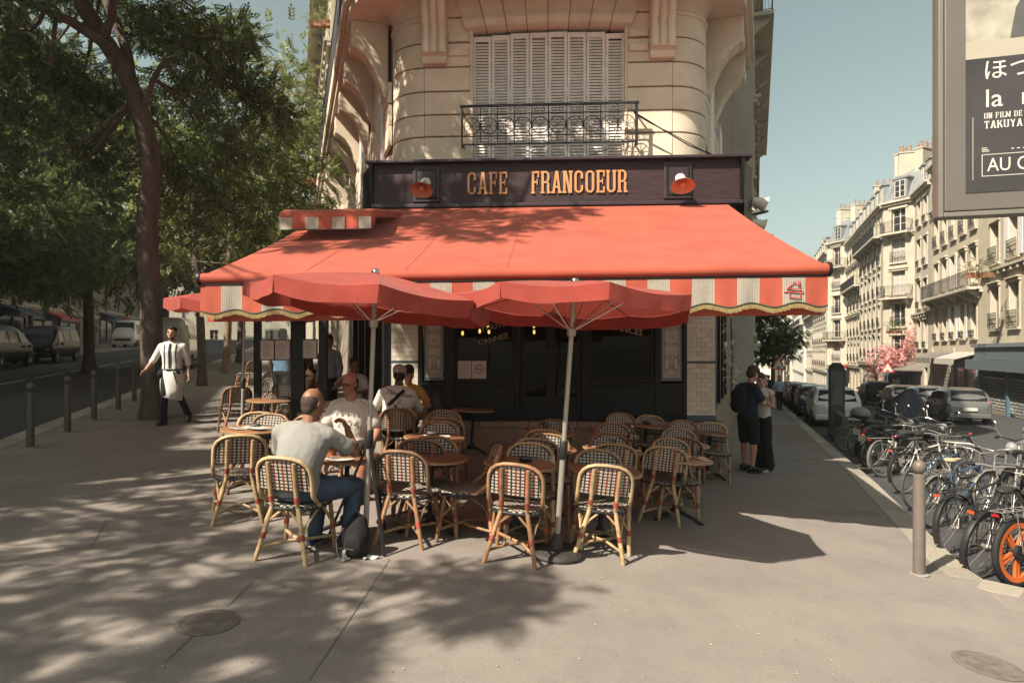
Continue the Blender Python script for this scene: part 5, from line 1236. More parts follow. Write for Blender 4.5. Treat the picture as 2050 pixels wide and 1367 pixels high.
def blobs_at(lst): return [(P(x, y, d), r) for x, y, d, r in lst]
# the big curved ash tree behind the waiter
bt = G(305, 838); D = bt.y
tree('ash_tree', 'big street tree with curved dark trunk behind the walking waiter', [bt, P(302,640,D), P(294,450,D), P(303,340,D-0.1), P(284,240,D-0.3), P(247,140,D-0.5), P(192,55,D-0.8), P(140,-40,D-1.2)], (0.205,0.135),
 blobs_at([(-30,40,D-0.6,(0.8,0.9,0.5)),(40,225,D-0.4,(0.7,0.8,0.5)),(95,110,D+0.9,(0.8,0.8,0.5)),(15,330,D-0.8,(0.5,0.8,0.7)),(350,50,D+0.2,(0.7,0.9,0.5)),(430,95,D-0.8,(0.75,0.9,0.38)),(480,165,D-0.2,(0.55,0.8,0.32)),(390,185,D+0.6,(0.6,0.8,0.45)),(530,215,D+0.4,(0.4,0.6,0.22)),(180,-150,D-1.5,(1.2,1.2,0.5)),(320,-110,D-1.5,(0.7,1.0,0.4)),(0,-100,D-2,(1.2,1.2,0.7)),(-120,100,D-2,(1.0,1.2,1.2)),(100,420,D+0.8,(0.6,0.8,0.45)),(420,260,D+0.8,(0.55,0.8,0.35)),(150,300,D+1.4,(0.8,0.9,0.6)),(350,330,D+1.5,(0.7,0.9,0.5)),(160,180,D+1.8,(0.9,0.8,0.5)),(60,130,D+1.0,(0.7,0.8,0.5)),(290,60,D+1.6,(0.8,0.8,0.5)),(230,200,D+2.2,(0.9,0.8,0.6)),(120,0,D+0.8,(0.9,0.8,0.4)),(40,60,D+0.6,(0.7,0.8,0.5))]),
 seed=4, per=32, clump=0.42, density=1.35, limbs=[([P(225,100,D-0.8),P(150,48,D-1.1),P(90,20,D-1.5),P(10,-40,D-2)],0.10,0.05), ([P(288,210,D-0.4),P(330,120,D-0.6),P(400,60,D-1)],0.06,0.02), ([P(210,70,D-0.9),P(225,20,D-1.2),P(240,-60,D-1.5)],0.08,0.05), ([P(262,165,D-0.5),P(250,90,D-0.4),P(215,10,D-0.3),P(190,-80,D)],0.10,0.07)])
k2 = P(270,455,D-0.22)
kn = MB(); kn.sph(k2, (0.11,0.10,0.16), 10, 8); 
# trees up the left street, on the cafe side
def street_tree(px, py, name, label, lean, hgt, r, blobs, seed, leaf='leaf_mid', bark='bark', tmpl=SPRAY_BIG, per=20, clump=0.8, d=None, limbs=None, dens=1.0):
    b = G(px, py) if d is None else Vector((P(px,py,d).x, d, H(P(px,py,d).x, d))); D_ = b.y
    pts = [b] + [Vector((b.x + lean*k, D_, b.z + hgt*k)) for k in (0.33,0.66,1.0)]
    pts[1].x += 0.04; return tree(name, label, pts, (r, r*0.55), blobs_at(blobs), leaf, tmpl, per, clump, dens, seed, bark, limbs)
street_tree(405,772,'street_tree','slim straight street tree right behind the waiter',-0.3,6.2,0.135,[(390,330,15.5,(1.3,1.5,0.9)),(450,250,16,(1.4,1.5,0.9)),(500,330,16.5,(1.1,1.5,0.8)),(350,430,15,(0.9,1.2,0.6)),(470,430,16,(1.2,1.4,0.7)),(560,300,17,(0.9,1.2,1.0)),(560,420,17,(0.8,1.2,0.6)),(580,180,18,(0.6,1.3,1.2)),(430,160,16,(1.2,1.2,0.7)),(520,500,16.5,(0.9,1.0,0.5)),(620,350,16,(0.5,0.7,0.4))],11)
street_tree(452,746,'street_tree','pale trunked street tree seen left of the third pole',0.2,6.5,0.16,[(520,240,24,(1.8,2.0,1.6)),(560,160,25,(1.2,1.8,1.2)),(440,400,22,(2.0,2.0,1.5)),(540,480,23,(1.6,2.0,1.2)),(360,300,21,(1.8,2.0,1.4)),(300,480,20,(1.5,2.0,1.0)),(600,480,24,(1.0,1.5,1.0)),(610,560,24,(0.7,1.4,0.8))],12,'leaf_pale','bark_pale',SPRAY_BIG,20,0.95,dens=0.8)
street_tree(480,726,'street_tree','dark street tree trunk beside the white van, seen under the awning',0.1,7,0.2,[(470,450,31,(2.4,2.5,2.0)),(380,400,31,(2.4,2.5,2.2)),(560,420,32,(2.0,2.5,2.0)),(590,300,33,(1.4,2.5,2.2)),(420,540,30,(2.0,2.2,1.2))],13,'leaf_mid','bark',SPRAY_HUGE,18,1.3)
# row across the left street
street_tree(178,655,'street_tree','tree across the left street behind the iron column',-0.2,8,0.22,[(180,300,26,(2.6,2.5,1.8)),(100,400,25,(2.6,2.5,1.8)),(240,420,26,(2.2,2.5,1.5)),(40,300,24,(2.2,2.5,1.8)),(160,500,26,(2.6,2.2,1.2)),(60,500,24,(2.4,2.4,1.4)),(250,250,27,(1.8,2.2,1.4)),(130,210,25,(1.6,2.0,1.2)),(240,520,26,(1.6,2.0,0.8))],14,'leaf_mid','bark',SPRAY_HUGE,18,1.2,d=27)
street_tree(-40,700,'street_tree','tree at the left edge across the street above the vans',0.2,7,0.2,[(-20,400,19,(2.2,2.2,1.6)),(40,480,19,(2.0,2.0,1.3)),(20,560,19,(1.8,1.8,0.7)),(-60,250,18,(2.2,2.0,1.6)),(100,540,20,(1.4,1.8,0.6))],15,'leaf_dark','bark',SPRAY_BIG,22,1.0,d=20)
street_tree(330,640,'street_tree','tree far up the left street behind the big trunk',0.0,9,0.25,[(330,420,42,(3.2,3,2.6)),(400,320,44,(3.4,3,2.6)),(260,360,42,(3.2,3,2.6)),(480,380,45,(3,3,2.8)),(220,480,42,(3,3,1.8)),(360,540,42,(2.8,3,1.2)),(440,500,44,(2.8,3,1.5))],16,'leaf_mid','bark',SPRAY_HUGE,16,1.8,d=43)
# trees just out of the picture, to the left and behind the camera, that throw the dappled shade
def up_sun(p, z): p = Vector(p); return p + SUN*((z-p.z)/SUN.z)
def cast(cx, cy, hgt, label, bl, seed, dens, per, clump):
    b = Vector((cx, cy, H(cx,cy))); tree('ash_tree', label, [b, b+Vector((0.1,0,hgt*0.4)), b+Vector((0.0,0.1,hgt))], (0.22,0.12), bl, 'leaf_dark', SPRAY, per, clump, dens, seed, twigs=False)
rs = random.Random(6)
gnd = [(110,1010,.5),(260,965,.42),(40,1110,.55),(190,1130,.5),(340,1040,.3),(90,1215,.45),(300,1185,.42),(480,1180,.32),(560,1225,.36),(640,1262,.34),(440,1295,.22),(720,1315,.22),(560,1140,.26),(120,1345,.5),(330,1352,.35),(560,1352,.36),(870,1152,.20),(985,1158,.26),(1080,1165,.22),(950,1220,.17),(1010,1222,.16),(440,925,.35),(350,885,.4),(240,905,.45),(510,1020,.3),(140,925,.5),(420,1105,.3),(10,960,.5),(640,1185,.22),(-120,1050,.6),(-150,1250,.6),(300,850,.5),(170,868,.55),(440,860,.4),(30,1290,.4),(250,1080,.34),(60,1000,.34),(180,985,.3),(320,1000,.3),(410,1012,.26),(100,1052,.32),(270,1042,.3),(370,1062,.26),(20,1060,.4),(450,965,.26),(330,940,.32),(200,945,.34),(520,1075,.22),(470,880,.3),(380,840,.35)]
gb = [(up_sun(G(x,y), 6.7+rs.uniform(-0.7,0.9)), (max(0.05,r-0.12),max(0.05,r*1.1-0.12),0.16)) for x,y,r in gnd]
cast(-9.2,-3.5,6.0,'street tree behind the camera to the left shading the pavement', [b for b in gb if b[0].y < 0.4], 22, 1.7, 10, 0.15)
cast(-10.5,3.0,6.0,'street tree outside the left edge shading the left pavement', [b for b in gb if b[0].y >= 0.4], 23, 1.6, 10, 0.17)
awn = [(700,470,8.7,.45),(800,448,9.2,.5),(900,440,9.5,.5),(1000,445,9.4,.42),(1090,440,9.4,.38),(620,492,8.0,.35),(770,492,8.2,.35),(900,478,8.7,.45),(1000,500,8.2,.3),(1060,478,8.8,.36),(1160,432,9.6,.2),(660,440,9.4,.5),(740,425,9.8,.5),(640,600,5.6,.3),(560,600,5.5,.22),
       (820,200,10.5,.6),(890,130,10.4,.6),(790,280,10.6,.5),(860,260,10.4,.3),(850,60,10.4,.7),(930,250,10.3,.3),(1000,270,10.3,.35),(1100,270,10.3,.35),(880,360,10,.4),(760,360,10.1,.4),(1180,280,10.3,.3),(960,355,9.9,.3),(700,200,12,1.0),(660,250,14,.8),(640,300,17,.8),(720,110,11.5,.9),(680,90,12.5,1.0),(690,330,12,.9),(640,380,15,.8)]
ab = [(up_sun(P(x,y,d), 8.8+rs.uniform(-0.5,0.5)), (max(0.05,r*1.2-0.12),max(0.05,r*1.3-0.12),0.15)) for x,y,d,r in awn]
cast(-7.4,4.6,7.5,'street tree outside the left edge, its crown over the awning', ab, 21, 3.2, 10, 0.14)
for i,(x,y,lb) in enumerate(((-24,19,'tree outside the left edge farther up the road'),)):
    b = Vector((x,y,H(x,y))); tree('street_tree', lb, [b, b+Vector((0.1,0,3)), b+Vector((0,0.1,6))], (0.2,0.12), [((x+dx,y+dy,b.z+dz),(r,r,r*0.7)) for dx,dy,dz,r in ((0,0,8,2.4),(2,1,7,2.0),(-2,1,7.4,2.0),(0.5,-2,7,2.0),(1,2.4,7.5,2.0),(-1,-1,9.5,1.8))], 'leaf_dark', SPRAY_BIG, 20, 0.8, 1.0, 40+i)
# ------------------------------------------------------------------ people
from mathutils.bvhtree import BVHTree
def V3(*a): return Vector(a)
STAND = dict(pel=(0,0,0.93), waist=(0,0.0,1.08), chest=(0,0.01,1.30), neck=(0,-0.01,1.47), head=(0,0.02,1.625),
  shR=(0.178,-0.01,1.385), elR=(0.235,-0.03,1.13), wrR=(0.235,0.04,0.89), shL=(-0.178,-0.01,1.385), elL=(-0.235,-0.03,1.13), wrL=(-0.235,0.04,0.89),
  hipR=(0.095,0,0.92), knR=(0.10,0.02,0.50), anR=(0.10,-0.02,0.085), hipL=(-0.095,0,0.92), knL=(-0.10,0.02,0.50), anL=(-0.10,-0.02,0.085))
SIT = dict(pel=(0,-0.05,0.55), waist=(0,-0.06,0.70), chest=(0,-0.02,0.92), neck=(0,0.0,1.09), head=(0,0.03,1.245),
  shR=(0.180,-0.01,1.0), elR=(0.26,0.08,0.78), wrR=(0.14,0.30,0.78), shL=(-0.180,-0.01,1.0), elL=(-0.26,0.08,0.78), wrL=(-0.14,0.30,0.78),
  hipR=(0.10,0,0.54), knR=(0.14,0.40,0.53), anR=(0.14,0.38,0.085), hipL=(-0.10,0,0.54), knL=(-0.14,0.40,0.53), anL=(-0.14,0.38,0.085))
def limb(m, pts, rs, n=12):
    pts = [Vector(p) for p in pts]; P_ = []; R_ = []
    for i in range(len(pts)-1):
        for q in range(4):
            k = q/4; P_.append(pts[i].lerp(pts[i+1],k)); R_.append(rs[i]+(rs[i+1]-rs[i])*k)
    P_.append(pts[-1]); R_.append(rs[-1]); m.tube(P_, R_, n)
    for p, r in zip(pts, rs): m.sph(p, r*0.99, 12, 8)
def ell_loft(m, secs, side):
    rings = []
    for i, (c, w, d) in enumerate(secs):
        c = Vector(c); a = Vector(secs[max(0,i-1)][0]); b = Vector(secs[min(len(secs)-1,i+1)][0]); ax = (b-a).normalized()
        s = (Vector(side) - ax*Vector(side).dot(ax)).normalized(); f = ax.cross(s)
        rings.append([c + s*w*math.copysign(abs(math.cos(t))**0.85, math.cos(t)) + f*d*math.copysign(abs(math.sin(t))**0.85, math.sin(t)) for t in [2*math.pi*q/20 for q in range(20)]])
    m.loft(rings)
def hand(m, w, d, nrm, curl=0.5, side=1, sc=1.0):
    w = Vector(w); d = Vector(d).normalized(); nrm = Vector(nrm); nrm = (nrm-d*nrm.dot(d)).normalized(); l = d.cross(nrm)*side
    rot = Matrix(((d.x,l.x,nrm.x),(d.y,l.y,nrm.y),(d.z,l.z,nrm.z)))
    m.sph(w + d*0.045*sc, (0.055*sc,0.041*sc,0.018*sc), 12, 8, rot); m.sph(w, 0.026*sc, 10, 6)
    for k, (o, L) in enumerate(((-0.030,0.062),(-0.010,0.074),(0.010,0.078),(0.030,0.070))):
        p = w + d*0.075*sc + l*o*sc; pts = [w + d*0.05*sc + l*o*0.8*sc, p]; a = curl*0.4
        for q in range(3):
            a += curl*0.55; pts.append(pts[-1] + (d*math.cos(a) + nrm*math.sin(a))*L*sc*(0.42,0.33,0.25)[q])
        m.tube(pts, [0.010*sc,0.0095*sc,0.009*sc,0.0085*sc,0.007*sc], 8); m.sph(pts[-1], 0.007*sc, 6, 4)
    b = w + d*0.015*sc + l*0.03*sc; t1 = b + (d*0.6+l*0.7+nrm*0.3).normalized()*0.045*sc; t2 = t1 + (d*0.95+l*0.1+nrm*0.4).normalized()*0.035*sc
    m.tube([b,t1,t2], [0.013*sc,0.011*sc,0.008*sc], 8); m.sph(t2, 0.008*sc, 6, 4)
def setmat(me, *ms):
    me.materials.clear()
    for x in ms: me.materials.append(MT[x])
    return me
def shoe(t, an, yaw, mt, sole, L=0.27, pitch=0.0, stripes=False):
    m = MB(); an = Vector(an)
    xf = Matrix.Translation((an.x,an.y,an.z)) @ RZ(yaw) @ RX(pitch)
    rings = []
    for y, w, h in ((-0.085,0.028,0.05),(-0.07,0.040,0.085),(-0.02,0.042,0.10),(0.04,0.044,0.085),(0.10,0.050,0.055),(0.15,0.048,0.045),(0.18,0.036,0.035),(0.195,0.015,0.02)):
        rings.append([xf @ Vector((w*math.cos(a), y, -0.055 + max(0.0,h*(0.5+0.5*math.sin(a)))*1.0)) for a in [2*math.pi*q/14 for q in range(14)]])
    m.loft(rings); o = m.build('shoe', mt, t, 60)
    m = MB(); pol = [(0.0,-0.092),(0.042,-0.07),(0.044,0.0),(0.053,0.10),(0.046,0.165),(0.022,0.20),(-0.022,0.20),(-0.046,0.165),(-0.053,0.10),(-0.044,0.0),(-0.042,-0.07)]
    m.add([xf @ Vector((a,b,-0.082)) for a,b in pol] + [xf @ Vector((a,b,-0.052)) for a,b in pol], [tuple(reversed(range(11))), tuple(range(11,22))] + [(q,(q+1)%11,11+(q+1)%11,11+q) for q in range(11)])
    m.build('sole', sole, o)
    if stripes:
        for q in range(3):
            m = MB(); m.obox(xf @ T(0.046,0.005+q*0.028,-0.01) @ RX(R(-25)), 0.004, 0.011, 0.06); m.build('stripe', sole, o)
def person(label, m, base, over=None, skin='skin', top='tee_white', bottom='jeans', hair='hair_dark', shoes=('black_plastic','rubber'), yaw=0.0, pitch=0.0, build=1.0, belly=0.0,
           sleeve='short', legs='long', vox=0.008, hair_style='short', handR=None, handL=None, beard=None, glasses=False, scale=1.0, roll=0.0, footyaw=(0.12,-0.12), shoe_pitch=(0,0), stripes=False, wide=0.0, female=False):
    J = {k: Vector(v) for k, v in base.items()}
    for k, v in (over or {}).items(): J[k] = Vector(v)
    mm_ = Matrix.Translation(m.translation) @ m.to_quaternion().to_matrix().to_4x4()
    if base is SIT: mm_ = mm_ @ T(0,0,-0.028)
    t = thing('person', label, 'person', mm_ @ Matrix.Scale(scale,4), 'people at the cafe'); B = build
    side = (J['shR']-J['shL']).normalized(); hs = (J['hipR']-J['hipL']).normalized()
    # head
    hm = Matrix.Translation(J['head']) @ RZ(yaw) @ RX(-pitch) @ RY(roll)
    sk = MB()
    def hp(x,y,z): return hm @ Vector((x,y,z))
    h3 = hm.to_3x3()
    for c, r in (((0,-0.012,0.035),(0.076,0.096,0.092)), ((0,0.025,-0.02),(0.066,0.072,0.075)), ((0,0.035,-0.062),(0.054,0.056,0.055)), ((0,0.068,-0.098),(0.026,0.022,0.020)), ((0,0.098,-0.018),(0.013,0.016,0.028)), ((0,0.108,-0.032),(0.016,0.013,0.011)),
                 ((0.03,0.078,0.022),(0.030,0.018,0.010)), ((-0.03,0.078,0.022),(0.030,0.018,0.010)), ((0.045,0.055,-0.03),(0.022,0.025,0.02)), ((-0.045,0.055,-0.03),(0.022,0.025,0.02)), ((0,0.088,-0.066),(0.024,0.012,0.010)),
                 ((0.079,-0.01,-0.005),(0.010,0.022,0.034)), ((-0.079,-0.01,-0.005),(0.010,0.022,0.034))): sk.sph(hp(*c), r, 14, 10, h3)
    limb(sk, [J['neck']-Vector((0,0,0.06)), J['neck']+(J['head']-J['neck'])*0.5], [0.062*B,0.055])
    # arms and hands
    for s, S in ((1,'R'),(-1,'L')):
        sh, el, wr = J['sh'+S], J['el'+S], J['wr'+S]
        limb(sk, [sh*0.9+J['chest']*0.1, sh.lerp(el,0.5), el], [0.050*B,0.045*B,0.037*B]); limb(sk, [el, el.lerp(wr,0.35), wr], [0.037*B,0.037*B,0.025])
        d = (wr-el).normalized(); hs_ = (handR if s > 0 else handL) or {}
        hand(sk, wr, hs_.get('d', d), hs_.get('n', (-s*0.8,0.5,0.1)), hs_.get('curl',0.5), hs_.get('side',s))
    ell_loft(sk, [(J['waist'],0.09,0.06),(J['chest'],0.13*B,0.07),(J['neck']-Vector((0,0,0.05)),0.10,0.05),(J['neck'],0.06,0.05)], side)
    if legs != 'long':
        for S in 'RL':
            limb(sk, [J['hip'+S].lerp(J['kn'+S],0.4), J['kn'+S]], [0.068*B,0.052*B]); limb(sk, [J['kn'+S], J['kn'+S].lerp(J['an'+S],0.3), J['an'+S]], [0.050*B,0.055*B,0.034]); sk.sph(J['an'+S]-Vector((0,0,0.02)), 0.036, 10, 6)
    bo = obj('body', setmat(remesh(sk, vox, 5, 0.5), skin), t)
    # face details
    ey = MB()
    for s in (-1,1): ey.sph(hp(s*0.031,0.0885,0.008), (0.012,0.007,0.0055), 8, 6, h3)
    ey.build('eyes', 'hair_dark', t, 60)
    br = MB()
    for s in (-1,1): br.sph(hp(s*0.033,0.0935,0.027), (0.020,0.006,0.0045), 8, 5, h3)
    br.build('eyebrows', hair, t, 60)
    mo = MB(); mo.sph(hp(0,0.099,-0.067), (0.022,0.004,0.0045), 8, 5, h3); mo.build('mouth', 'skin_red', t, 60)
    # hair
    hr = MB(); rnd = random.Random(len(label))
    if hair_style in ('short','curly','long','receding'):
        parts = {'short':[((0,-0.020,0.047),(0.080,0.097,0.086)),((0,-0.045,0.0),(0.0785,0.064,0.08)),((0,0.045,0.100),(0.055,0.042,0.028))],
                 'receding':[((0,-0.032,0.018),(0.0795,0.082,0.084)),((0,-0.06,-0.03),(0.062,0.045,0.06))],
                 'curly':[((0,-0.02,0.065),(0.090,0.105,0.085)),((0,-0.055,0.0),(0.086,0.066,0.09)),((0,0.06,0.085),(0.065,0.05,0.04))],
                 'long':[((0,-0.02,0.055),(0.084,0.10,0.085)),((0,-0.07,-0.06),(0.085,0.06,0.16)),((0.07,-0.03,-0.10),(0.028,0.05,0.13)),((-0.07,-0.03,-0.10),(0.028,0.05,0.13))]}[hair_style]
        for c, r in parts: hr.sph(hp(*c), r, 14, 10, h3)
        if hair_style in ('curly','short','long'):
            for q in range(60 if hair_style == 'curly' else 26):
                a = rnd.uniform(0,6.28); e = rnd.uniform(0.1,1.3); R_ = 0.094 if hair_style == 'curly' else 0.088
                hr.sph(hp(R_*math.cos(a)*math.cos(e)*0.93, -0.02+R_*1.12*math.sin(a)*math.cos(e), 0.06+R_*0.92*math.sin(e)), rnd.uniform(0.012,0.024) if hair_style == 'curly' else rnd.uniform(0.007,0.013), 6, 4)
        obj('hair', setmat(remesh(hr, 0.009, 2, 0.4), hair), t)
    if beard:
        bd = MB(); bd.sph(hp(0,0.038,-0.090), (0.054,0.052,0.034), 12, 8, h3); bd.sph(hp(0,0.072,-0.102), (0.030,0.024,0.022), 10, 6, h3); obj('beard', setmat(remesh(bd,0.009,2), beard), t)
    if glasses:
        gl = MB()
        for s in (-1,1):
            gl.tube([hp(s*0.034+0.026*math.copysign(abs(math.cos(a))**0.6,math.cos(a)), 0.104, 0.004+0.018*math.copysign(abs(math.sin(a))**0.6,math.sin(a))) for a in [2*math.pi*q/16 for q in range(16)]], 0.0036, 5, closed=True)
            gl.tube([hp(s*0.060,0.102,0.012), hp(s*0.082,0.05,0.012), hp(s*0.085,-0.01,0.008)], 0.0035, 5)
        gl.tube([hp(-0.010,0.105,0.008), hp(0.010,0.105,0.008)], 0.0035, 5); gl.build('glasses', 'hair_dark', t, 60)
    # top
    tp_ = MB(); up = J['neck']-J['chest']
    w0 = 0.155*B + belly*0.05; 
    ell_loft(tp_, [(J['pel']-(J['waist']-J['pel'])*0.15, 0.168*B, 0.118*B+belly*0.6), (J['pel'].lerp(J['waist'],0.5), w0+0.008, 0.115*B+belly), (J['waist'], w0, 0.110*B+belly), (J['waist'].lerp(J['chest'],0.5), 0.162*B, 0.116*B+belly*0.7), (J['chest'], 0.180*B, 0.120*B+belly*0.2), (J['chest']+up*0.55, 0.165*B, 0.10*B), (J['chest']+up*0.82, 0.115*B, 0.082*B), (J['neck']-up.normalized()*0.005, 0.068, 0.066)], side)
    for S in 'RL':
        sh, el, wr = J['sh'+S], J['el'+S], J['wr'+S]
        limb(tp_, [J['neck']-up.normalized()*0.03, sh.lerp(J['neck'],0.35), sh], [0.058,0.058*B,0.058*B])
        if sleeve == 'short': limb(tp_, [sh.lerp(J['chest'],0.22), sh, sh.lerp(el,0.45), sh.lerp(el,0.66)], [0.074*B,0.061*B,0.062*B,0.068*B])
        elif sleeve == 'elbow': limb(tp_, [sh.lerp(J['chest'],0.2), sh, el], [0.075*B,0.066*B,0.055*B]); limb(tp_, [el, el.lerp(wr,0.22)], [0.053*B,0.052*B])
        elif sleeve == 'none': tp_.sph(sh.lerp(J['chest'],0.35), 0.06*B, 10, 8)
        else: limb(tp_, [sh.lerp(J['chest'],0.2), sh, el, wr], [0.075*B,0.066*B,0.052*B,0.034*B])
    tm = setmat(remesh(tp_, max(vox*1.4,0.011), 4, 0.5), top); to = obj('top', tm, t)
    if bottom:
        bt_ = MB(); ell_loft(bt_, [(J['pel']+(J['waist']-J['pel'])*0.35, 0.150*B, 0.112*B+belly*0.5), (J['pel'], 0.168*B, 0.12*B+belly*0.3), (J['pel']-Vector((0,0,0.06)), 0.16*B, 0.11*B)], hs)
        for S in 'RL':
            hp_, kn, an = J['hip'+S], J['kn'+S], J['an'+S]
            if legs == 'long': limb(bt_, [hp_, hp_.lerp(kn,0.5), kn, kn.lerp(an,0.45), an+(kn-an).normalized()*0.02], [0.094*B,0.086*B+wide*0.5,0.064*B+wide,0.058*B+wide*1.5,0.056*B+wide*2])
            else: limb(bt_, [hp_, hp_.lerp(kn,0.5), hp_.lerp(kn,0.92)], [0.098*B,0.092*B,0.086*B])
        obj('trousers' if legs == 'long' else 'shorts', setmat(remesh(bt_, max(vox*1.4,0.011), 4, 0.5), bottom), t)
    if shoes:
        shoe(t, J['anR'], footyaw[1], *shoes, pitch=shoe_pitch[0], stripes=stripes); shoe(t, J['anL'], footyaw[0], *shoes, pitch=shoe_pitch[1])
    return t, to, hm
def cling(to, specs, mt, direction=-1, off=0.004, name='print'):
    """lay flat print onto the front (+y, direction -1) or back (direction +1) of a garment"""
    bv = BVHTree.FromPolygons([v.co for v in to.data.vertices], [tuple(p.vertices) for p in to.data.polygons])
    m = MB()
    for mb in specs:
        vs = []
        for v in mb.v:
            hit = bv.ray_cast(Vector((v[0], -direction*2.0, v[2])), Vector((0,direction,0)))
            y = hit[0].y if hit[0] is not None else 0.0
            vs.append((v[0], y - direction*(off + 0.0008), v[2]))
        m.add(vs, mb.f)
    return m.build(name, mt, to)
def facing(p, deg): return Matrix.Translation(p) @ RZ(-R(deg))

# man in grey T-shirt, back to us
c1 = WM[CHO[(577,914)]]
person('balding man in grey T-shirt and jeans seated with his back to the camera', c1, SIT,
  dict(chest=(0.02,0.02,0.92), neck=(0.03,0.06,1.08), head=(0.05,0.10,1.235), shR=(0.205,0.07,0.99), shL=(-0.18,0.0,1.0), elR=(0.36,0.25,0.83), wrR=(0.23,0.37,1.02), elL=(-0.25,0.16,0.76), wrL=(-0.06,0.34,0.80), knR=(0.34,0.36,0.53), anR=(0.30,0.30,0.085), knL=(0.0,0.42,0.52), anL=(0.02,0.26,0.085)),
  skin='skin_tan', top='tee_grey', bottom='jeans', hair='hair_grey', hair_style='receding', shoes=('navy','lamp_white'), yaw=R(-22), pitch=R(4), build=1.16, belly=0.02, vox=0.007, handR=dict(d=(-0.55,0.2,0.6), n=(-0.6,-0.5,-0.4), curl=0.9), footyaw=(0.0,-0.35), stripes=True)
# man in white T-shirt facing us
c2 = WM[CHO[(716,836)]]
pm_, shirt2, _ = person('man with glasses in white T-shirt printed PARIS seated facing the camera', c2 @ T(0,-0.02,0), SIT,
  dict(elR=(0.29,0.05,0.76), wrR=(0.20,0.30,0.77), elL=(-0.31,0.02,0.76), wrL=(-0.27,0.20,0.58), knR=(0.26,0.38,0.53), anR=(0.24,0.40,0.085), knL=(-0.26,0.36,0.53), anL=(-0.22,0.30,0.085), head=(0.02,0.04,1.26)),
  skin='skin_red', top='tee_white', bottom='black_cloth', hair='hair_dark', hair_style='receding', shoes=('black_plastic','rubber'), yaw=R(-26), pitch=R(10), build=1.28, belly=0.055, legs='short', vox=0.007, glasses=True, handL=dict(d=(0.1,0.2,-0.9), n=(0.6,-0.3,0), curl=0.35))
mat('print_grey', (0.34,0.30,0.29), 0.8, var=0)
def front_text(s_, size, z, sx=1.0, x=0.0): return text_mb(s_, size, 0.0, None, T(x,0,z) @ Matrix(((-1,0,0,0),(0,0,1,0),(0,1,0,0),(0,0,0,1))), sx=sx)
cling(shirt2, [front_text('P  A  R  I  S', 0.048, 0.905, 1.2)], 'print_black', -1, name='paris_lettering')
cling(shirt2, [front_text('2024', 0.125, 0.785, 1.0)], 'print_grey', -1, name='year_lettering')
for s in (1,-1):
    pp_ = MB(); pp_.tube([(s*(0.10+0.10*k/6),0,1.085-0.045*k/6-0.02*(k/6)**2) for k in range(7)], 0.004, 4); cling(shirt2, [pp_], 'print_red', -1, 0.003, 'shoulder_piping')
# person in grey cap, white printed shirt
c3 = WM[CHO[(800,818)]]
p3, shirt3, hm3 = person('person in grey cap and white shirt with printed back, seen from behind', c3 @ T(-0.03,-0.02,0.03), SIT,
  dict(chest=(0.03,0.02,0.94), neck=(0.02,0.06,1.10), head=(0.02,0.10,1.25), elR=(0.30,0.15,0.80), elL=(-0.28,0.15,0.80), wrL=(-0.12,0.36,0.80), wrR=(0.10,0.38,0.80)), skin='skin_dark', top='shirt_white', bottom='black_cloth', hair='hair_dark', shoes=('black_plastic','rubber'), pitch=R(14), yaw=R(-15), build=1.22, belly=0.02, vox=0.010, sleeve='elbow', hair_style='receding')
cpm = MB(); cpm.sph(hm3 @ Vector((0,-0.015,0.062)), (0.096,0.114,0.090), 16, 10, hm3.to_3x3()); cpo = obj('cap', setmat(remesh(cpm,0.012,2),'cap_grey'), p3)
cb_ = MB(); cb_.prism([(0.075*math.cos(a), 0.10+0.075*math.sin(a)) for a in [math.pi*q/10 for q in range(11)]], hm3 @ Vector((0,0,0.05)), hm3.to_3x3() @ Vector((1,0,0)), hm3.to_3x3() @ Vector((0,1,-0.15)), (0,0,0.008)); cb_.build('cap_peak', 'cap_grey', cpo)
cl_ = MB(); cl_.obox(hm3 @ T(0.01,-0.132,0.03) @ RX(R(10)), 0.022, 0.006, 0.035); cl_.build('cap_emblem', 'lamp_white', cpo)
def back_text(s_, size, x, z, rot=0, sx=1.0, shear=0.0): return text_mb(s_, size, 0.0, None, T(x,0,z) @ RX(R(90)) @ RZ(R(rot)), sx=sx, shear=shear)
cling(shirt3, [back_text('Milwaukee',0.088,0.03,0.985,-9,0.92,0.3)], 'print_green', 1, name='milwaukee_lettering')
dm = MB(); c_ = (0.03,0,0.865)
for s in (-1,1):
    dm.tube([(0.0+s*0.005,0,0.85),(s*0.03,0,0.885),(s*0.055,0,0.905),(s*0.075,0,0.94)], [0.007,0.006,0.005,0.003], 4); dm.tube([(s*0.03,0,0.885),(s*0.028,0,0.925)], [0.005,0.003], 4); dm.tube([(s*0.052,0,0.902),(s*0.048,0,0.938)], [0.005,0.003], 4)
dm.tube([(0,0,0.86),(0,0,0.83),(0.005,0,0.785)], [0.022,0.018,0.010], 6); dm.tube([(0.04+0.065*math.cos(a),0,0.83+0.065*math.sin(a)) for a in [-2.2+3.6*q/14 for q in range(15)]], 0.003, 4)
cling(shirt3, [dm], 'print_green', 1, name='stag_emblem')
cling(shirt3, [back_text('CUSTOM',0.030,0.14,0.815,0), back_text('CONE',0.036,0.14,0.780,0), back_text('KS',0.095,0.03,0.655,-4,0.9)], 'print_black', 1, name='small_lettering')
sb_ = MB(); sb_.prism([(-0.17,0.80),(-0.13,0.79),(0.10,1.03),(0.075,1.055)], (0,0,0), (1,0,0), (0,0,1), (0,0.0001,0)); 
sb2 = MB(); sb2.grid(lambda a, b: (-0.10+0.20*a-0.016*(2*b-1), 0, 0.86+0.20*a+0.016*(2*b-1)), 16, 3); cling(shirt3, [sb2], 'black_cloth', 1, 0.008, 'bag_strap')
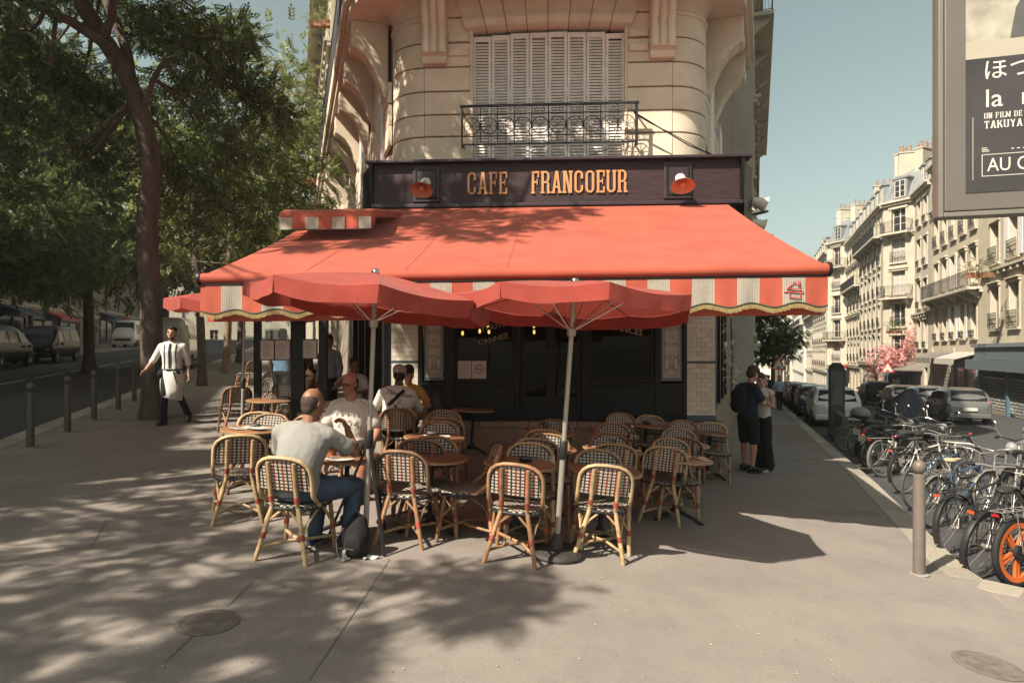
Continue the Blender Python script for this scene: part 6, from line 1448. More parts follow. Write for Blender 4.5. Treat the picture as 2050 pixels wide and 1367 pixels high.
# person in yellow T-shirt
person('dark haired person in yellow T-shirt leaning on the table behind the cap', WM[CHO[(824,800)]] @ T(0,0,0.02), SIT, dict(elL=(-0.34,0.18,0.80), wrL=(-0.22,0.40,0.80), head=(0.0,0.05,1.22)), skin='skin', top='yellow_tee', bottom='black_cloth', hair='hair_dark', hair_style='curly', yaw=R(20), pitch=R(12), build=0.92, vox=0.010)
# pair in the dark terrace corner
person('long haired woman in dark brown seated in the shaded terrace corner', WM[CHO[(622,762)]], SIT, dict(wrR=(0.05,0.26,0.95), elR=(0.25,0.15,0.80)), skin='skin_dark', top='brown_cloth', bottom='black_cloth', hair='hair_dark', hair_style='long', yaw=R(25), build=0.95, vox=0.010)
person('man in white T-shirt seated at the dark rear table', WM[CHO[(717,772)]], SIT, dict(wrR=(0.10,0.24,1.02), elR=(0.32,0.14,0.82)), skin='skin_tan', top='tee_white', bottom='black_cloth', hair='hair_dark', hair_style='short', yaw=R(35), build=1.05, vox=0.010)
# standing figures behind the screen
def ground_at(x, y): return Vector((x, y, H(x, y)))
pA = P(566,700,13.2); person('person in blue shirt seen from behind beyond the terrace screen', facing(ground_at(pA.x,13.2), 5), STAND, None, skin='skin_tan', top='blue_shirt', bottom='black_cloth', hair='hair_dark', vox=0.012, build=1.1, scale=1.04)
pB = P(659,700,12.3); person('person in pale blue shirt half hidden behind the black terrace post', facing(ground_at(pB.x,12.3), 200), STAND, None, skin='skin', top='pale_blue', bottom='black_cloth', hair='hair_dark', vox=0.012, sleeve='long')
# waiter
wp = G(345,848)
wt, wtop, whm = person('waiter in white shirt, braces, tie and long white apron walking past tree', facing(wp, 172), STAND,
  dict(shR=(0.18,0.0,1.385), elR=(0.30,0.02,1.16), wrR=(0.40,0.14,0.97), elL=(-0.25,-0.06,1.13), wrL=(-0.27,-0.02,0.88), hipR=(0.09,0,0.92), knR=(0.07,0.17,0.52), anR=(0.10,0.14,0.085), knL=(-0.10,-0.06,0.50), anL=(-0.16,-0.36,0.12)),
  skin='skin', top='shirt_white', bottom='black_cloth', hair='hair_dark', hair_style='short', beard='hair_dark', sleeve='elbow', shoes=('black_plastic','rubber'), yaw=R(0), build=1.04, vox=0.008, scale=1.02, handR=dict(d=(0.5,0.5,-0.55), n=(-0.6,0.2,-0.6), curl=0.35), shoe_pitch=(0,R(-25)))
def strip(to, pts, w, mt, name, direction=-1, off=0.006):
    m = MB()
    for i in range(len(pts)-1):
        for q in range(5):
            a = [pts[i][k]+(pts[i+1][k]-pts[i][k])*q/5 for k in (0,1)]; b = [pts[i][k]+(pts[i+1][k]-pts[i][k])*(q+1)/5 for k in (0,1)]
            m.add([(a[0]-w/2,0,a[1]),(a[0]+w/2,0,a[1]),(b[0]+w/2,0,b[1]),(b[0]-w/2,0,b[1])], [(0,1,2,3)])
    return cling(to, [m], mt, direction, off, name)
strip(wtop, [(0.10,1.43),(0.095,1.25),(0.10,0.97)], 0.019, 'navy', 'brace'); strip(wtop, [(-0.10,1.43),(-0.095,1.25),(-0.10,0.97)], 0.019, 'navy', 'brace')
strip(wtop, [(0.0,1.44),(0.004,1.30),(0.005,1.0)], 0.040, 'navy', 'tie', off=0.009)
cm = MB()
for s in (-1,1): cm.prism([(0,0.0),(s*0.055,-0.03),(s*0.04,-0.075),(s*0.006,-0.02)], (0,0.066,1.478), (1,0,0), (0,-0.15,1), (0,0.006,0))
cm.build('collar', 'shirt_white', wtop)
ap_ = MB(); rings = []
for z, w, d, sk_ in ((0.99,0.165,0.130,0.0),(0.90,0.180,0.145,0.01),(0.75,0.185,0.165,0.03),(0.60,0.180,0.190,0.045),(0.47,0.165,0.215,0.05)):
    rings.append([(w*math.cos(a)+0.012*math.sin(a*5+z*9), sk_*0.6 + d*math.sin(a)+0.012*math.sin(a*7+z*14), z + (0.05*math.cos(a) if z < 0.5 else 0)) for a in [R(-35)+R(250)*q/30 for q in range(31)]])
ap_.loft(rings, close=False, cap=False); apo = ap_.build('apron', 'apron_white', wt, 60)
sm_ = apo.modifiers.new('thick','SOLIDIFY'); sm_.thickness = 0.005
bl_ = MB(); bl_.tube([(0.172*math.cos(a),0.005+0.137*math.sin(a),0.975) for a in [2*math.pi*q/24 for q in range(24)]], 0.014, 6, closed=True); bl_.tube([(-0.06,0.155,0.96),(-0.10,0.165,0.84),(-0.13,0.165,0.73)], 0.009, 5); bl_.build('apron_tie', 'navy', apo, 60)
pc_ = MB(); pc_.sph((0.17,0.07,0.90),(0.06,0.05,0.075),12,8); pc_.build('waist_pouch', 'black_cloth', wt, 60)
# couple on the right
mp = G(1497,944)
mn, mtop, mh = person('young man in navy T-shirt and black shorts bent over a phone', facing(mp, 62), STAND,
  dict(chest=(0,0.03,1.30), neck=(0,0.05,1.46), head=(0,0.12,1.60), elR=(0.24,0.08,1.14), wrR=(0.10,0.30,1.16), elL=(-0.24,0.10,1.14), wrL=(-0.06,0.32,1.17), knR=(0.10,0.03,0.50), anR=(0.11,-0.02,0.085), knL=(-0.12,0.05,0.50), anL=(-0.13,0.06,0.085)),
  skin='skin', top='navy', bottom='black_cloth', hair='hair_brown', hair_style='curly', legs='short', shoes=('black_plastic','rubber'), pitch=R(34), build=1.06, vox=0.008, handR=dict(d=(-0.6,0.6,0.3), n=(-0.4,-0.3,0.8), curl=0.9), handL=dict(d=(0.5,0.7,0.3), n=(0.4,-0.3,0.8), curl=0.9))
bk = thing('backpack', 'black backpack worn by the young man in navy', 'bag', WM[mn] @ T(0,-0.20,1.20))
m = MB(); m.sph((0,0,0),(0.15,0.10,0.23),14,10); m.sph((0,-0.04,-0.08),(0.13,0.09,0.14),12,8); m.sph((0,0.02,0.12),(0.13,0.08,0.12),12,8); o = obj('body', setmat(remesh(m,0.018,4),'black_cloth'), bk)
for s in (-1,1): MB().tube([(s*0.10,0.07,0.18),(s*0.12,0.16,0.245),(s*0.135,0.30,0.17),(s*0.15,0.27,-0.02),(s*0.15,0.08,-0.14)], 0.017, 6).build('strap', 'black_cloth', bk, 60)
MB().tube([(-0.03,0.03,0.22),(0,0.02,0.26),(0.03,0.03,0.22)], 0.009, 6).build('grab_handle', 'black_cloth', bk, 60)
ph = MB(); ph.obox(T(0.0,0.40,1.19) @ RX(R(35)), 0.07, 0.145, 0.009); pho = ph.build('phone_body', 'black_plastic', None, None, m=WM[mn], bevel=0.004); pho.name = 'phone'; tag(pho, 'dark mobile phone held in both hands by the young man', 'phone')
wpn = G(1526,941)
person('woman in white top and wide black trousers with hand at her mouth', facing(wpn, 235), STAND,
  dict(elR=(0.25,0.10,1.14), wrR=(0.10,0.24,1.36), elL=(-0.26,0.06,1.15), wrL=(-0.06,0.22,1.30), neck=(0,0.01,1.46), head=(0,0.05,1.60)),
  skin='skin', top='tee_white', bottom='black_cloth', hair='hair_brown', hair_style='short', sleeve='none', shoes=('black_plastic','lamp_white'), pitch=R(18), yaw=R(10), build=0.92, vox=0.008, wide=0.035, scale=0.955, handR=dict(d=(-0.45,0.1,0.8), n=(-0.3,-0.8,0.1), curl=0.9), handL=dict(d=(0.5,0.3,0.6), n=(0.2,-0.8,0.3), curl=0.8))
# passers-by far down the right-hand street
for i, (s, n, f, tp_, bt2, lb) in enumerate(((30,-1.3,20,'tee_white','black_cloth','passer-by in white top far down the right pavement'),(33,-0.9,0,'navy','jeans','passer-by in dark top beside the warning sign pole'),(27,-0.55,190,'pale_blue','black_cloth','passer-by in pale blue carrying a bag near the parked cars'))):
    person(lb, facing(RS(s,n), f), STAND, dict(knR=(0.1,0.12,0.5),anR=(0.1,0.12,0.085),knL=(-0.1,-0.08,0.5),anL=(-0.1,-0.22,0.1)), top=tp_, bottom=bt2, vox=0.018, hair='hair_brown' if i else 'hair_dark', hair_style='short')
# ------------------------------------------------------------------ buildings of both streets
WCACHE = {}
def win_mesh(w, h, kind='casement'):
    k = (round(w,2), round(h,2), kind)
    if k in WCACHE: return WCACHE[k]
    m = MB(); f = 0.07
    for xa, xb, za, zb in ((0,f,0,h),(w-f,w,0,h),(f,w-f,h-f,h),(f,w-f,0,f),(w/2-0.05,w/2+0.05,f,h-f)): m.bx(xa,xb,0,0.06,za,zb)
    for zz in (h*0.36, h*0.68):
        m.bx(f,w/2-0.05,0.015,0.045,zz-0.018,zz+0.018); m.bx(w/2+0.05,w-f,0.015,0.045,zz-0.018,zz+0.018)
    g1 = MB(); g1.bx(f,w/2-0.05,0.028,0.034,f,h-f); g1.bx(w/2+0.05,w-f,0.0285,0.0345,f,h-f)
    WCACHE[k] = (m.mesh('window','frame_white'), g1.mesh('pane','window_dark'), g1.mesh('pane','curtain')); return WCACHE[k]
RCACHE = {}
def rail_mesh(w, h=0.95, depth=0.0, ornate=True):
    k = (round(w,2), round(h,2), round(depth,2), ornate)
    if k in RCACHE: return RCACHE[k]
    m = MB()
    def run(a, b):
        a = Vector(a); b = Vector(b); n = max(2, int((b-a).length/0.12))
        for z, t in ((h,0.022),(0.06,0.016),(h*0.82,0.012)): m.beam(a+Vector((0,0,z)), b+Vector((0,0,z)), 0.03, t)
        for q in range(n+1): p = a.lerp(b,q/n); m.bx(p.x-0.008,p.x+0.008,p.y-0.008,p.y+0.008,0.06,h)
        if ornate:
            for q in range(n):
                p = a.lerp(b,(q+0.5)/n); d = (b-a).normalized()
                m.tube([p+d*0.05*math.cos(t)+Vector((0,0,h*0.45+0.16*math.sin(t))) for t in [2*math.pi*u/8 for u in range(8)]], 0.007, 3, closed=True)
    run((0,-depth,0),(w,-depth,0))
    if depth > 0.05: run((0,0,0),(0,-depth,0)); run((w,0,0),(w,-depth,0))
    RCACHE[k] = m.mesh('balcony_railing','iron'); return RCACHE[k]
brnd = random.Random(77)
def block(name, label, p0, p1, z0, floors, wall='cream1', trim='cream_trim', depth=9.0, mansard=2.6, margins=0.6, cornices=(), long_balc=(), chim=True, group='buildings of the right-hand street', rails='small', dormers=True, shutters=0.0, cat='building', win='casement', surround=True, endwall=True):
    """floors: list of (height, n bays, opening width, opening height, sill) ; (height,0,..) is a blank band"""
    p0, p1 = Vector((p0[0],p0[1],0)), Vector((p1[0],p1[1],0)); W = (p1-p0).length; ax = (p1-p0).normalized(); ay = Vector((-ax.y, ax.x, 0))
    t = thing(name, label, cat, frame((p0.x,p0.y,z0), ax, ay, (0,0,1)), group)
    m = MB(); z = 0.0; tr = MB()
    def q(x0,x1,za,zb,y=0.0): m.add([(x0,y,za),(x1,y,za),(x1,y,zb),(x0,y,zb)], [(0,1,2,3)])
    for fi, (h, nb, ow, oh, sill) in enumerate(floors):
        if nb == 0: q(0,W,z,z+h); z += h; continue
        step = (W-2*margins)/nb; q(0,margins,z,z+h); q(W-margins,W,z,z+h); q(margins,W-margins,z,z+sill); q(margins,W-margins,z+sill+oh,z+h)
        for b in range(nb):
            xc = margins+step*(b+0.5); xa, xb = xc-ow/2, xc+ow/2; za, zb = z+sill, z+sill+oh
            q(margins+step*b,xa,za,zb); q(xb,margins+step*(b+1),za,zb)
            for (A,B) in (((xa,za),(xa,zb)),((xb,za),(xb,zb)),((xa,za),(xb,za)),((xa,zb),(xb,zb))): m.add([(A[0],0,A[1]),(B[0],0,B[1]),(B[0],0.30,B[1]),(A[0],0.30,A[1])], [(0,1,2,3)])
            fr, dk, cu = win_mesh(ow, oh); o = obj('window', fr, t, T(xa,0.22,za)); obj('pane', cu if brnd.random() < 0.3 else dk, o)
            if surround and fi > 0:
                tr.bx(xa-0.14,xa-0.002,-0.05,0.02,za,zb); tr.bx(xb+0.002,xb+0.14,-0.05,0.02,za,zb); tr.bx(xa-0.2,xb+0.2,-0.12,0.02,zb+0.002,zb+0.16); tr.bx(xa-0.18,xb+0.18,-0.14,0.02,za-0.12,za-0.002)
                if brnd.random() < 0.5: tr.bx(xa-0.24,xb+0.24,-0.20,0.02,zb+0.162,zb+0.24)
            if brnd.random() < shutters:
                sh = MB(); 
                for s0 in (xa-ow*0.5, xb+0.01): sh = MB(); sh.bx(s0,s0+ow*0.48,-0.09,-0.052,za,zb); sh.build('shutter','shutter_white',t)
            if fi > 0 and fi not in long_balc and rails:
                obj('balcony_railing', rail_mesh(ow+0.1, 0.85 if sill < 0.4 else 0.45), t, T(xa-0.05,-0.17,za))
        if fi in long_balc:
            tr.bx(0.1,W-0.1,-0.75,-0.0025,z-0.16,z-0.002); obj('balcony_railing', rail_mesh(W-0.3,0.95,0.68,False), t, T(0.15,-0.02,z))
            for b in range(nb+1): xx = margins*0.6+step*b; tr.prism([(0,-0.16),(-0.6,-0.16),(-0.5,-0.32),(-0.15,-0.55),(0,-0.7)], (xx,-0.003,z-0.002), (0,1,0), (0,0,1), (0.22,0,0))
        if fi in cornices:
            tr.bx(-0.02,W+0.02,-0.28,-0.0025,z+h-0.15,z+h-0.02); tr.bx(0,W,-0.16,-0.0025,z+h-0.32,z+h-0.152)
            for b in range(int(W/0.9)): tr.bx(0.3+b*0.9,0.5+b*0.9,-0.24,-0.162,z+h-0.36,z+h-0.153)
        z += h
    if endwall:
        for x in (0,W): m.add([(x,0,0),(x,depth,0),(x,depth,z),(x,0,z)], [(0,1,2,3)])
        m.add([(0,depth,0),(W,depth,0),(W,depth,z),(0,depth,z)], [(0,1,2,3)])
    m.add([(0,0,z),(W,0,z),(W,depth,z),(0,depth,z)], [(0,1,2,3)])
    m.build('wall', wall, t); 
    tr.bx(-0.03,W+0.03,-0.42,0.05,z+0.002,z+0.16); tr.bx(-0.01,W+0.01,-0.25,-0.003,z-0.2,z); tr.build('mouldings', trim, t)
    if mansard:
        r = MB(); b0, b1 = 0.15, 0.15+mansard*0.38
        r.add([(0,b0,z+0.162),(W,b0,z+0.162),(W,b1,z+mansard),(0,b1,z+mansard),(0,depth,z+0.162),(W,depth,z+0.162),(W,depth-1,z+mansard+0.8),(0,depth-1,z+mansard+0.8)], [(0,1,2,3),(3,2,6,7),(0,3,7,4),(1,5,6,2)])
        ro = r.build('roof','zinc',t)
        if dormers:
            nb = max(1, floors[-1][1]); step = (W-2*margins)/nb
            for b in range(nb):
                xc = margins+step*(b+0.5); d_ = MB(); d_.bx(xc-0.62,xc+0.62,b0+0.05,b1+0.9,z+0.3,z+1.95); d_.bx(xc-0.72,xc+0.72,b0-0.06,b1+0.95,z+1.952,z+2.08); d_.build('dormer','zinc',ro)
                fr, dk, cu = win_mesh(0.95,1.45); o = obj('dormer_window', fr, t, T(xc-0.475,b0-0.012,z+0.42)); obj('pane', dk, o)
        if chim:
            for xx in (0.15, W-0.85):
                c = MB(); c.bx(xx,xx+0.7,1.2,4.2,z+0.3,z+mansard+1.9); c.bx(xx-0.06,xx+0.76,1.14,4.26,z+mansard+1.902,z+mansard+2.0); co = c.build('chimney', wall, t)
                for k in range(5): MB().lathe([(0.11,0),(0.10,0.5),(0.12,0.52),(0.12,0.6)],8,(xx+0.35,1.5+k*0.6,z+mansard+2.0)).build('chimney_pot','terracotta',co)
    return t
def shopfront(t, x0, x1, z0, z1, mt, glass_='window_dark', proud=0.12, door=True, name='shopfront'):
    m = MB(); m.bx(x0,x1,-proud,-0.003,z1-0.55,z1); m.bx(x0,x0+0.2,-proud,-0.003,z0,z1-0.55); m.bx(x1-0.2,x1,-proud,-0.003,z0,z1-0.55); m.bx(x0+0.2,x1-0.2,-proud,-0.003,z0,z0+0.5); 
    if x1-x0 > 2.4: xm = (x0+x1)/2; m.bx(xm-0.06,xm+0.06,-proud,-0.003,z0+0.5,z1-0.55)
    o = m.build(name, mt, t); q = MB(); q.bx(x0+0.2,x1-0.2,-proud*0.4,-0.004,z0+0.5,z1-0.55); q.build('shop_glass', glass_, o)
    c = MB(); c.bx(x0-0.06,x1+0.06,-proud-0.12,-0.003,z1+0.002,z1+0.1); c.build('shop_cornice', mt, o); return o
NF = 10.5
def rs2(s, n): p = RS(s,n); return (p.x,p.y)
# B1: nearest building, grilled grey-blue shop
zB = H(*rs2(30,5))
B1 = block('apartment_building','cream building with grey blue grilled shop at the right edge', rs2(35.2,NF), rs2(20,NF), zB-0.4, [(4.4,0,0,0,0),(3.6,5,1.25,2.3,0.35),(3.3,5,1.25,2.2,0.3),(3.3,5,1.2,2.1,0.3),(3.1,5,1.2,1.9,0.3)], 'cream1', cornices=(1,3), long_balc=(4,), shutters=0.2)
m = MB(); m.bx(0.3,13.5,-0.5,-0.003,3.1,3.75); m.build('shop_fascia','shop_slate',B1); m = MB(); m.bx(0.1,13.7,-0.9,-0.003,2.55,3.08); m.build('shutter_box','shop_slate',B1); m = MB(); m.bx(0.1,13.7,-0.62,-0.003,3.76,3.95); m.build('fascia_cap','zinc',B1)
for x in (0.35,4.6,9.0,13.2): m = MB(); m.bx(x,x+0.25,-0.34,-0.003,0.2,2.55); m.build('shop_post','shop_blue',B1)
m = MB(); m.bx(0.6,13.2,-0.06,-0.004,0.5,2.55); m.build('shop_interior','room',B1)
gm = MB()
for i in range(62): gm.beam((0.62+i*0.20,-0.20,0.45),(0.62+i*0.20+1.05 if i < 56 else 13.1,-0.20,2.1),0.012,0.03); gm.beam((0.62+i*0.20+1.05 if i < 56 else 13.1,-0.215,0.45),(0.62+i*0.20,-0.215,2.1),0.012,0.03)
stuff(gm.build('rolling_grille','silver',B1)); m = MB(); m.bx(0.6,13.2,-0.24,-0.18,0.42,0.5); m.bx(0.6,13.2,-0.24,-0.18,2.1,2.16); m.build('grille_rails','silver',B1)
# B2: rusticated building, rolling shutter and shop
B2 = block('apartment_building','cream rusticated building with roller shutter and two small shop awnings', rs2(46.5,NF), rs2(35.2,NF), H(*rs2(40,5))-0.3, [(4.2,0,0,0,0),(3.3,5,0.95,2.1,0.4),(3.2,5,0.95,2.1,0.35),(3.2,5,0.95,2.0,0.35),(3.0,5,0.95,1.8,0.3)], 'cream1', cornices=(1,3), long_balc=(2,), margins=0.5, shutters=0.1)
for i in range(5):                                          # rusticated pier blocks
    for xx in (0.0, 5.3, 10.6):
        m = MB(); m.bx(xx+0.02,xx+0.72,-0.10,-0.003,0.05+i*0.8,0.80+i*0.8); m.build('pier_block','cream1',B2, bevel=0.03)
rl = MB(); 
for i in range(24): rl.bx(0.9,5.1,-0.06-0.02*(i%2),-0.004,0.3+i*0.12,0.415+i*0.12)
stuff(rl.build('roller_shutter','rollshutter',B2)); m = MB(); m.prism([(-0.09,0),(0.25,0.0),(0.10,0.5)],(2.9,-0.105,2.1),(1,0,0),(0,0,1),(0,0.01,0)); m.build('graffiti','shop_red',B2)
for x0,x1,mt in ((0.8,5.2,'awning_grey'),(6.1,10.5,'awning_pale')):
    m = MB(); m.prism([(0,3.75),(-1.2,3.35),(-1.25,3.0),(-1.2,3.3),(0,3.65)],(x0,-0.004,0),(0,1,0),(0,0,1),(x1-x0,0,0)); m.build('shop_awning',mt,B2)
shopfront(B2,6.1,10.5,0.25,3.3,'shop_slate')
# B2b: plain narrow building with pilasters
B2b = block('apartment_building','narrow cream building with tall pilasters beside the pink blossom', rs2(51.7,NF), rs2(46.5,NF), H(*rs2(49,5))-0.3, [(3.9,2,1.0,2.4,0.5),(3.2,2,0.95,2.1,0.5),(3.2,2,0.95,2.1,0.4),(3.2,2,0.95,2.1,0.4),(3.0,2,0.95,1.9,0.4)], 'cream2', cornices=(1,), margins=0.6)
yb = thing('estate_banner','yellow estate banner hanging on the upper railing by the poster panel','banner', frame(RS(38.5,NF-0.9,17.6), -ER.to_3d(), NR.to_3d(), (0,0,1))); MB().bx(0,1.7,-0.03,0,0,1.1).build('sheet','sign_yellow',yb); MB().bx(0.1,1.6,-0.04,-0.031,0.2,0.75).build('dark_stripe','hair_brown',yb)
# B3: corner pavilion with chamfered bay
zc = H(*rs2(54,4))-0.2
fl3 = [(3.3,1,1.3,2.2,0.3),(2.65,1,1.2,1.95,0.25),(2.65,1,1.2,1.95,0.25),(2.65,1,1.2,1.95,0.25),(2.65,1,1.2,1.95,0.25),(2.5,1,1.25,1.9,0.1)]
B3 = block('corner_building','chamfered cream corner bay with stacked balconies above the blue shop', rs2(53.6,8.6), rs2(51.6,10.5), zc, fl3, 'cream2', cornices=(0,4), long_balc=(1,3,5), margins=0.5, depth=3.0, mansard=2.4, chim=True)
shopfront(B3,0.15,2.6,0.1,2.7,'shop_blue','window_dark',0.25); m = MB(); text_mb('LA BOCCA',0.30,0.01,m,T(1.38,-0.262,2.32) @ RX(R(90))); m.build('shop_lettering','poster_text',B3)
m = MB(); m.bx(1.02,1.75,-0.30,-0.253,0.1,2.05); m.build('shop_door','shop_blue',B3)
for i in range(3):
    for j in range(4): m = MB(); m.bx(1.10+i*0.21,1.27+i*0.21,-0.312,-0.3015,0.7+j*0.3,0.94+j*0.3); m.build('door_pane','shop_white',B3)
m = MB(); m.prism([(0,3.2),(-1.6,2.75),(-1.6,2.65),(0,3.05)],(2.0,-0.26,0),(0,1,0),(0,0,1),(2.6,0,0)); m.build('tiled_canopy','awning_grey',B3)
ff = [(3.3,5,1.0,2.2,0.4)]+[(2.65,5,0.85,1.9,0.3)]*4+[(2.5,5,0.9,1.8,0.1)]
block('apartment_building','flank of the corner building with five narrow bays beside blossom', rs2(66.3,8.6), rs2(53.6,8.6), zc, ff, 'cream2', cornices=(0,4), long_balc=(5,), mansard=2.4)
block('apartment_building','cream building with red shop awning beyond the corner building', rs2(77.2,8.8), rs2(66.3,8.8), zc-0.5, [(3.3,4,1.0,2.2,0.4)]+[(2.75,4,0.85,1.9,0.3)]*5, 'cream1', cornices=(0,2,4), long_balc=(4,), mansard=2.2)
B4 = block('corner_building','farther chamfered cream bay with pale blue shop below', rs2(80.2,7.0), rs2(77.2,8.8), zc-0.9, [(3.6,1,1.6,2.0,0.5)]+[(2.9,1,1.35,2.1,0.3)]*5, 'cream3', cornices=(0,4), long_balc=(2,5), margins=0.6, depth=3.0, mansard=2.4)
shopfront(B4,0.2,3.3,0.1,2.9,'shop_blue','shop_white',0.2); m = MB(); text_mb('LYO',0.26,0.01,m,T(1.75,-0.212,2.5) @ RX(R(90))); m.build('shop_lettering','poster_text',B4)
rd = MB(); rd.prism([(0,3.3),(-1.5,2.7),(-1.5,2.5),(0,3.1)],(0.2,-0.25,0),(0,1,0),(0,0,1),(2.4,0,0)); ra = thing('shop_awning','small red shop awning under the farther corner bay','awning',frame((*rs2(76.9,8.75),zc-0.6),-ER.to_3d(),NR.to_3d(),(0,0,1))); rd.build('canopy','shop_red',ra)
for i,(s0,s1,n,wl,nb,lb) in enumerate(((100,80.2,7.0,'cream3',7,'tall pale building past the farther corner bay'),(120,100,7.6,'cream2',7,'pale building with balconies far along the right side'),(150,120,7.2,'white_wall',9,'whitish building at the far right end of the street'),(190,150,6.5,'cream3',10,'farthest pale building on the right side of street'))):
    block('apartment_building', lb, rs2(s0,n), rs2(s1,n), H(*rs2(s1,4))-0.8, [(3.4,nb,1.0,2.2,0.4)]+[(2.9,nb,0.95,2.0,0.3)]*5, wl, cornices=(0,4), long_balc=(4,), mansard=2.2, dormers=i<2, rails='small' if i < 1 else None, surround=i<2)
# end of the street
def across(s, n0, n1): return rs2(s,n0), rs2(s,n1)
block('corner_shop_building','low white building with grey awning closing the street', *[rs2(150,-14), rs2(146,3.2)], H(*rs2(150,-2))-0.5, [(3.4,5,1.6,2.4,0.2),(2.8,8,0.8,1.7,0.5),(2.6,8,0.8,1.6,0.4)], 'white_wall', mansard=3.2, dormers=False, rails=None, surround=False, chim=False)
block('apartment_tower','tall pale modern apartment block far beyond the street end', rs2(215,-16), rs2(206,12), H(*rs2(200,0))-2, [(3.0,0,0,0,0)]+[(2.75,9,1.7,1.3,0.9)]*10, 'white_wall', mansard=0, rails=None, surround=False)
block('apartment_building','pale gabled house beside the far end tree', rs2(170,-6), rs2(166,6), H(*rs2(168,0))-1, [(3.2,4,1.2,2.0,0.3)]+[(2.8,5,0.9,1.7,0.5)]*4, 'cream3', mansard=3.0, dormers=False, rails=None, surround=False)
# cafe side of the right street, beyond the cafe
def rw(d, off=0.0): return (0.37*d-0.72+off, d)
BR = block('apartment_building','pale grey flank building behind the cafe along right street', rw(25.5,0.62), rw(44,0.62), H(*rw(30))-1.2, [(4.2,6,1.2,2.6,0.5)]+[(3.2,6,1.1,2.1,0.4)]*5, 'cream2', cornices=(0,3,5), long_balc=(2,5), mansard=2.5, group='buildings of the right-hand street')
block('apartment_building','shaded cream building farther along the cafe side', rw(44), rw(62), H(*rw(50))-1.5, [(3.6,5,1.2,2.2,0.5)]+[(2.9,5,1.0,1.9,0.4)]*4, 'cream2', cornices=(0,3), mansard=2.5, group='buildings of the right-hand street')
for i in range(3): block('apartment_building', ['building on cafe side just before the far tree','building on cafe side behind the far tree','last building on the cafe side of right street'][i], rw(62+i*24), rw(84+i*24), H(*rw(70+i*24))-2, [(3.4,5,1.2,2.2,0.5)]+[(2.8,6,1.0,1.8,0.4)]*(3 if i == 0 else 2), 'cream2', cornices=(0,), mansard=2.0, dormers=False, rails=None, group='buildings of the right-hand street')
# left street: cafe side
def lw_(d): return (-0.33*d+1.47, d)
block('apartment_building','sunlit cream building rising beyond the left side of the cafe', lw_(50), lw_(26.5), H(*lw_(36))-0.3, [(4.0,8,1.4,2.8,0.2)]+[(3.2,8,1.1,2.1,0.4)]*5, 'cream1', cornices=(0,3,5), long_balc=(2,5), group='buildings of the left-hand street')
block('apartment_building','cream building farther up the cafe side of left street', lw_(80), lw_(50), H(*lw_(60))-0.3, [(4.0,9,1.4,2.8,0.2)]+[(3.2,9,1.1,2.1,0.4)]*5, 'cream2', cornices=(0,5), rails=None, surround=False, group='buildings of the left-hand street')
# left street: far side, in shade
def ls2(s, n): p = LS(s,n); return (p.x,p.y)
for i,(s0,s1,lb) in enumerate(((-12,2,'shaded building on the left street outside the picture'),(2,22,'dark shop building behind the black vans at far left'),(22,44,'shaded building with lit shop windows across the left street'),(44,70,'shaded building up the left street behind the camper van'),(70,110,'shaded building at the far end of left street'))):
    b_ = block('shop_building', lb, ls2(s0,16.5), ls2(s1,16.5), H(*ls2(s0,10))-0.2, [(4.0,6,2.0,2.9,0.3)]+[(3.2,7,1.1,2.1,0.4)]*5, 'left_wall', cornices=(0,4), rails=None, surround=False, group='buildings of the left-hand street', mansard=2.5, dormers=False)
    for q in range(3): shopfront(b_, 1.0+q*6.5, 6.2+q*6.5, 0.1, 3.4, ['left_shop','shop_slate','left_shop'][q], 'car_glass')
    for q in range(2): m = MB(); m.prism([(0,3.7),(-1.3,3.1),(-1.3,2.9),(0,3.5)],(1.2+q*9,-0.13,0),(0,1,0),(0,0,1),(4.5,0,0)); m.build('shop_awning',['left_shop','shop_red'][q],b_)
p_end = LS(115,-8); block('apartment_building','building closing the top of the left street', (p_end.x-26,p_end.y-4), (p_end.x+16,p_end.y+8), H(p_end.x,p_end.y)-1, [(4.0,9,1.4,2.8,0.2)]+[(3.2,9,1.1,2.1,0.4)]*5, 'cream2', rails=None, surround=False, group='buildings of the left-hand street')
# green over the roofs and the tree at the end of the right street
street_tree(1545,800,'street_tree','round green tree at the far end of the right street',0.2,5.5,0.22,[(1530,660,60,(2.0,2.2,2.4)),(1555,700,60,(1.8,2.0,1.6)),(1525,620,60,(1.6,1.8,1.6)),(1575,680,61,(1.2,1.6,1.3)),(1520,700,60,(1.4,1.6,1.4))],31,'leaf_dark','bark',SPRAY_HUGE,16,0.9,d=60)
# pink climbing blossom over the blue shop
rng = np.random.default_rng(5); cs = []; rs_ = []
for k in range(150):
    u = rng.uniform(0,1); px_ = 1735+100*u; base = 720+26*math.sin(u*3.0+0.4)-(44 if 0.86 < u else 0)*1.0
    py_ = rng.normal(715 - 30*(u>0.82) + 26*(u<0.22), 12 + 8*(u<0.25 or u>0.8)); cs.append(np.array(P(px_,py_,53.2+rng.uniform(-0.6,0.4)))); rs_.append((0.32,0.3,0.3))
bt_ = thing('blossom_climber','pink flowering climber spread above the blue shopfront','plant', Matrix.Translation(P(1752,790,52.6)))
me = foliage_mesh('blossom', cs, rs_, 16, rng, SPRAY_BIG, 'blossom', (0.5,0.9)); me.transform(Matrix.Translation(-P(1752,790,52.6))); stuff(obj('blossom', me, bt_))
MB().tube([(0,0,-0.3),(0.1,0,1.2),(-0.1,0,2.4),(0.3,0,3.2)],[0.10,0.08,0.07,0.05],8).build('stem','bark',bt_,60)
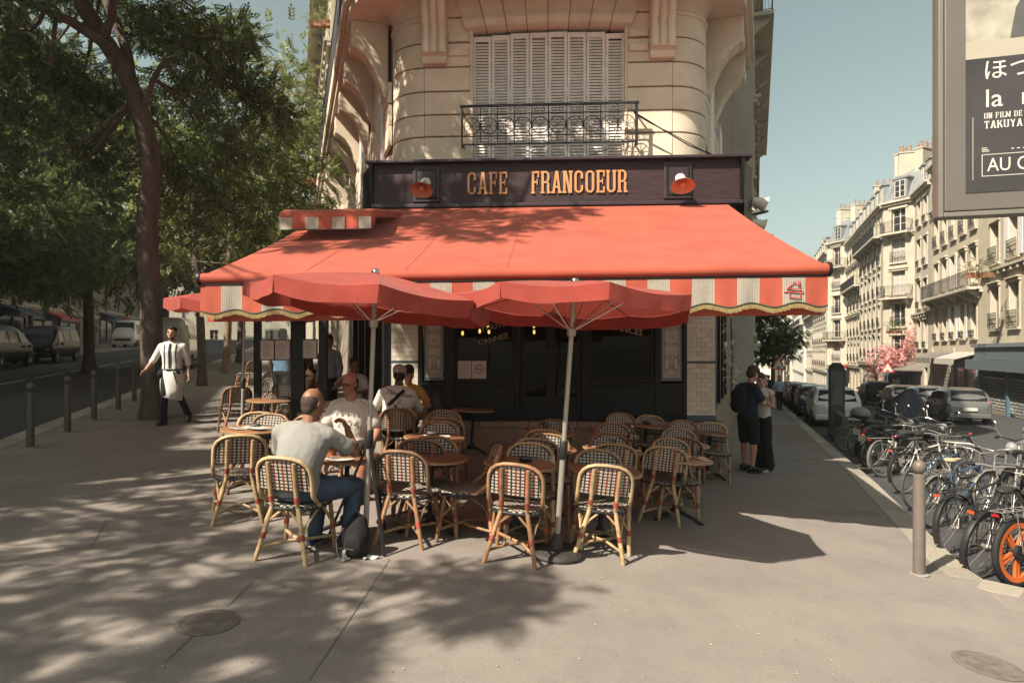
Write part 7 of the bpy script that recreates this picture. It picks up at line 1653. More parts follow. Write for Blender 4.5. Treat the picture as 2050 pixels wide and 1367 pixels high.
# window boxes and hanging plants
for px_,py_,d_,lb,lf in ((652,30,27,'yellow green plant on an upper balcony of left building','leaf_pale'),(1962,536,33,'potted plant on a balcony rail under the poster panel','leaf_pale'),(1790,655,53,'flower box on the balcony above the pink blossom','leaf_mid'),(640,345,24,'leafy shrub at the corner beneath the stone brackets','leaf_mid')):
    c = P(px_,py_,d_); t = thing('balcony_plant', lb, 'plant', Matrix.Translation(c)); me = foliage_mesh('foliage',[(0,0,0),(0.4,0,0.1),(-0.4,0,0.0)],[(0.45,0.4,0.5)]*3,40,rng,SPRAY_BIG,lf,(0.5,0.9)); stuff(obj('foliage',me,t)); MB().bx(-0.6,0.6,-0.12,0.12,-0.5,-0.25).build('planter','terracotta_pot',t)
# warning signs
def warn(p, h, label, size=0.7):
    t = thing('warning_sign', label, 'road sign', Matrix.Translation(p) @ RZ(R(-12))); MB().tube([(0,0,0),(0,0,h)],0.03,8).build('pole','iron_grey',t,60)
    tri = [(-size/2,0),(size/2,0),(0,size*0.87)]; MB().prism(tri,(0,-0.04,h-size*0.9),(1,0,0),(0,0,1),(0,0.02,0)).build('plate','sign_red',t)
    k = 0.72; MB().prism([(a*k,(b-size*0.29)*k+size*0.29) for a,b in tri],(0,-0.046,h-size*0.9),(1,0,0),(0,0,1),(0,0.004,0)).build('face','poster_text',t)
    MB().prism([(-0.13,0.10),(0.13,0.10),(0.05,0.2),(-0.05,0.2)],(0,-0.052,h-size*0.9),(1,0,0),(0,0,1),(0,0.003,0)).build('hump_symbol','print_black',t)
warn(RS(46,7.6), 3.0, 'triangular red edged hump warning sign before the blue shop', 0.95); warn(RS(33.5,-0.35), 2.9, 'dark triangular sign on a pole past the standing couple', 0.85)

# ------------------------------------------------------------------ cars and vans
def wheel_parts(t, x, y, r, w=0.2, mt='alloy', spokes=5):
    m = MB(); m.lathe([(r*0.66,-w/2),(r*0.95,-w/2),(r,-w*0.3),(r,w*0.3),(r*0.95,w/2),(r*0.66,w/2)],24,caps=False); xf = T(x,y,r) @ RY(R(90)); wh = m.build('wheel','rubber',t,40,m=xf)
    m = MB(); m.lathe([(r*0.66,-w*0.35),(r*0.66,w*0.35)],24,caps=False); s = 1 if x > 0 else -1
    for q in range(spokes): a = 2*math.pi*q/spokes; m.beam((0.03*math.cos(a),0.03*math.sin(a),s*w*0.36),(r*0.64*math.cos(a),r*0.64*math.sin(a),s*w*0.33),0.07,0.03)
    m.lathe([(0.07,s*w*0.3),(0.06,s*w*0.42)],10); m.build('rim',mt,wh,40)
    MB().lathe([(r*0.64,s*w*0.05),(0.0,s*w*0.05)],20,caps=False).build('brake_disc','rubber',wh)
def car(label, m, paint='car_grey', L=3.9, W=1.70, Hh=1.5, kind='hatch', plate='plate_white'):
    t = thing('parked_car' if kind != 'van' else 'parked_van', label, 'car' if kind != 'van' else 'van', m, 'vehicles parked along the kerbs'); hw = W/2
    # local: front +y
    if kind == 'hatch': st = [(-0.50,0.45,0.62,0.75,0.78,0.86),(-0.485,0.30,0.70,0.95,1.02,0.95),(-0.44,0.24,0.78,0.98,1.28,0.98),(-0.36,0.22,0.80,1.0,1.46,1.0),(-0.15,0.20,0.82,0.98,1.50,1.0),(0.05,0.20,0.80,0.95,1.47,1.0),(0.16,0.20,0.78,0.93,1.36,1.0),(0.27,0.20,0.76,0.92,1.02,0.99),(0.40,0.22,0.72,0.84,0.88,0.96),(0.47,0.28,0.62,0.74,0.76,0.88),(0.50,0.40,0.55,0.62,0.64,0.74)]
    elif kind == 'van': st = [(-0.50,0.40,0.9,1.1,1.90,0.95),(-0.49,0.28,0.95,1.1,1.97,0.99),(-0.2,0.25,0.95,1.08,2.0,1.0),(0.12,0.25,0.95,1.06,1.98,1.0),(0.24,0.25,0.95,1.05,1.82,1.0),(0.36,0.25,0.92,1.04,1.22,0.99),(0.46,0.28,0.80,0.98,1.04,0.93),(0.495,0.38,0.70,0.80,0.84,0.85)]
    else: st = [(-0.50,0.40,0.9,1.2,2.60,0.96),(-0.49,0.30,0.95,1.2,2.68,0.99),(0.2,0.28,0.95,1.15,2.70,1.0),(0.32,0.28,0.95,1.12,2.58,1.0),(0.41,0.28,0.95,1.10,1.50,0.99),(0.475,0.32,0.90,1.05,1.15,0.95),(0.495,0.42,0.80,0.9,1.0,0.90)]
    k = Hh/st[len(st)//3][4]
    rings = []
    for (y,zb,zm,zk,zt,wf) in st:
        w = hw*wf; top = max(zt,zk+0.01); ins = 0.0 if top-zk < 0.08 else min(0.20,(top-zk)*0.36)
        half = [(w*0.80,zb),(w*0.97,zb+0.08),(w,zm*0.85),(w*0.985,zk),(w-ins*0.75,zk+(top-zk)*0.75),(w-ins-0.05,top-0.01),(w*0.45,top+0.018)]
        half = [(a,b*k) for a,b in half]; rings.append([(a,y*L,b) for a,b in half]+[(-a,y*L,b) for a,b in reversed(half)])
    b = MB(); b.loft(rings); body = b.build('body', paint, t, 32)
    sb = body.modifiers.new('sub','SUBSURF'); sb.levels = 1; sb.render_levels = 1
    rw_ = 0.31 if kind == 'hatch' else 0.33
    for s in (-1,1):
        for yy in (-0.31,0.32): 
            MB().lathe([(rw_+0.05,-0.02),(rw_+0.05,0.02),(0.02,0.02)],20).build('wheel_arch','rubber',t,m=T(s*(hw*0.985),yy*L,rw_) @ RY(R(90)))
            wheel_parts(t, s*(hw-0.10)+s*0.025, yy*L, rw_, 0.19)
    def at_y(yf):
        for i in range(len(st)-1):
            if st[i][0] <= yf <= st[i+1][0]:
                q = (yf-st[i][0])/(st[i+1][0]-st[i][0]); return [st[i][j]+(st[i+1][j]-st[i][j])*q for j in range(6)]
        return list(st[-1])
    def side_pt(yf, u, s, out=0.012):
        _,zb,zm,zk,zt,wf = at_y(yf); w = hw*wf; top = max(zt,zk+0.01); ins = 0.0 if top-zk < 0.08 else min(0.20,(top-zk)*0.36)
        return Vector((s*(w*0.985+(-ins*0.75-w*0.0+w*0.015-0.0)*u+out), yf*L, (zk+(top-zk)*0.75*u)*k+0.01))
    for s in (-1,1):
        wins = {'hatch':((-0.36,-0.19),(-0.17,0.02),(0.04,0.17)),'van':((-0.42,-0.14),(-0.12,0.08),(0.10,0.27)),'camper':((0.12,0.30),(-0.25,-0.05))}[kind]
        for (ya,yb) in wins:
            m2 = MB(); m2.grid(lambda a,c: side_pt(ya+(yb-ya)*a, 0.12+0.80*c, s), 6, 2); m2.build('side_window','car_glass',t,60)
        m2 = MB(); m2.sph((s*(hw+0.10),0.15*L if kind=='hatch' else 0.24*L,1.0*k),(0.09,0.05,0.07),10,6); m2.build('wing_mirror',paint if kind == 'hatch' else 'black_plastic',t,60)
        m2 = MB(); m2.beam(side_pt(-0.09,-0.3,s,0.004), side_pt(-0.03,-0.3,s,0.004), 0.03, 0.03); m2.build('door_handle',paint,t)
        yr = -0.497*L; m2 = MB(); m2.sph((s*hw*0.80,yr+0.03*L,0.90*k if kind=='hatch' else 1.0*k),(0.10,0.09,0.14 if kind=='hatch' else 0.2),10,8); m2.build('tail_light','tail_red',t,60)
        m2 = MB(); m2.sph((s*hw*0.72,0.462*L,0.70*k),(0.17,0.12,0.09),10,8); m2.build('headlight','head_light',t,60)
    # rear screen and windscreen
    if kind == 'hatch':
        r1, r2 = at_y(-0.478), at_y(-0.395)
        m2 = MB(); m2.grid(lambda a,c: ((2*a-1)*hw*(0.76-0.08*c), (-0.484+0.075*c)*L-0.015, (1.0+0.40*c)*k), 6, 3); m2.build('rear_screen','car_glass',t,60)
        m2 = MB(); m2.grid(lambda a,c: ((2*a-1)*hw*(0.84-0.12*c), (0.262-0.125*c)*L+0.03, (1.06+0.36*c)*k), 6, 3); m2.build('windscreen','car_glass',t,60)
        m2 = MB(); m2.bx(-0.26,0.26,-0.513*L,-0.492*L,0.60*k,0.72*k); m2.build('number_plate',plate,t); m2 = MB(); m2.bx(-hw*0.88,hw*0.88,-0.512*L,-0.46*L,0.30*k,0.50*k); m2.build('bumper',paint,t,bevel=0.04)
    else:
        y0,y1,za,zb = (0.372,0.252,1.10,1.78) if kind == 'van' else (0.418,0.335,1.30,2.40)
        m2 = MB(); m2.grid(lambda a,c: ((2*a-1)*hw*(0.86-0.10*c), (y0+(y1-y0)*c)*L+0.035, (za+(zb-za)*c)*k), 6, 3); m2.build('windscreen','car_glass' if kind == 'van' else 'window_dark',t,60)
        m2 = MB(); m2.bx(-hw*0.62,hw*0.62,0.488*L,0.503*L,0.62*k,0.82*k); m2.build('grille','black_plastic',t); m2 = MB(); m2.bx(-0.26,0.26,0.503*L,0.508*L,0.46*k,0.57*k); m2.build('number_plate',plate,t)
        m2 = MB(); m2.bx(-hw*0.9,hw*0.9,0.475*L,0.5*L,0.28*k,0.55*k); m2.build('bumper','black_plastic' if kind == 'van' else paint,t,bevel=0.05)
    return t
def park_r(s, n, rev=False): 
    p = RS(s,n,-KERB); d = ER if not rev else -ER; e = 0.036; return frame(p, Vector((d.y,-d.x,0)), Vector((d.x,d.y,-0.0339 if not rev else 0.0339)).normalized(), (0,0,1))
def park_l(s, n, rev=False):
    p = LS(s,n,-KERB); d = EL if not rev else -EL; g_ = (H(*LS(s+1,0)[:2])-H(*LS(s,0)[:2])); return frame(p, Vector((d.y,-d.x,0)), Vector((d.x,d.y,g_ if not rev else -g_)).normalized(), (0,0,1))
car('grey hatchback parked nearest on the right of the street', park_r(24.5,6.5), 'car_grey', 3.85, 1.70, 1.5)
car('dark grey car with black bumpers parked ahead of the grey hatchback', park_r(30.5,6.6), 'car_silver', 4.1, 1.73, 1.5)
car('silver car third in the right-hand row', park_r(36.5,6.6), 'car_silver', 4.0, 1.7, 1.46)
car('black sport utility car at the far end of the right-hand row', park_r(43.5,6.4), 'car_black', 4.4, 1.8, 1.65)
car('white car parked behind the dark advertising pillar', park_r(20.5,1.15), 'car_white', 4.1, 1.75, 1.5)
car('dark car parked beyond the white car along the left kerb', park_r(27.5,1.1), 'car_dark', 4.2, 1.75, 1.5)
car('black car parked farther along the left kerb', park_r(33.5,1.1), 'car_black', 4.2, 1.75, 1.5)
car('silver car far down the left kerb', park_r(40,1.1), 'car_silver', 4.2, 1.75, 1.5)
car('dark car farthest down the left kerb of the right street', park_r(47,1.1), 'car_dark', 4.2, 1.75, 1.5)
p_ = LS(17.5,9.3)
car('black people carrier cut by the left edge of the picture', park_l(23.0,8.7), 'car_black', 5.0, 1.95, 1.95, 'van')
car('black people carrier with a blue grey windscreen, second from left edge', park_l(29.2,8.5,True), 'car_black', 4.9, 1.95, 1.95, 'van')
car('white camper van facing the camera up the left street', (Matrix.Translation((-37.0,64,H(-37,64)-KERB)) @ RZ(R(196))), 'car_white', 5.6, 2.05, 2.65, 'camper')
car('white van parked beyond the trees left of the terrace', park_l(22,1.2), 'car_white', 5.2, 1.95, 2.3, 'van')
# ------------------------------------------------------------------ bicycles
def bike_wheel(t, y, r=0.34, rim='bike_silver', tyre='tyre_grey', guard=None, fat=0.019, spokes=28):
    xf = T(0,y,r) @ RY(R(90))
    w = MB(); w.tube([((r-fat)*math.cos(a),(r-fat)*math.sin(a),0) for a in [2*math.pi*q/40 for q in range(40)]], fat, 8, closed=True); wo = w.build('wheel',tyre,t,60,m=xf)
    m = MB(); m.tube([((r-2.2*fat)*math.cos(a),(r-2.2*fat)*math.sin(a),0) for a in [2*math.pi*q/40 for q in range(40)]], 0.011, 6, closed=True); m.build('rim',rim,wo,60)
    m = MB()
    for q in range(spokes):
        a = 2*math.pi*q/spokes; b = a+(0.35 if q%2 else -0.35); s = 0.025 if q%4<2 else -0.025; m.tube([(0.02*math.cos(b),0.02*math.sin(b),s),((r-2.4*fat)*math.cos(a),(r-2.4*fat)*math.sin(a),0)],0.0016,3,caps=False)
    m.build('spokes','bike_silver',wo); MB().lathe([(0.02,-0.045),(0.028,-0.03),(0.018,0),(0.028,0.03),(0.02,0.045)],10).build('hub','bike_silver',wo,50)
    if rim == 'orange_rim':
        m = MB()
        m.lathe([(r-0.105,-0.022),(r-0.055,-0.026),(r-0.055,0.026),(r-0.105,0.022),(r-0.105,-0.022)],40,caps=False); m.build('cast_rim','orange_rim',wo,40)
        for q in range(5):
            for e in (-0.09,0.09):
                a = 2*math.pi*q/5; m = MB(); m.beam((0.05*math.cos(a+e*3),0.05*math.sin(a+e*3),0),((r-0.08)*math.cos(a+e),(r-0.08)*math.sin(a+e),0),0.022,0.03); m.build('cast_spoke','orange_rim',wo)
        MB().lathe([(0.07,-0.05),(0.07,0.05)],20).build('hub_motor','black_plastic',wo,40)
    if guard:
        m = MB(); rr_ = r+0.022
        m.grid(lambda a,c: ((c-0.5)*0.055, y-rr_*math.cos(R(-25)+R(170)*a)*(1 if y<0 else -1), r+rr_*math.sin(R(-25)+R(170)*a)+0.008*(1-(2*c-1)**2)), 20, 3); m.build('mudguard',guard,t,60)
def bicycle(label, m, paint='bike_black', guard='black_plastic', rim='bike_silver', tyre='tyre_grey', saddle='saddle', rack=True, bars='flat', basket=False, step=False, light=True, fat=0.019):
    t = thing('bicycle', label, 'bicycle', m, 'bicycles parked along the right kerb')
    # rear wheel at y=-0.5, front at y=0.55 (forward +y)
    ry, fy, r = -0.5, 0.56, 0.34
    bike_wheel(t, ry, r, rim, tyre, guard, fat); bike_wheel(t, fy, r, rim, tyre, guard, fat)
    bb = (0,-0.06,0.28); st = (0,-0.20,0.74); hd = (0,0.36,0.80); hd2 = (0,0.40,0.62)
    f = MB(); f.tube([bb,st],0.015,8); f.tube([hd2,bb],0.018,8); f.tube([hd,hd2],0.018,8)
    if step: f.tube([(0,0.385,0.70),(0,0.12,0.50),(0,-0.10,0.42)],0.015,8)
    else: f.tube([(0,0.365,0.77),(0,-0.185,0.70)],0.015,8)
    for s in (-1,1): f.tube([bb,(s*0.055,ry,r)],0.009,6); f.tube([(0,-0.185,0.70),(s*0.055,ry,r)],0.008,6)
    f.build('frame',paint,t,60)
    k = MB()
    for s in (-1,1): k.tube([(s*0.03,0.41,0.60),(s*0.05,0.46,0.48),(s*0.05,fy,r)],0.010,6)
    k.build('fork',paint,t,60)
    q = MB(); q.tube([(0,-0.19,0.72),(0,-0.215,0.86)],0.012,8); q.build('seat_post','bike_silver',t,60)
    s_ = MB(); s_.sph((0,-0.27,0.885),(0.075,0.10,0.03),12,8); s_.sph((0,-0.14,0.885),(0.028,0.12,0.022),10,6); obj('saddle', setmat(remesh(s_,0.012,3),saddle), t)
    h = MB(); h.tube([(0,0.36,0.80),(0,0.345,0.93)],0.012,8)
    if bars == 'drop':
        for s in (-1,1): h.tube([(0,0.36,0.95),(s*0.19,0.38,0.95),(s*0.20,0.46,0.93),(s*0.20,0.47,0.87),(s*0.20,0.40,0.83),(s*0.20,0.33,0.84)],0.013,8)
    elif bars == 'swept':
        for s in (-1,1): h.tube([(0,0.36,0.94),(s*0.12,0.40,0.97),(s*0.25,0.32,0.98),(s*0.28,0.18,0.97)],0.011,8)
    else:
        for s in (-1,1): h.tube([(0,0.36,0.94),(s*0.15,0.36,0.96),(s*0.30,0.32,0.96)],0.012,8)
    h.build('handlebar','bike_white' if bars == 'drop' else 'bike_silver',t,60)
    g_ = MB()
    for s in (-1,1): g_.tube([(s*0.22,0.33,0.965) if bars != 'drop' else (s*0.2,0.40,0.83), (s*0.31,0.315,0.96) if bars != 'drop' else (s*0.2,0.33,0.84)],0.016,8)
    g_.build('grips','rubber',t,60)
    c = MB(); c.lathe([(0.085,-0.004),(0.09,0.0),(0.085,0.004)],22); c.build('chainring','bike_silver',t,m=T(0.05,bb[1],bb[2]) @ RY(R(90)))
    c = MB(); c.tube([(0.05,bb[1],bb[2]+0.085),(0.05,ry,r+0.035)],0.004,4); c.tube([(0.05,bb[1],bb[2]-0.085),(0.05,ry,r-0.035)],0.004,4); c.build('chain','cast_iron',t)
    for s in (-1,1):
        c = MB(); e = (s*0.08,bb[1]+s*0.12,bb[2]-s*0.11); c.tube([(s*0.06,bb[1],bb[2]),e],0.009,6); c.bx(e[0]-0.045+s*0.05,e[0]+0.045+s*0.05,e[1]-0.03,e[1]+0.03,e[2]-0.012,e[2]+0.012); c.build('crank','iron_grey',t)
    if rack:
        c = MB(); 
        for s in (-1,1): c.tube([(s*0.06,-0.22,0.72),(s*0.06,-0.30,0.745),(s*0.06,-0.78,0.745)],0.007,5); c.tube([(s*0.06,-0.58,0.745),(s*0.07,ry,r)],0.006,5)
        for yy in (-0.34,-0.48,-0.62,-0.78): c.tube([(-0.06,yy,0.745),(0.06,yy,0.745)],0.006,5)
        ro = c.build('rack','bike_black' if guard == 'black_plastic' else 'bike_silver',t,60); MB().bx(-0.032,0.032,-0.80,-0.787,0.70,0.725).build('reflector','reflector' if guard == 'black_plastic' else 'tail_red',t)
    if basket:
        c = MB(); 
        for zz in (0.68,0.76,0.84,0.92): w_ = 0.13+0.05*(zz-0.68)/0.24; c.tube([(-w_,0.44,zz),(w_,0.44,zz),(w_,0.70,zz),(-w_,0.70,zz)],0.005,4,closed=True)
        for q in range(14): a = 2*math.pi*q/14; c.tube([(0.13*math.cos(a),0.57+0.13*math.sin(a),0.68),(0.17*math.cos(a),0.57+0.15*math.sin(a),0.92)],0.003,3)
        c.build('basket','bike_silver',t)
    ks_ = MB(); ks_.tube([(-0.05,-0.08,0.27),(-0.20,-0.14,0.0)],0.008,6); ks_.build('kickstand','bike_silver',t)
    return t
def parkb(px, py, ang, lean=5.0, dn=0.35):
    """px,py: where the rear tyre meets the road; ang: heading, degrees from +x; rear wheel contact is at y=-0.5"""
    p = G(px, py, -KERB); d = Vector((math.cos(R(ang)), math.sin(R(ang)), 0)); c = p + d*0.5; c.z = H(c.x,c.y)-KERB
    z1 = H(*(c+d*0.5)[:2]); z0 = H(*(c-d*0.5)[:2]); d.z = (z1-z0); d.normalize(); x = d.cross(Vector((0,0,1))).normalized()
    return frame(c, x, d, x.cross(d)) @ RY(R(lean))
BK = [
 (2035,1176,22,dict(paint='bike_black',rim='orange_rim',tyre='rubber',guard=None,fat=0.032,rack=True),'electric bicycle with bright orange wheel rims at the right edge'),
 (1962,1158,26,dict(paint='bike_silver',rim='bike_black',guard='black_plastic',rack=True,step=True),'bicycle with black mudguard and red reflector, second from the front'),
 (1915,1118,26,dict(paint='bike_black',guard='black_plastic',rack=True),'black bicycle with wide mudguard, third from the front'),
 (1868,1056,24,dict(paint='bike_blue',guard='bike_silver',saddle='leather',rack=True,bars='swept'),'blue bicycle with silver mudguards behind the tall grey bollard'),
 (1838,1022,22,dict(paint='bike_blue',guard=None,saddle='saddle',bars='drop',rack=False),'blue racing bicycle with white drop handlebars'),
 (1812,988,22,dict(paint='bike_white',guard='black_plastic',basket=True),'white bicycle with wire basket in the middle of the row'),
 (1768,955,20,dict(paint='bike_silver',guard='bike_silver',bars='swept',step=True),'silver step-through bicycle in the middle of the row'),
 (1742,935,20,dict(paint='bike_black',guard='black_plastic'),'black bicycle between the silver one and the motorcycle'),
 (1692,903,18,dict(paint='bike_black',guard=None,rim='bike_silver',rack=False),'dark bicycle with big thin wheel at the far end of the row'),
 (1716,912,18,dict(paint='bike_silver',guard='bike_silver',basket=True),'silver bicycle with basket near the far end of the row')]
for px_,py_,a_,kw,lb in BK: bicycle(lb, parkb(px_,py_,a_,brnd.uniform(-5,7)), **kw)
for s_,n_,a_,kw,lb in ((0.2,2.0,204,dict(paint='bike_black',guard='black_plastic',rack=True),'dark bicycle facing the kerb behind the orange wheeled one'),(2.0,1.5,206,dict(paint='bike_silver',guard='bike_silver',bars='swept',rack=True),'silver bicycle facing the kerb behind the blue pair'),(4.6,1.4,202,dict(paint='bike_black',guard=None,bars='flat',rack=False),'black bicycle facing the kerb amid the motorcycles'),(7.0,1.9,200,dict(paint='bike_black',guard='black_plastic',basket=True),'black bicycle with basket facing the kerb near the tarpaulin'),(-0.4,3.2,198,dict(paint='bike_white',guard='bike_silver',saddle='leather',rack=True),'pale bicycle with tan saddle at the right edge')):
    p = RS(s_,n_,-KERB); d = Vector((math.cos(R(a_)),math.sin(R(a_)),0)); x = d.cross(Vector((0,0,1))); bicycle(lb, frame(p,x,d,(0,0,1)) @ RY(R(brnd.uniform(-6,6))), **kw)
# ------------------------------------------------------------------ motorcycles and scooters
def motorcycle(label, m, paint='grey_plastic', topbox=False, screen=False, kind='moto'):
    t = thing('motorcycle' if kind == 'moto' else 'motor_scooter', label, 'motorcycle' if kind == 'moto' else 'scooter', m, 'motorcycles parked along the right kerb')
    r = 0.31 if kind == 'moto' else 0.24; ry, fy = -0.66, 0.70
    for y in (ry, fy):
        w = MB(); w.tube([((r-0.06)*math.cos(a),(r-0.06)*math.sin(a),0) for a in [2*math.pi*q/32 for q in range(32)]],0.06,10,closed=True); wo = w.build('wheel','rubber',t,60,m=T(0,y,r) @ RY(R(90)))
        c = MB()
        for q in range(6): a = 2*math.pi*q/6; c.beam((0.03*math.cos(a),0.03*math.sin(a),0),((r-0.09)*math.cos(a),(r-0.09)*math.sin(a),0),0.035,0.05)
        c.lathe([(0.06,-0.07),(0.06,0.07)],12); c.tube([((r-0.10)*math.cos(a),(r-0.10)*math.sin(a),0) for a in [2*math.pi*q/32 for q in range(32)]],0.02,6,closed=True); c.build('rim','alloy',wo,50)
        c = MB(); c.lathe([(0.12,-0.05),(0.12,-0.044)],20); c.build('brake_disc','silver',wo)
    b = MB()
    if kind == 'moto':
        b.sph((0,0.16,0.86),(0.15,0.30,0.15),14,10); b.sph((0,0.30,0.82),(0.16,0.16,0.13),12,8); obj('tank', setmat(remesh(b,0.02,3),paint), t)
        b = MB(); b.sph((0,-0.25,0.82),(0.14,0.26,0.06),12,8); b.sph((0,-0.58,0.86),(0.12,0.20,0.05),12,8); obj('seat', setmat(remesh(b,0.018,3),'saddle'), t)
        b = MB(); b.sph((0,-0.70,0.80),(0.10,0.20,0.08),12,8); obj('tail_fairing', setmat(remesh(b,0.018,3),paint), t)
    else:
        b.sph((0,-0.35,0.62),(0.19,0.42,0.20),14,10); b.sph((0,0.10,0.33),(0.18,0.35,0.09),12,8); b.sph((0,0.48,0.66),(0.20,0.10,0.36),14,10); b.sph((0,0.60,0.45),(0.14,0.18,0.16),12,8); obj('bodywork', setmat(remesh(b,0.02,3),paint), t)
        b = MB(); b.sph((0,-0.15,0.82),(0.16,0.26,0.06),12,8); b.sph((0,-0.55,0.86),(0.15,0.20,0.06),12,8); obj('seat', setmat(remesh(b,0.018,3),'saddle'), t)
    e = MB(); e.bx(-0.14,0.14,-0.16,0.28,0.32,0.62); e.tube([(0,0.05,0.62),(0,0.25,0.74)],0.09,10); 
    for q in range(5): e.bx(-0.17,0.17,0.0,0.26,0.40+q*0.045,0.415+q*0.045)
    e.build('engine','cast_iron',t,bevel=0.02)
    e = MB(); e.tube([(0.13,0.20,0.50),(0.17,0.25,0.30),(0.18,-0.10,0.24),(0.19,-0.85,0.36)],[0.022,0.025,0.03,0.05],10); e.build('exhaust','silver',t,60)
    fk = MB()
    for s in (-1,1): fk.tube([(s*0.10,fy,r),(s*0.10,0.47,0.95)],0.024,8); fk.beam((s*0.09,ry,r),(s*0.09,-0.10,0.42),0.03,0.05)
    fk.build('fork','iron_grey',t,60)
    g_ = MB(); g_.grid(lambda a,c: ((c-0.5)*0.13, fy+(r+0.03)*math.cos(R(30)+R(130)*a), r+(r+0.03)*math.sin(R(30)+R(130)*a)),14,3); g_.build('front_mudguard',paint,t,60)
    hb = MB(); hb.tube([(-0.38,0.30,1.04),(-0.22,0.42,1.06),(0,0.46,1.0),(0.22,0.42,1.06),(0.38,0.30,1.04)],0.014,8); hbo = hb.build('handlebar','chrome',t,60)
    gr = MB()
    for s in (-1,1): gr.tube([(s*0.27,0.39,1.055),(s*0.39,0.295,1.04)],0.021,8)
    gr.build('grips','rubber',hbo,60)
    MB().sph((0,0.56,0.90),(0.085,0.07,0.085),14,10).build('headlight','head_light',t,60)
    for s in (-1,1):
        mi = MB(); mi.tube([(s*0.24,0.40,1.06),(s*0.30,0.44,1.22)],0.007,6); mi.build('mirror_arm','chrome',t,60); MB().sph((s*0.32,0.44,1.26),(0.065,0.02,0.055),14,10).build('mirror','chrome',t,60)
    MB().bx(-0.09,0.09,-0.93,-0.915,0.56,0.70).build('number_plate','plate_white',t); MB().sph((0,-0.90,0.80),(0.07,0.03,0.035),10,6).build('tail_light','tail_red',t,60)
    fn = MB(); fn.tube([(0,-0.80,0.78),(0,-0.90,0.62)],0.03,6); fn.build('plate_bracket','black_plastic',t)
    if screen: sc = MB(); sc.grid(lambda a,c: ((2*a-1)*0.22*(1-0.3*c), 0.55-0.16*c-0.08*(1-(2*a-1)**2)*0, 1.02+0.32*c),8,4); sc.build('windscreen','glass_clear',t,60)
    if topbox:
        tb = MB(); tb.sph((0,-0.86,1.08),(0.23,0.20,0.15),14,10); obj('top_box', setmat(remesh(tb,0.02,2),'grey_plastic'), t); tb = MB(); tb.sph((0,-0.86,1.03),(0.235,0.205,0.09),14,10); obj('top_box_base', setmat(remesh(tb,0.02,2),'black_plastic'), t)
    return t
def parkm(s, n, ang, lean=7): 
    p = RS(s,n,-KERB); d = Vector((math.cos(R(ang)),math.sin(R(ang)),0)); x = d.cross(Vector((0,0,1))); return frame(p,x,d,(0,0,1)) @ RY(R(lean))
motorcycle('dark scooter with grey top box at the far end of the bicycle row', parkm(9.3,1.0,28), 'black_plastic', True, False, 'scooter')
motorcycle('motorcycle with round mirror and pale fairing amid the bicycles', parkm(6.2,1.25,24), 'black_plastic', False, False)
motorcycle('motorcycle with glossy grey tank behind the blue bicycles', parkm(3.0,2.2,200,6), 'alloy', False, False)
motorcycle('small dark motorcycle with upright handlebar at right edge', parkm(1.2,4.0,205,6), 'black_plastic', False, False)
motorcycle('black motorcycle with white number plate among thin wheels', parkm(7.4,0.9,24), 'bike_black', False, False)
# tarpaulin-covered scooter
tc_ = thing('covered_scooter','scooter hidden under a dark blue tarpaulin by the road','covered scooter', Matrix.Translation(RS(15.9,2.7,-KERB)) @ RZ(R(-15)))
m = MB(); rings = []
for z, w, d, n_ in ((0.12,0.95,0.60,0.05),(0.5,0.85,0.50,0.06),(0.9,0.62,0.34,0.05),(1.25,0.40,0.16,0.03),(1.48,0.16,0.05,0.0)):
    rings.append([(0.25*z*0.9 + w*math.cos(a)*(1+n_*math.sin(5*a)), d*math.sin(a)*(1+n_*math.sin(7*a)), z+0.03*math.sin(3*a)) for a in [2*math.pi*q/28 for q in range(28)]])
m.loft(rings); m.build('tarpaulin','tarp',tc_,50)
m = MB(); m.tube([(0.5*math.cos(a)+0.2,0.42*math.sin(a),0.66) for a in [2*math.pi*q/20 for q in range(20)]],0.012,5,closed=True); m.build('tie_cord','black_plastic',tc_,60)
# dark advertising pillar and concrete block at the kerb
ad = thing('advertising_pillar','dark slim advertising pillar with rounded top in front of white car','advertising pillar', Matrix.Translation(RS(15.2,0.75,-KERB)) @ RZ(R(-15)))
MB().prism([(-0.24,0),(0.24,0),(0.24,2.15),(0.2,2.3),(0.1,2.38),(-0.1,2.38),(-0.2,2.3),(-0.24,2.15)],(0,-0.09,0),(1,0,0),(0,0,1),(0,0.18,0)).build('housing','black_plastic',ad,bevel=0.02)
MB().bx(-0.19,0.19,-0.1,-0.092,0.35,2.1).build('poster','poster_dark',ad); MB().prism([(-0.15,1.0),(0.15,1.0),(0.12,1.5),(0.0,1.65),(-0.12,1.5)],(0,-0.104,0),(1,0,0),(0,0,1),(0,0.003,0)).build('poster_portrait','poster_figure',ad)
cbk = thing('concrete_barrier','low dark concrete barrier beside the kerb before the pillar','barrier', Matrix.Translation(RS(13.2,0.65,-KERB)) @ RZ(R(-20)))
MB().prism([(-0.28,0),(0.28,0),(0.26,0.15),(0.10,0.42),(0.08,0.78),(-0.08,0.78),(-0.10,0.42),(-0.26,0.15)],(0,-0.9,0),(1,0,0),(0,0,1),(0,2.0,0)).build('block','concrete',cbk,bevel=0.02)
# wooden terrace fences far off
for s,n,lb in ((52,6.9,'dark wooden terrace fence on the road before the blue shop'),(68,5.6,'reddish wooden terrace fence farther down the right side')):
    t = thing('terrace_fence',lb,'fence',frame(RS(s,n,-KERB),-ER.to_3d(),NR.to_3d(),(0,0,1)))
    for zz in (0.35,0.95): MB().bx(-2.5,2.5,-0.03,0.0,zz,zz+0.09).build('rail','wood_bench',t)
    for q in range(11): MB().bx(-2.5+q*0.49,-2.42+q*0.49,0.002,0.05,0,1.05).build('post','wood_bench',t)
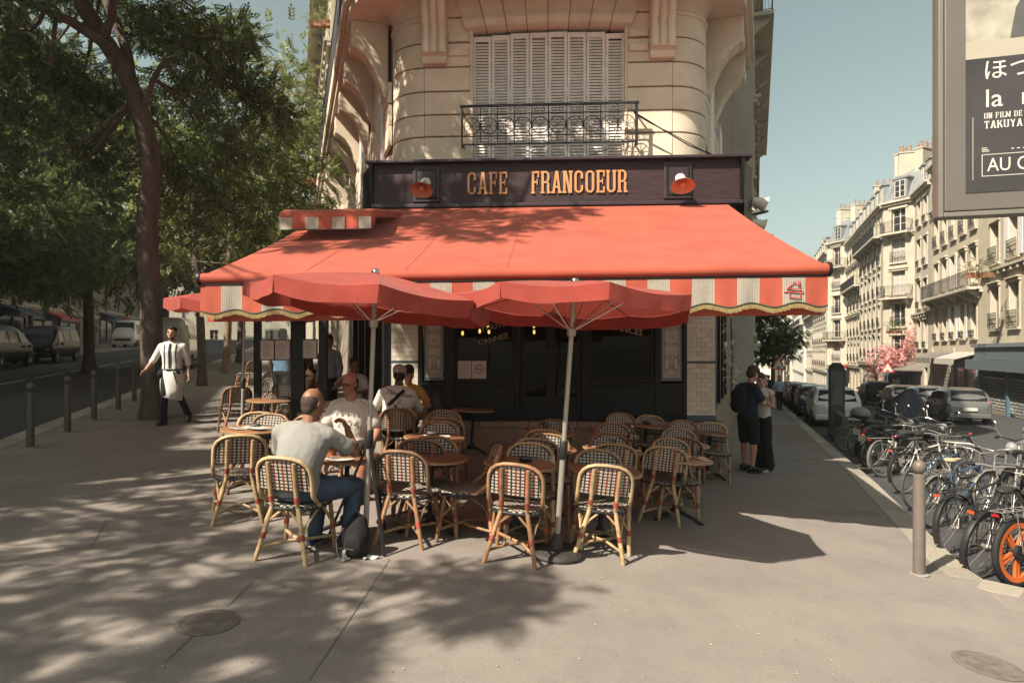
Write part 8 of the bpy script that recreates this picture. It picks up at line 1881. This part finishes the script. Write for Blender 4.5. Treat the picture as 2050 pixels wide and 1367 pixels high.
# iron kiosk column and bin across the left street
ic = thing('iron_fountain','ornate cast iron column with pointed cap across the left street','fountain', Matrix.Translation((-35,55,H(-35,55))))
MB().lathe([(0.42,0),(0.42,0.12),(0.30,0.18),(0.28,1.15),(0.34,1.22),(0.36,1.3)],8).build('pedestal','bollard_brown',ic); MB().lathe([(0.62,1.70),(0.60,1.78),(0.42,1.95),(0.26,2.05),(0.20,2.3),(0.24,2.36),(0.12,2.5),(0.14,2.62),(0.06,2.7),(0.03,3.1),(0.0,3.25)],16).build('cap','bollard_brown',ic,40)
for q in range(4): a = R(45+90*q); MB().tube([(0.26*math.cos(a),0.26*math.sin(a),1.28),(0.30*math.cos(a),0.30*math.sin(a),1.5),(0.28*math.cos(a),0.28*math.sin(a),1.72)],0.06,8).build('figure','bollard_brown',ic,60)
bn = thing('litter_bin','grey litter bin bag hoop beside the iron column','litter bin', Matrix.Translation((-36.2,54.4,H(-36.2,54.4)))); MB().lathe([(0.20,0.15),(0.27,0.5),(0.26,0.95)],12).build('bag','grey_plastic',bn,60); MB().tube([(0.28*math.cos(a),0.28*math.sin(a),0.97) for a in [2*math.pi*q/16 for q in range(16)]],0.025,6,closed=True).build('hoop','iron_grey',bn,60); MB().tube([(0.3,0,0),(0.3,0,1.0)],0.03,6).build('post','iron_grey',bn)
ns = thing('no_entry_sign','round red edged road sign above the black vans','road sign', Matrix.Translation(LS(27,12.0)) @ RZ(R(30))); MB().tube([(0,0,0),(0,0,3.6)],0.035,8).build('pole','iron_grey',ns); MB().lathe([(0.34,0),(0.34,0.02)],24).build('plate','sign_red',ns,m=T(0,-0.04,3.3) @ RX(R(90))); MB().lathe([(0.24,0),(0.24,0.006)],24).build('face','lamp_white',ns,m=T(0,-0.066,3.3) @ RX(R(90)))
# road markings on the left street
rm_ = MB()
def dash(s0,s1,n,w=0.12): rm_.add([LS(s0,n-w/2,-KERB+0.006),LS(s1,n-w/2,-KERB+0.006),LS(s1,n+w/2,-KERB+0.006),LS(s0,n+w/2,-KERB+0.006)],[(0,1,2,3)])
for q in range(12): dash(-4+q*4.0,-0.8+q*4.0,4.8)
rm_.add([RS(2,3.6,-KERB+0.006),RS(14,3.6,-KERB+0.006),RS(14,3.72,-KERB+0.006),RS(2,3.72,-KERB+0.006)],[(0,1,2,3)])
for q in range(3): rm_.add([RS(16+q*12,4.7,-KERB+0.006),RS(20+q*12,4.7,-KERB+0.006),RS(20+q*12,4.82,-KERB+0.006),RS(16+q*12,4.82,-KERB+0.006)],[(0,1,2,3)])
struct(rm_.build('road_markings','paint_white'))
# ------------------------------------------------------------------ advertising panel, top right
pc = P(1876,437,4.1); an = R(-16); PM = frame(pc,(math.cos(an),math.sin(an),0),(-math.sin(an),math.cos(an),0),(0,0,1))
pn = thing('advertising_panel','grey framed poster panel cut by the top right corner','advertising panel',PM)
PW, PH = 1.30, 1.95
m = MB(); m.bx(0,PW,0.0,0.10,0,PH); m.build('housing','panel_light',pn,bevel=0.012)
m = MB(); m.bx(0.035,PW-0.035,-0.018,-0.001,0.035,PH-0.035); m.build('bezel','panel_grey',pn,bevel=0.006)
for xa,xb,za,zb in ((0.0,0.028,0,PH),(PW-0.028,PW,0,PH),(0.03,PW-0.03,0.0,0.028),(0.03,PW-0.03,PH-0.028,PH)): m = MB(); m.bx(xa,xb,-0.028,-0.0015,za,zb); m.build('edge_strip','panel_light',pn,bevel=0.004)
m = MB(); m.lathe([(0.08,-3.0),(0.08,-0.3),(0.07,-0.003)],16,(PW/2+0.12,0.05,0)); m.build('mast','panel_grey',pn)
m = MB(); m.bx(0.62,PW-0.38,0.03,0.08,-0.12,-0.002); m.build('mast_bracket','panel_grey',pn)
x0, x1 = 0.148, PW-0.148
def band(z0,z1,mt,nm,y=-0.022): m = MB(); m.bx(x0,x1,y,-0.0185,z0,z1); return m.build(nm,mt,pn)
band(0.14,0.955,'poster_dark','poster_sheet'); band(0.955,1.06,'poster_band','poster_band'); band(1.06,PH-0.12,'poster_pale','poster_picture')
m = MB(); m.prism([(0.38,1.062),(0.41,1.24),(0.46,1.34),(0.56,1.42),(0.78,1.44),(0.9,1.062)],(0,-0.0245,0),(1,0,0),(0,0,1),(0,0.002,0)); m.build('picture_figure','poster_figure',pn)
def pt_(s_,size,x,z,sx=1.0): m = MB(); text_mb(s_,size,0.0004,m,T(x,-0.0232,z) @ RX(R(90)),sx=sx,align='LEFT'); return m
pt_('ほつ',0.135,0.235,0.83).build('poster_script','poster_text',pn)
def serif(mb, x, z): pass
m = MB(); text_mb('la  neige',0.155,0.0004,m,T(0.245,-0.0232,0.655) @ RX(R(90)),sx=1.0,align='LEFT')
m.build('poster_title','poster_text',pn)
m = MB(); word(m,'UN FILM DE',0.245,0.585,0.034,(0,-0.0228,0),(1,0,0),(0,0,1),(0,-0.0006,0),1.05); m.build('poster_credit','poster_text',pn)
m = MB(); word(m,'TAKUYA KATO',0.245,0.525,0.045,(0,-0.0228,0),(1,0,0),(0,0,1),(0,-0.0006,0),1.18); m.build('poster_credit','poster_text',pn)
pt_('AU CINÉMA',0.115,0.26,0.265,0.80).build('poster_cinema_line','poster_text',pn)
m = MB()
for xa,xb,za,zb in ((0.232,1.0,0.235,0.2385),(0.232,1.0,0.365,0.3685),(0.232,0.2355,0.2385,0.365),(0.9965,1.0,0.2385,0.365)): m.bx(xa,xb,-0.0236,-0.0225,za,zb)
m.build('poster_box','poster_text',pn)
m = MB()
for q in range(3): m.bx(0.232,0.272-0.006*q,-0.0232,-0.0225,0.385+q*0.010,0.389+q*0.010); m.bx(0.385+q*0.03,0.40+q*0.03,-0.0232,-0.0225,0.392,0.397)
m.build('poster_logos','poster_text',pn)
m = MB()
for q in range(34): m.bx(0.182,0.188,-0.0232,-0.0225,0.22+q*0.0112,0.228+q*0.0112)
stuff(m.build('poster_side_credits','poster_band',pn))
# hanging bulbs and white flowers at the right corner of the cafe
for i,(px_,py_,d_) in enumerate(((1463,630,10.2),(1452,690,10.4))):
    t = thing('hanging_bulb',['pale hanging bulb under the right end of the awning','lower pale hanging bulb at the right corner of cafe'][i],'lamp',Matrix.Translation(P(px_,py_,d_)),'bulbs hanging at the right corner'); MB().sph((0,0,0),(0.035,0.035,0.05),12,8).build('bulb','lamp_white',t,60); MB().tube([(0,0,0.04),(0,0,0.5)],0.006,5).build('cord','black_plastic',t)
t = thing('flower_garland','white flower garland hanging on the dark right corner of cafe','flowers',Matrix.Translation(P(1464,740,11.0)))
rng = np.random.default_rng(9); me = foliage_mesh('petals',[(0.04*math.sin(k*1.7),0,-0.55+0.13*k) for k in range(11)],[(0.07,0.06,0.07)]*11,9,rng,SPRAY_BIG,'leaf_pale',(0.22,0.34)); me.materials[0] = MT['lamp_white']; stuff(obj('petals',me,t))
MB().tube([(0,0.02,-0.6),(0.02,0.02,0.2),(0,0.02,0.9)],0.012,5).build('stem','bark',t)

# ------------------------------------------------------------------ the air down the streets
hz = bpy.data.materials.new('air'); hz.use_nodes = True; hz.node_tree.nodes.clear()
ho = hz.node_tree.nodes.new('ShaderNodeOutputMaterial'); hv = hz.node_tree.nodes.new('ShaderNodeVolumePrincipled')
hv.inputs['Color'].default_value = (0.86,0.88,0.86,1); hv.inputs['Density'].default_value = 0.0008; hv.inputs['Anisotropy'].default_value = 0.2
hz.node_tree.links.new(hv.outputs[0], ho.inputs['Volume']); MT['air'] = hz
hb = MB(); hb.bx(-420,430,-45,340,-14,42); h_o = hb.build('haze','air'); h_o['kind'] = 'stuff'; tag(h_o, 'pale summer haze thinning the far ends of both streets', 'haze', kind='stuff')
scene.cycles.volume_bounces = 0
bpy.data.scenes.remove(TMP)
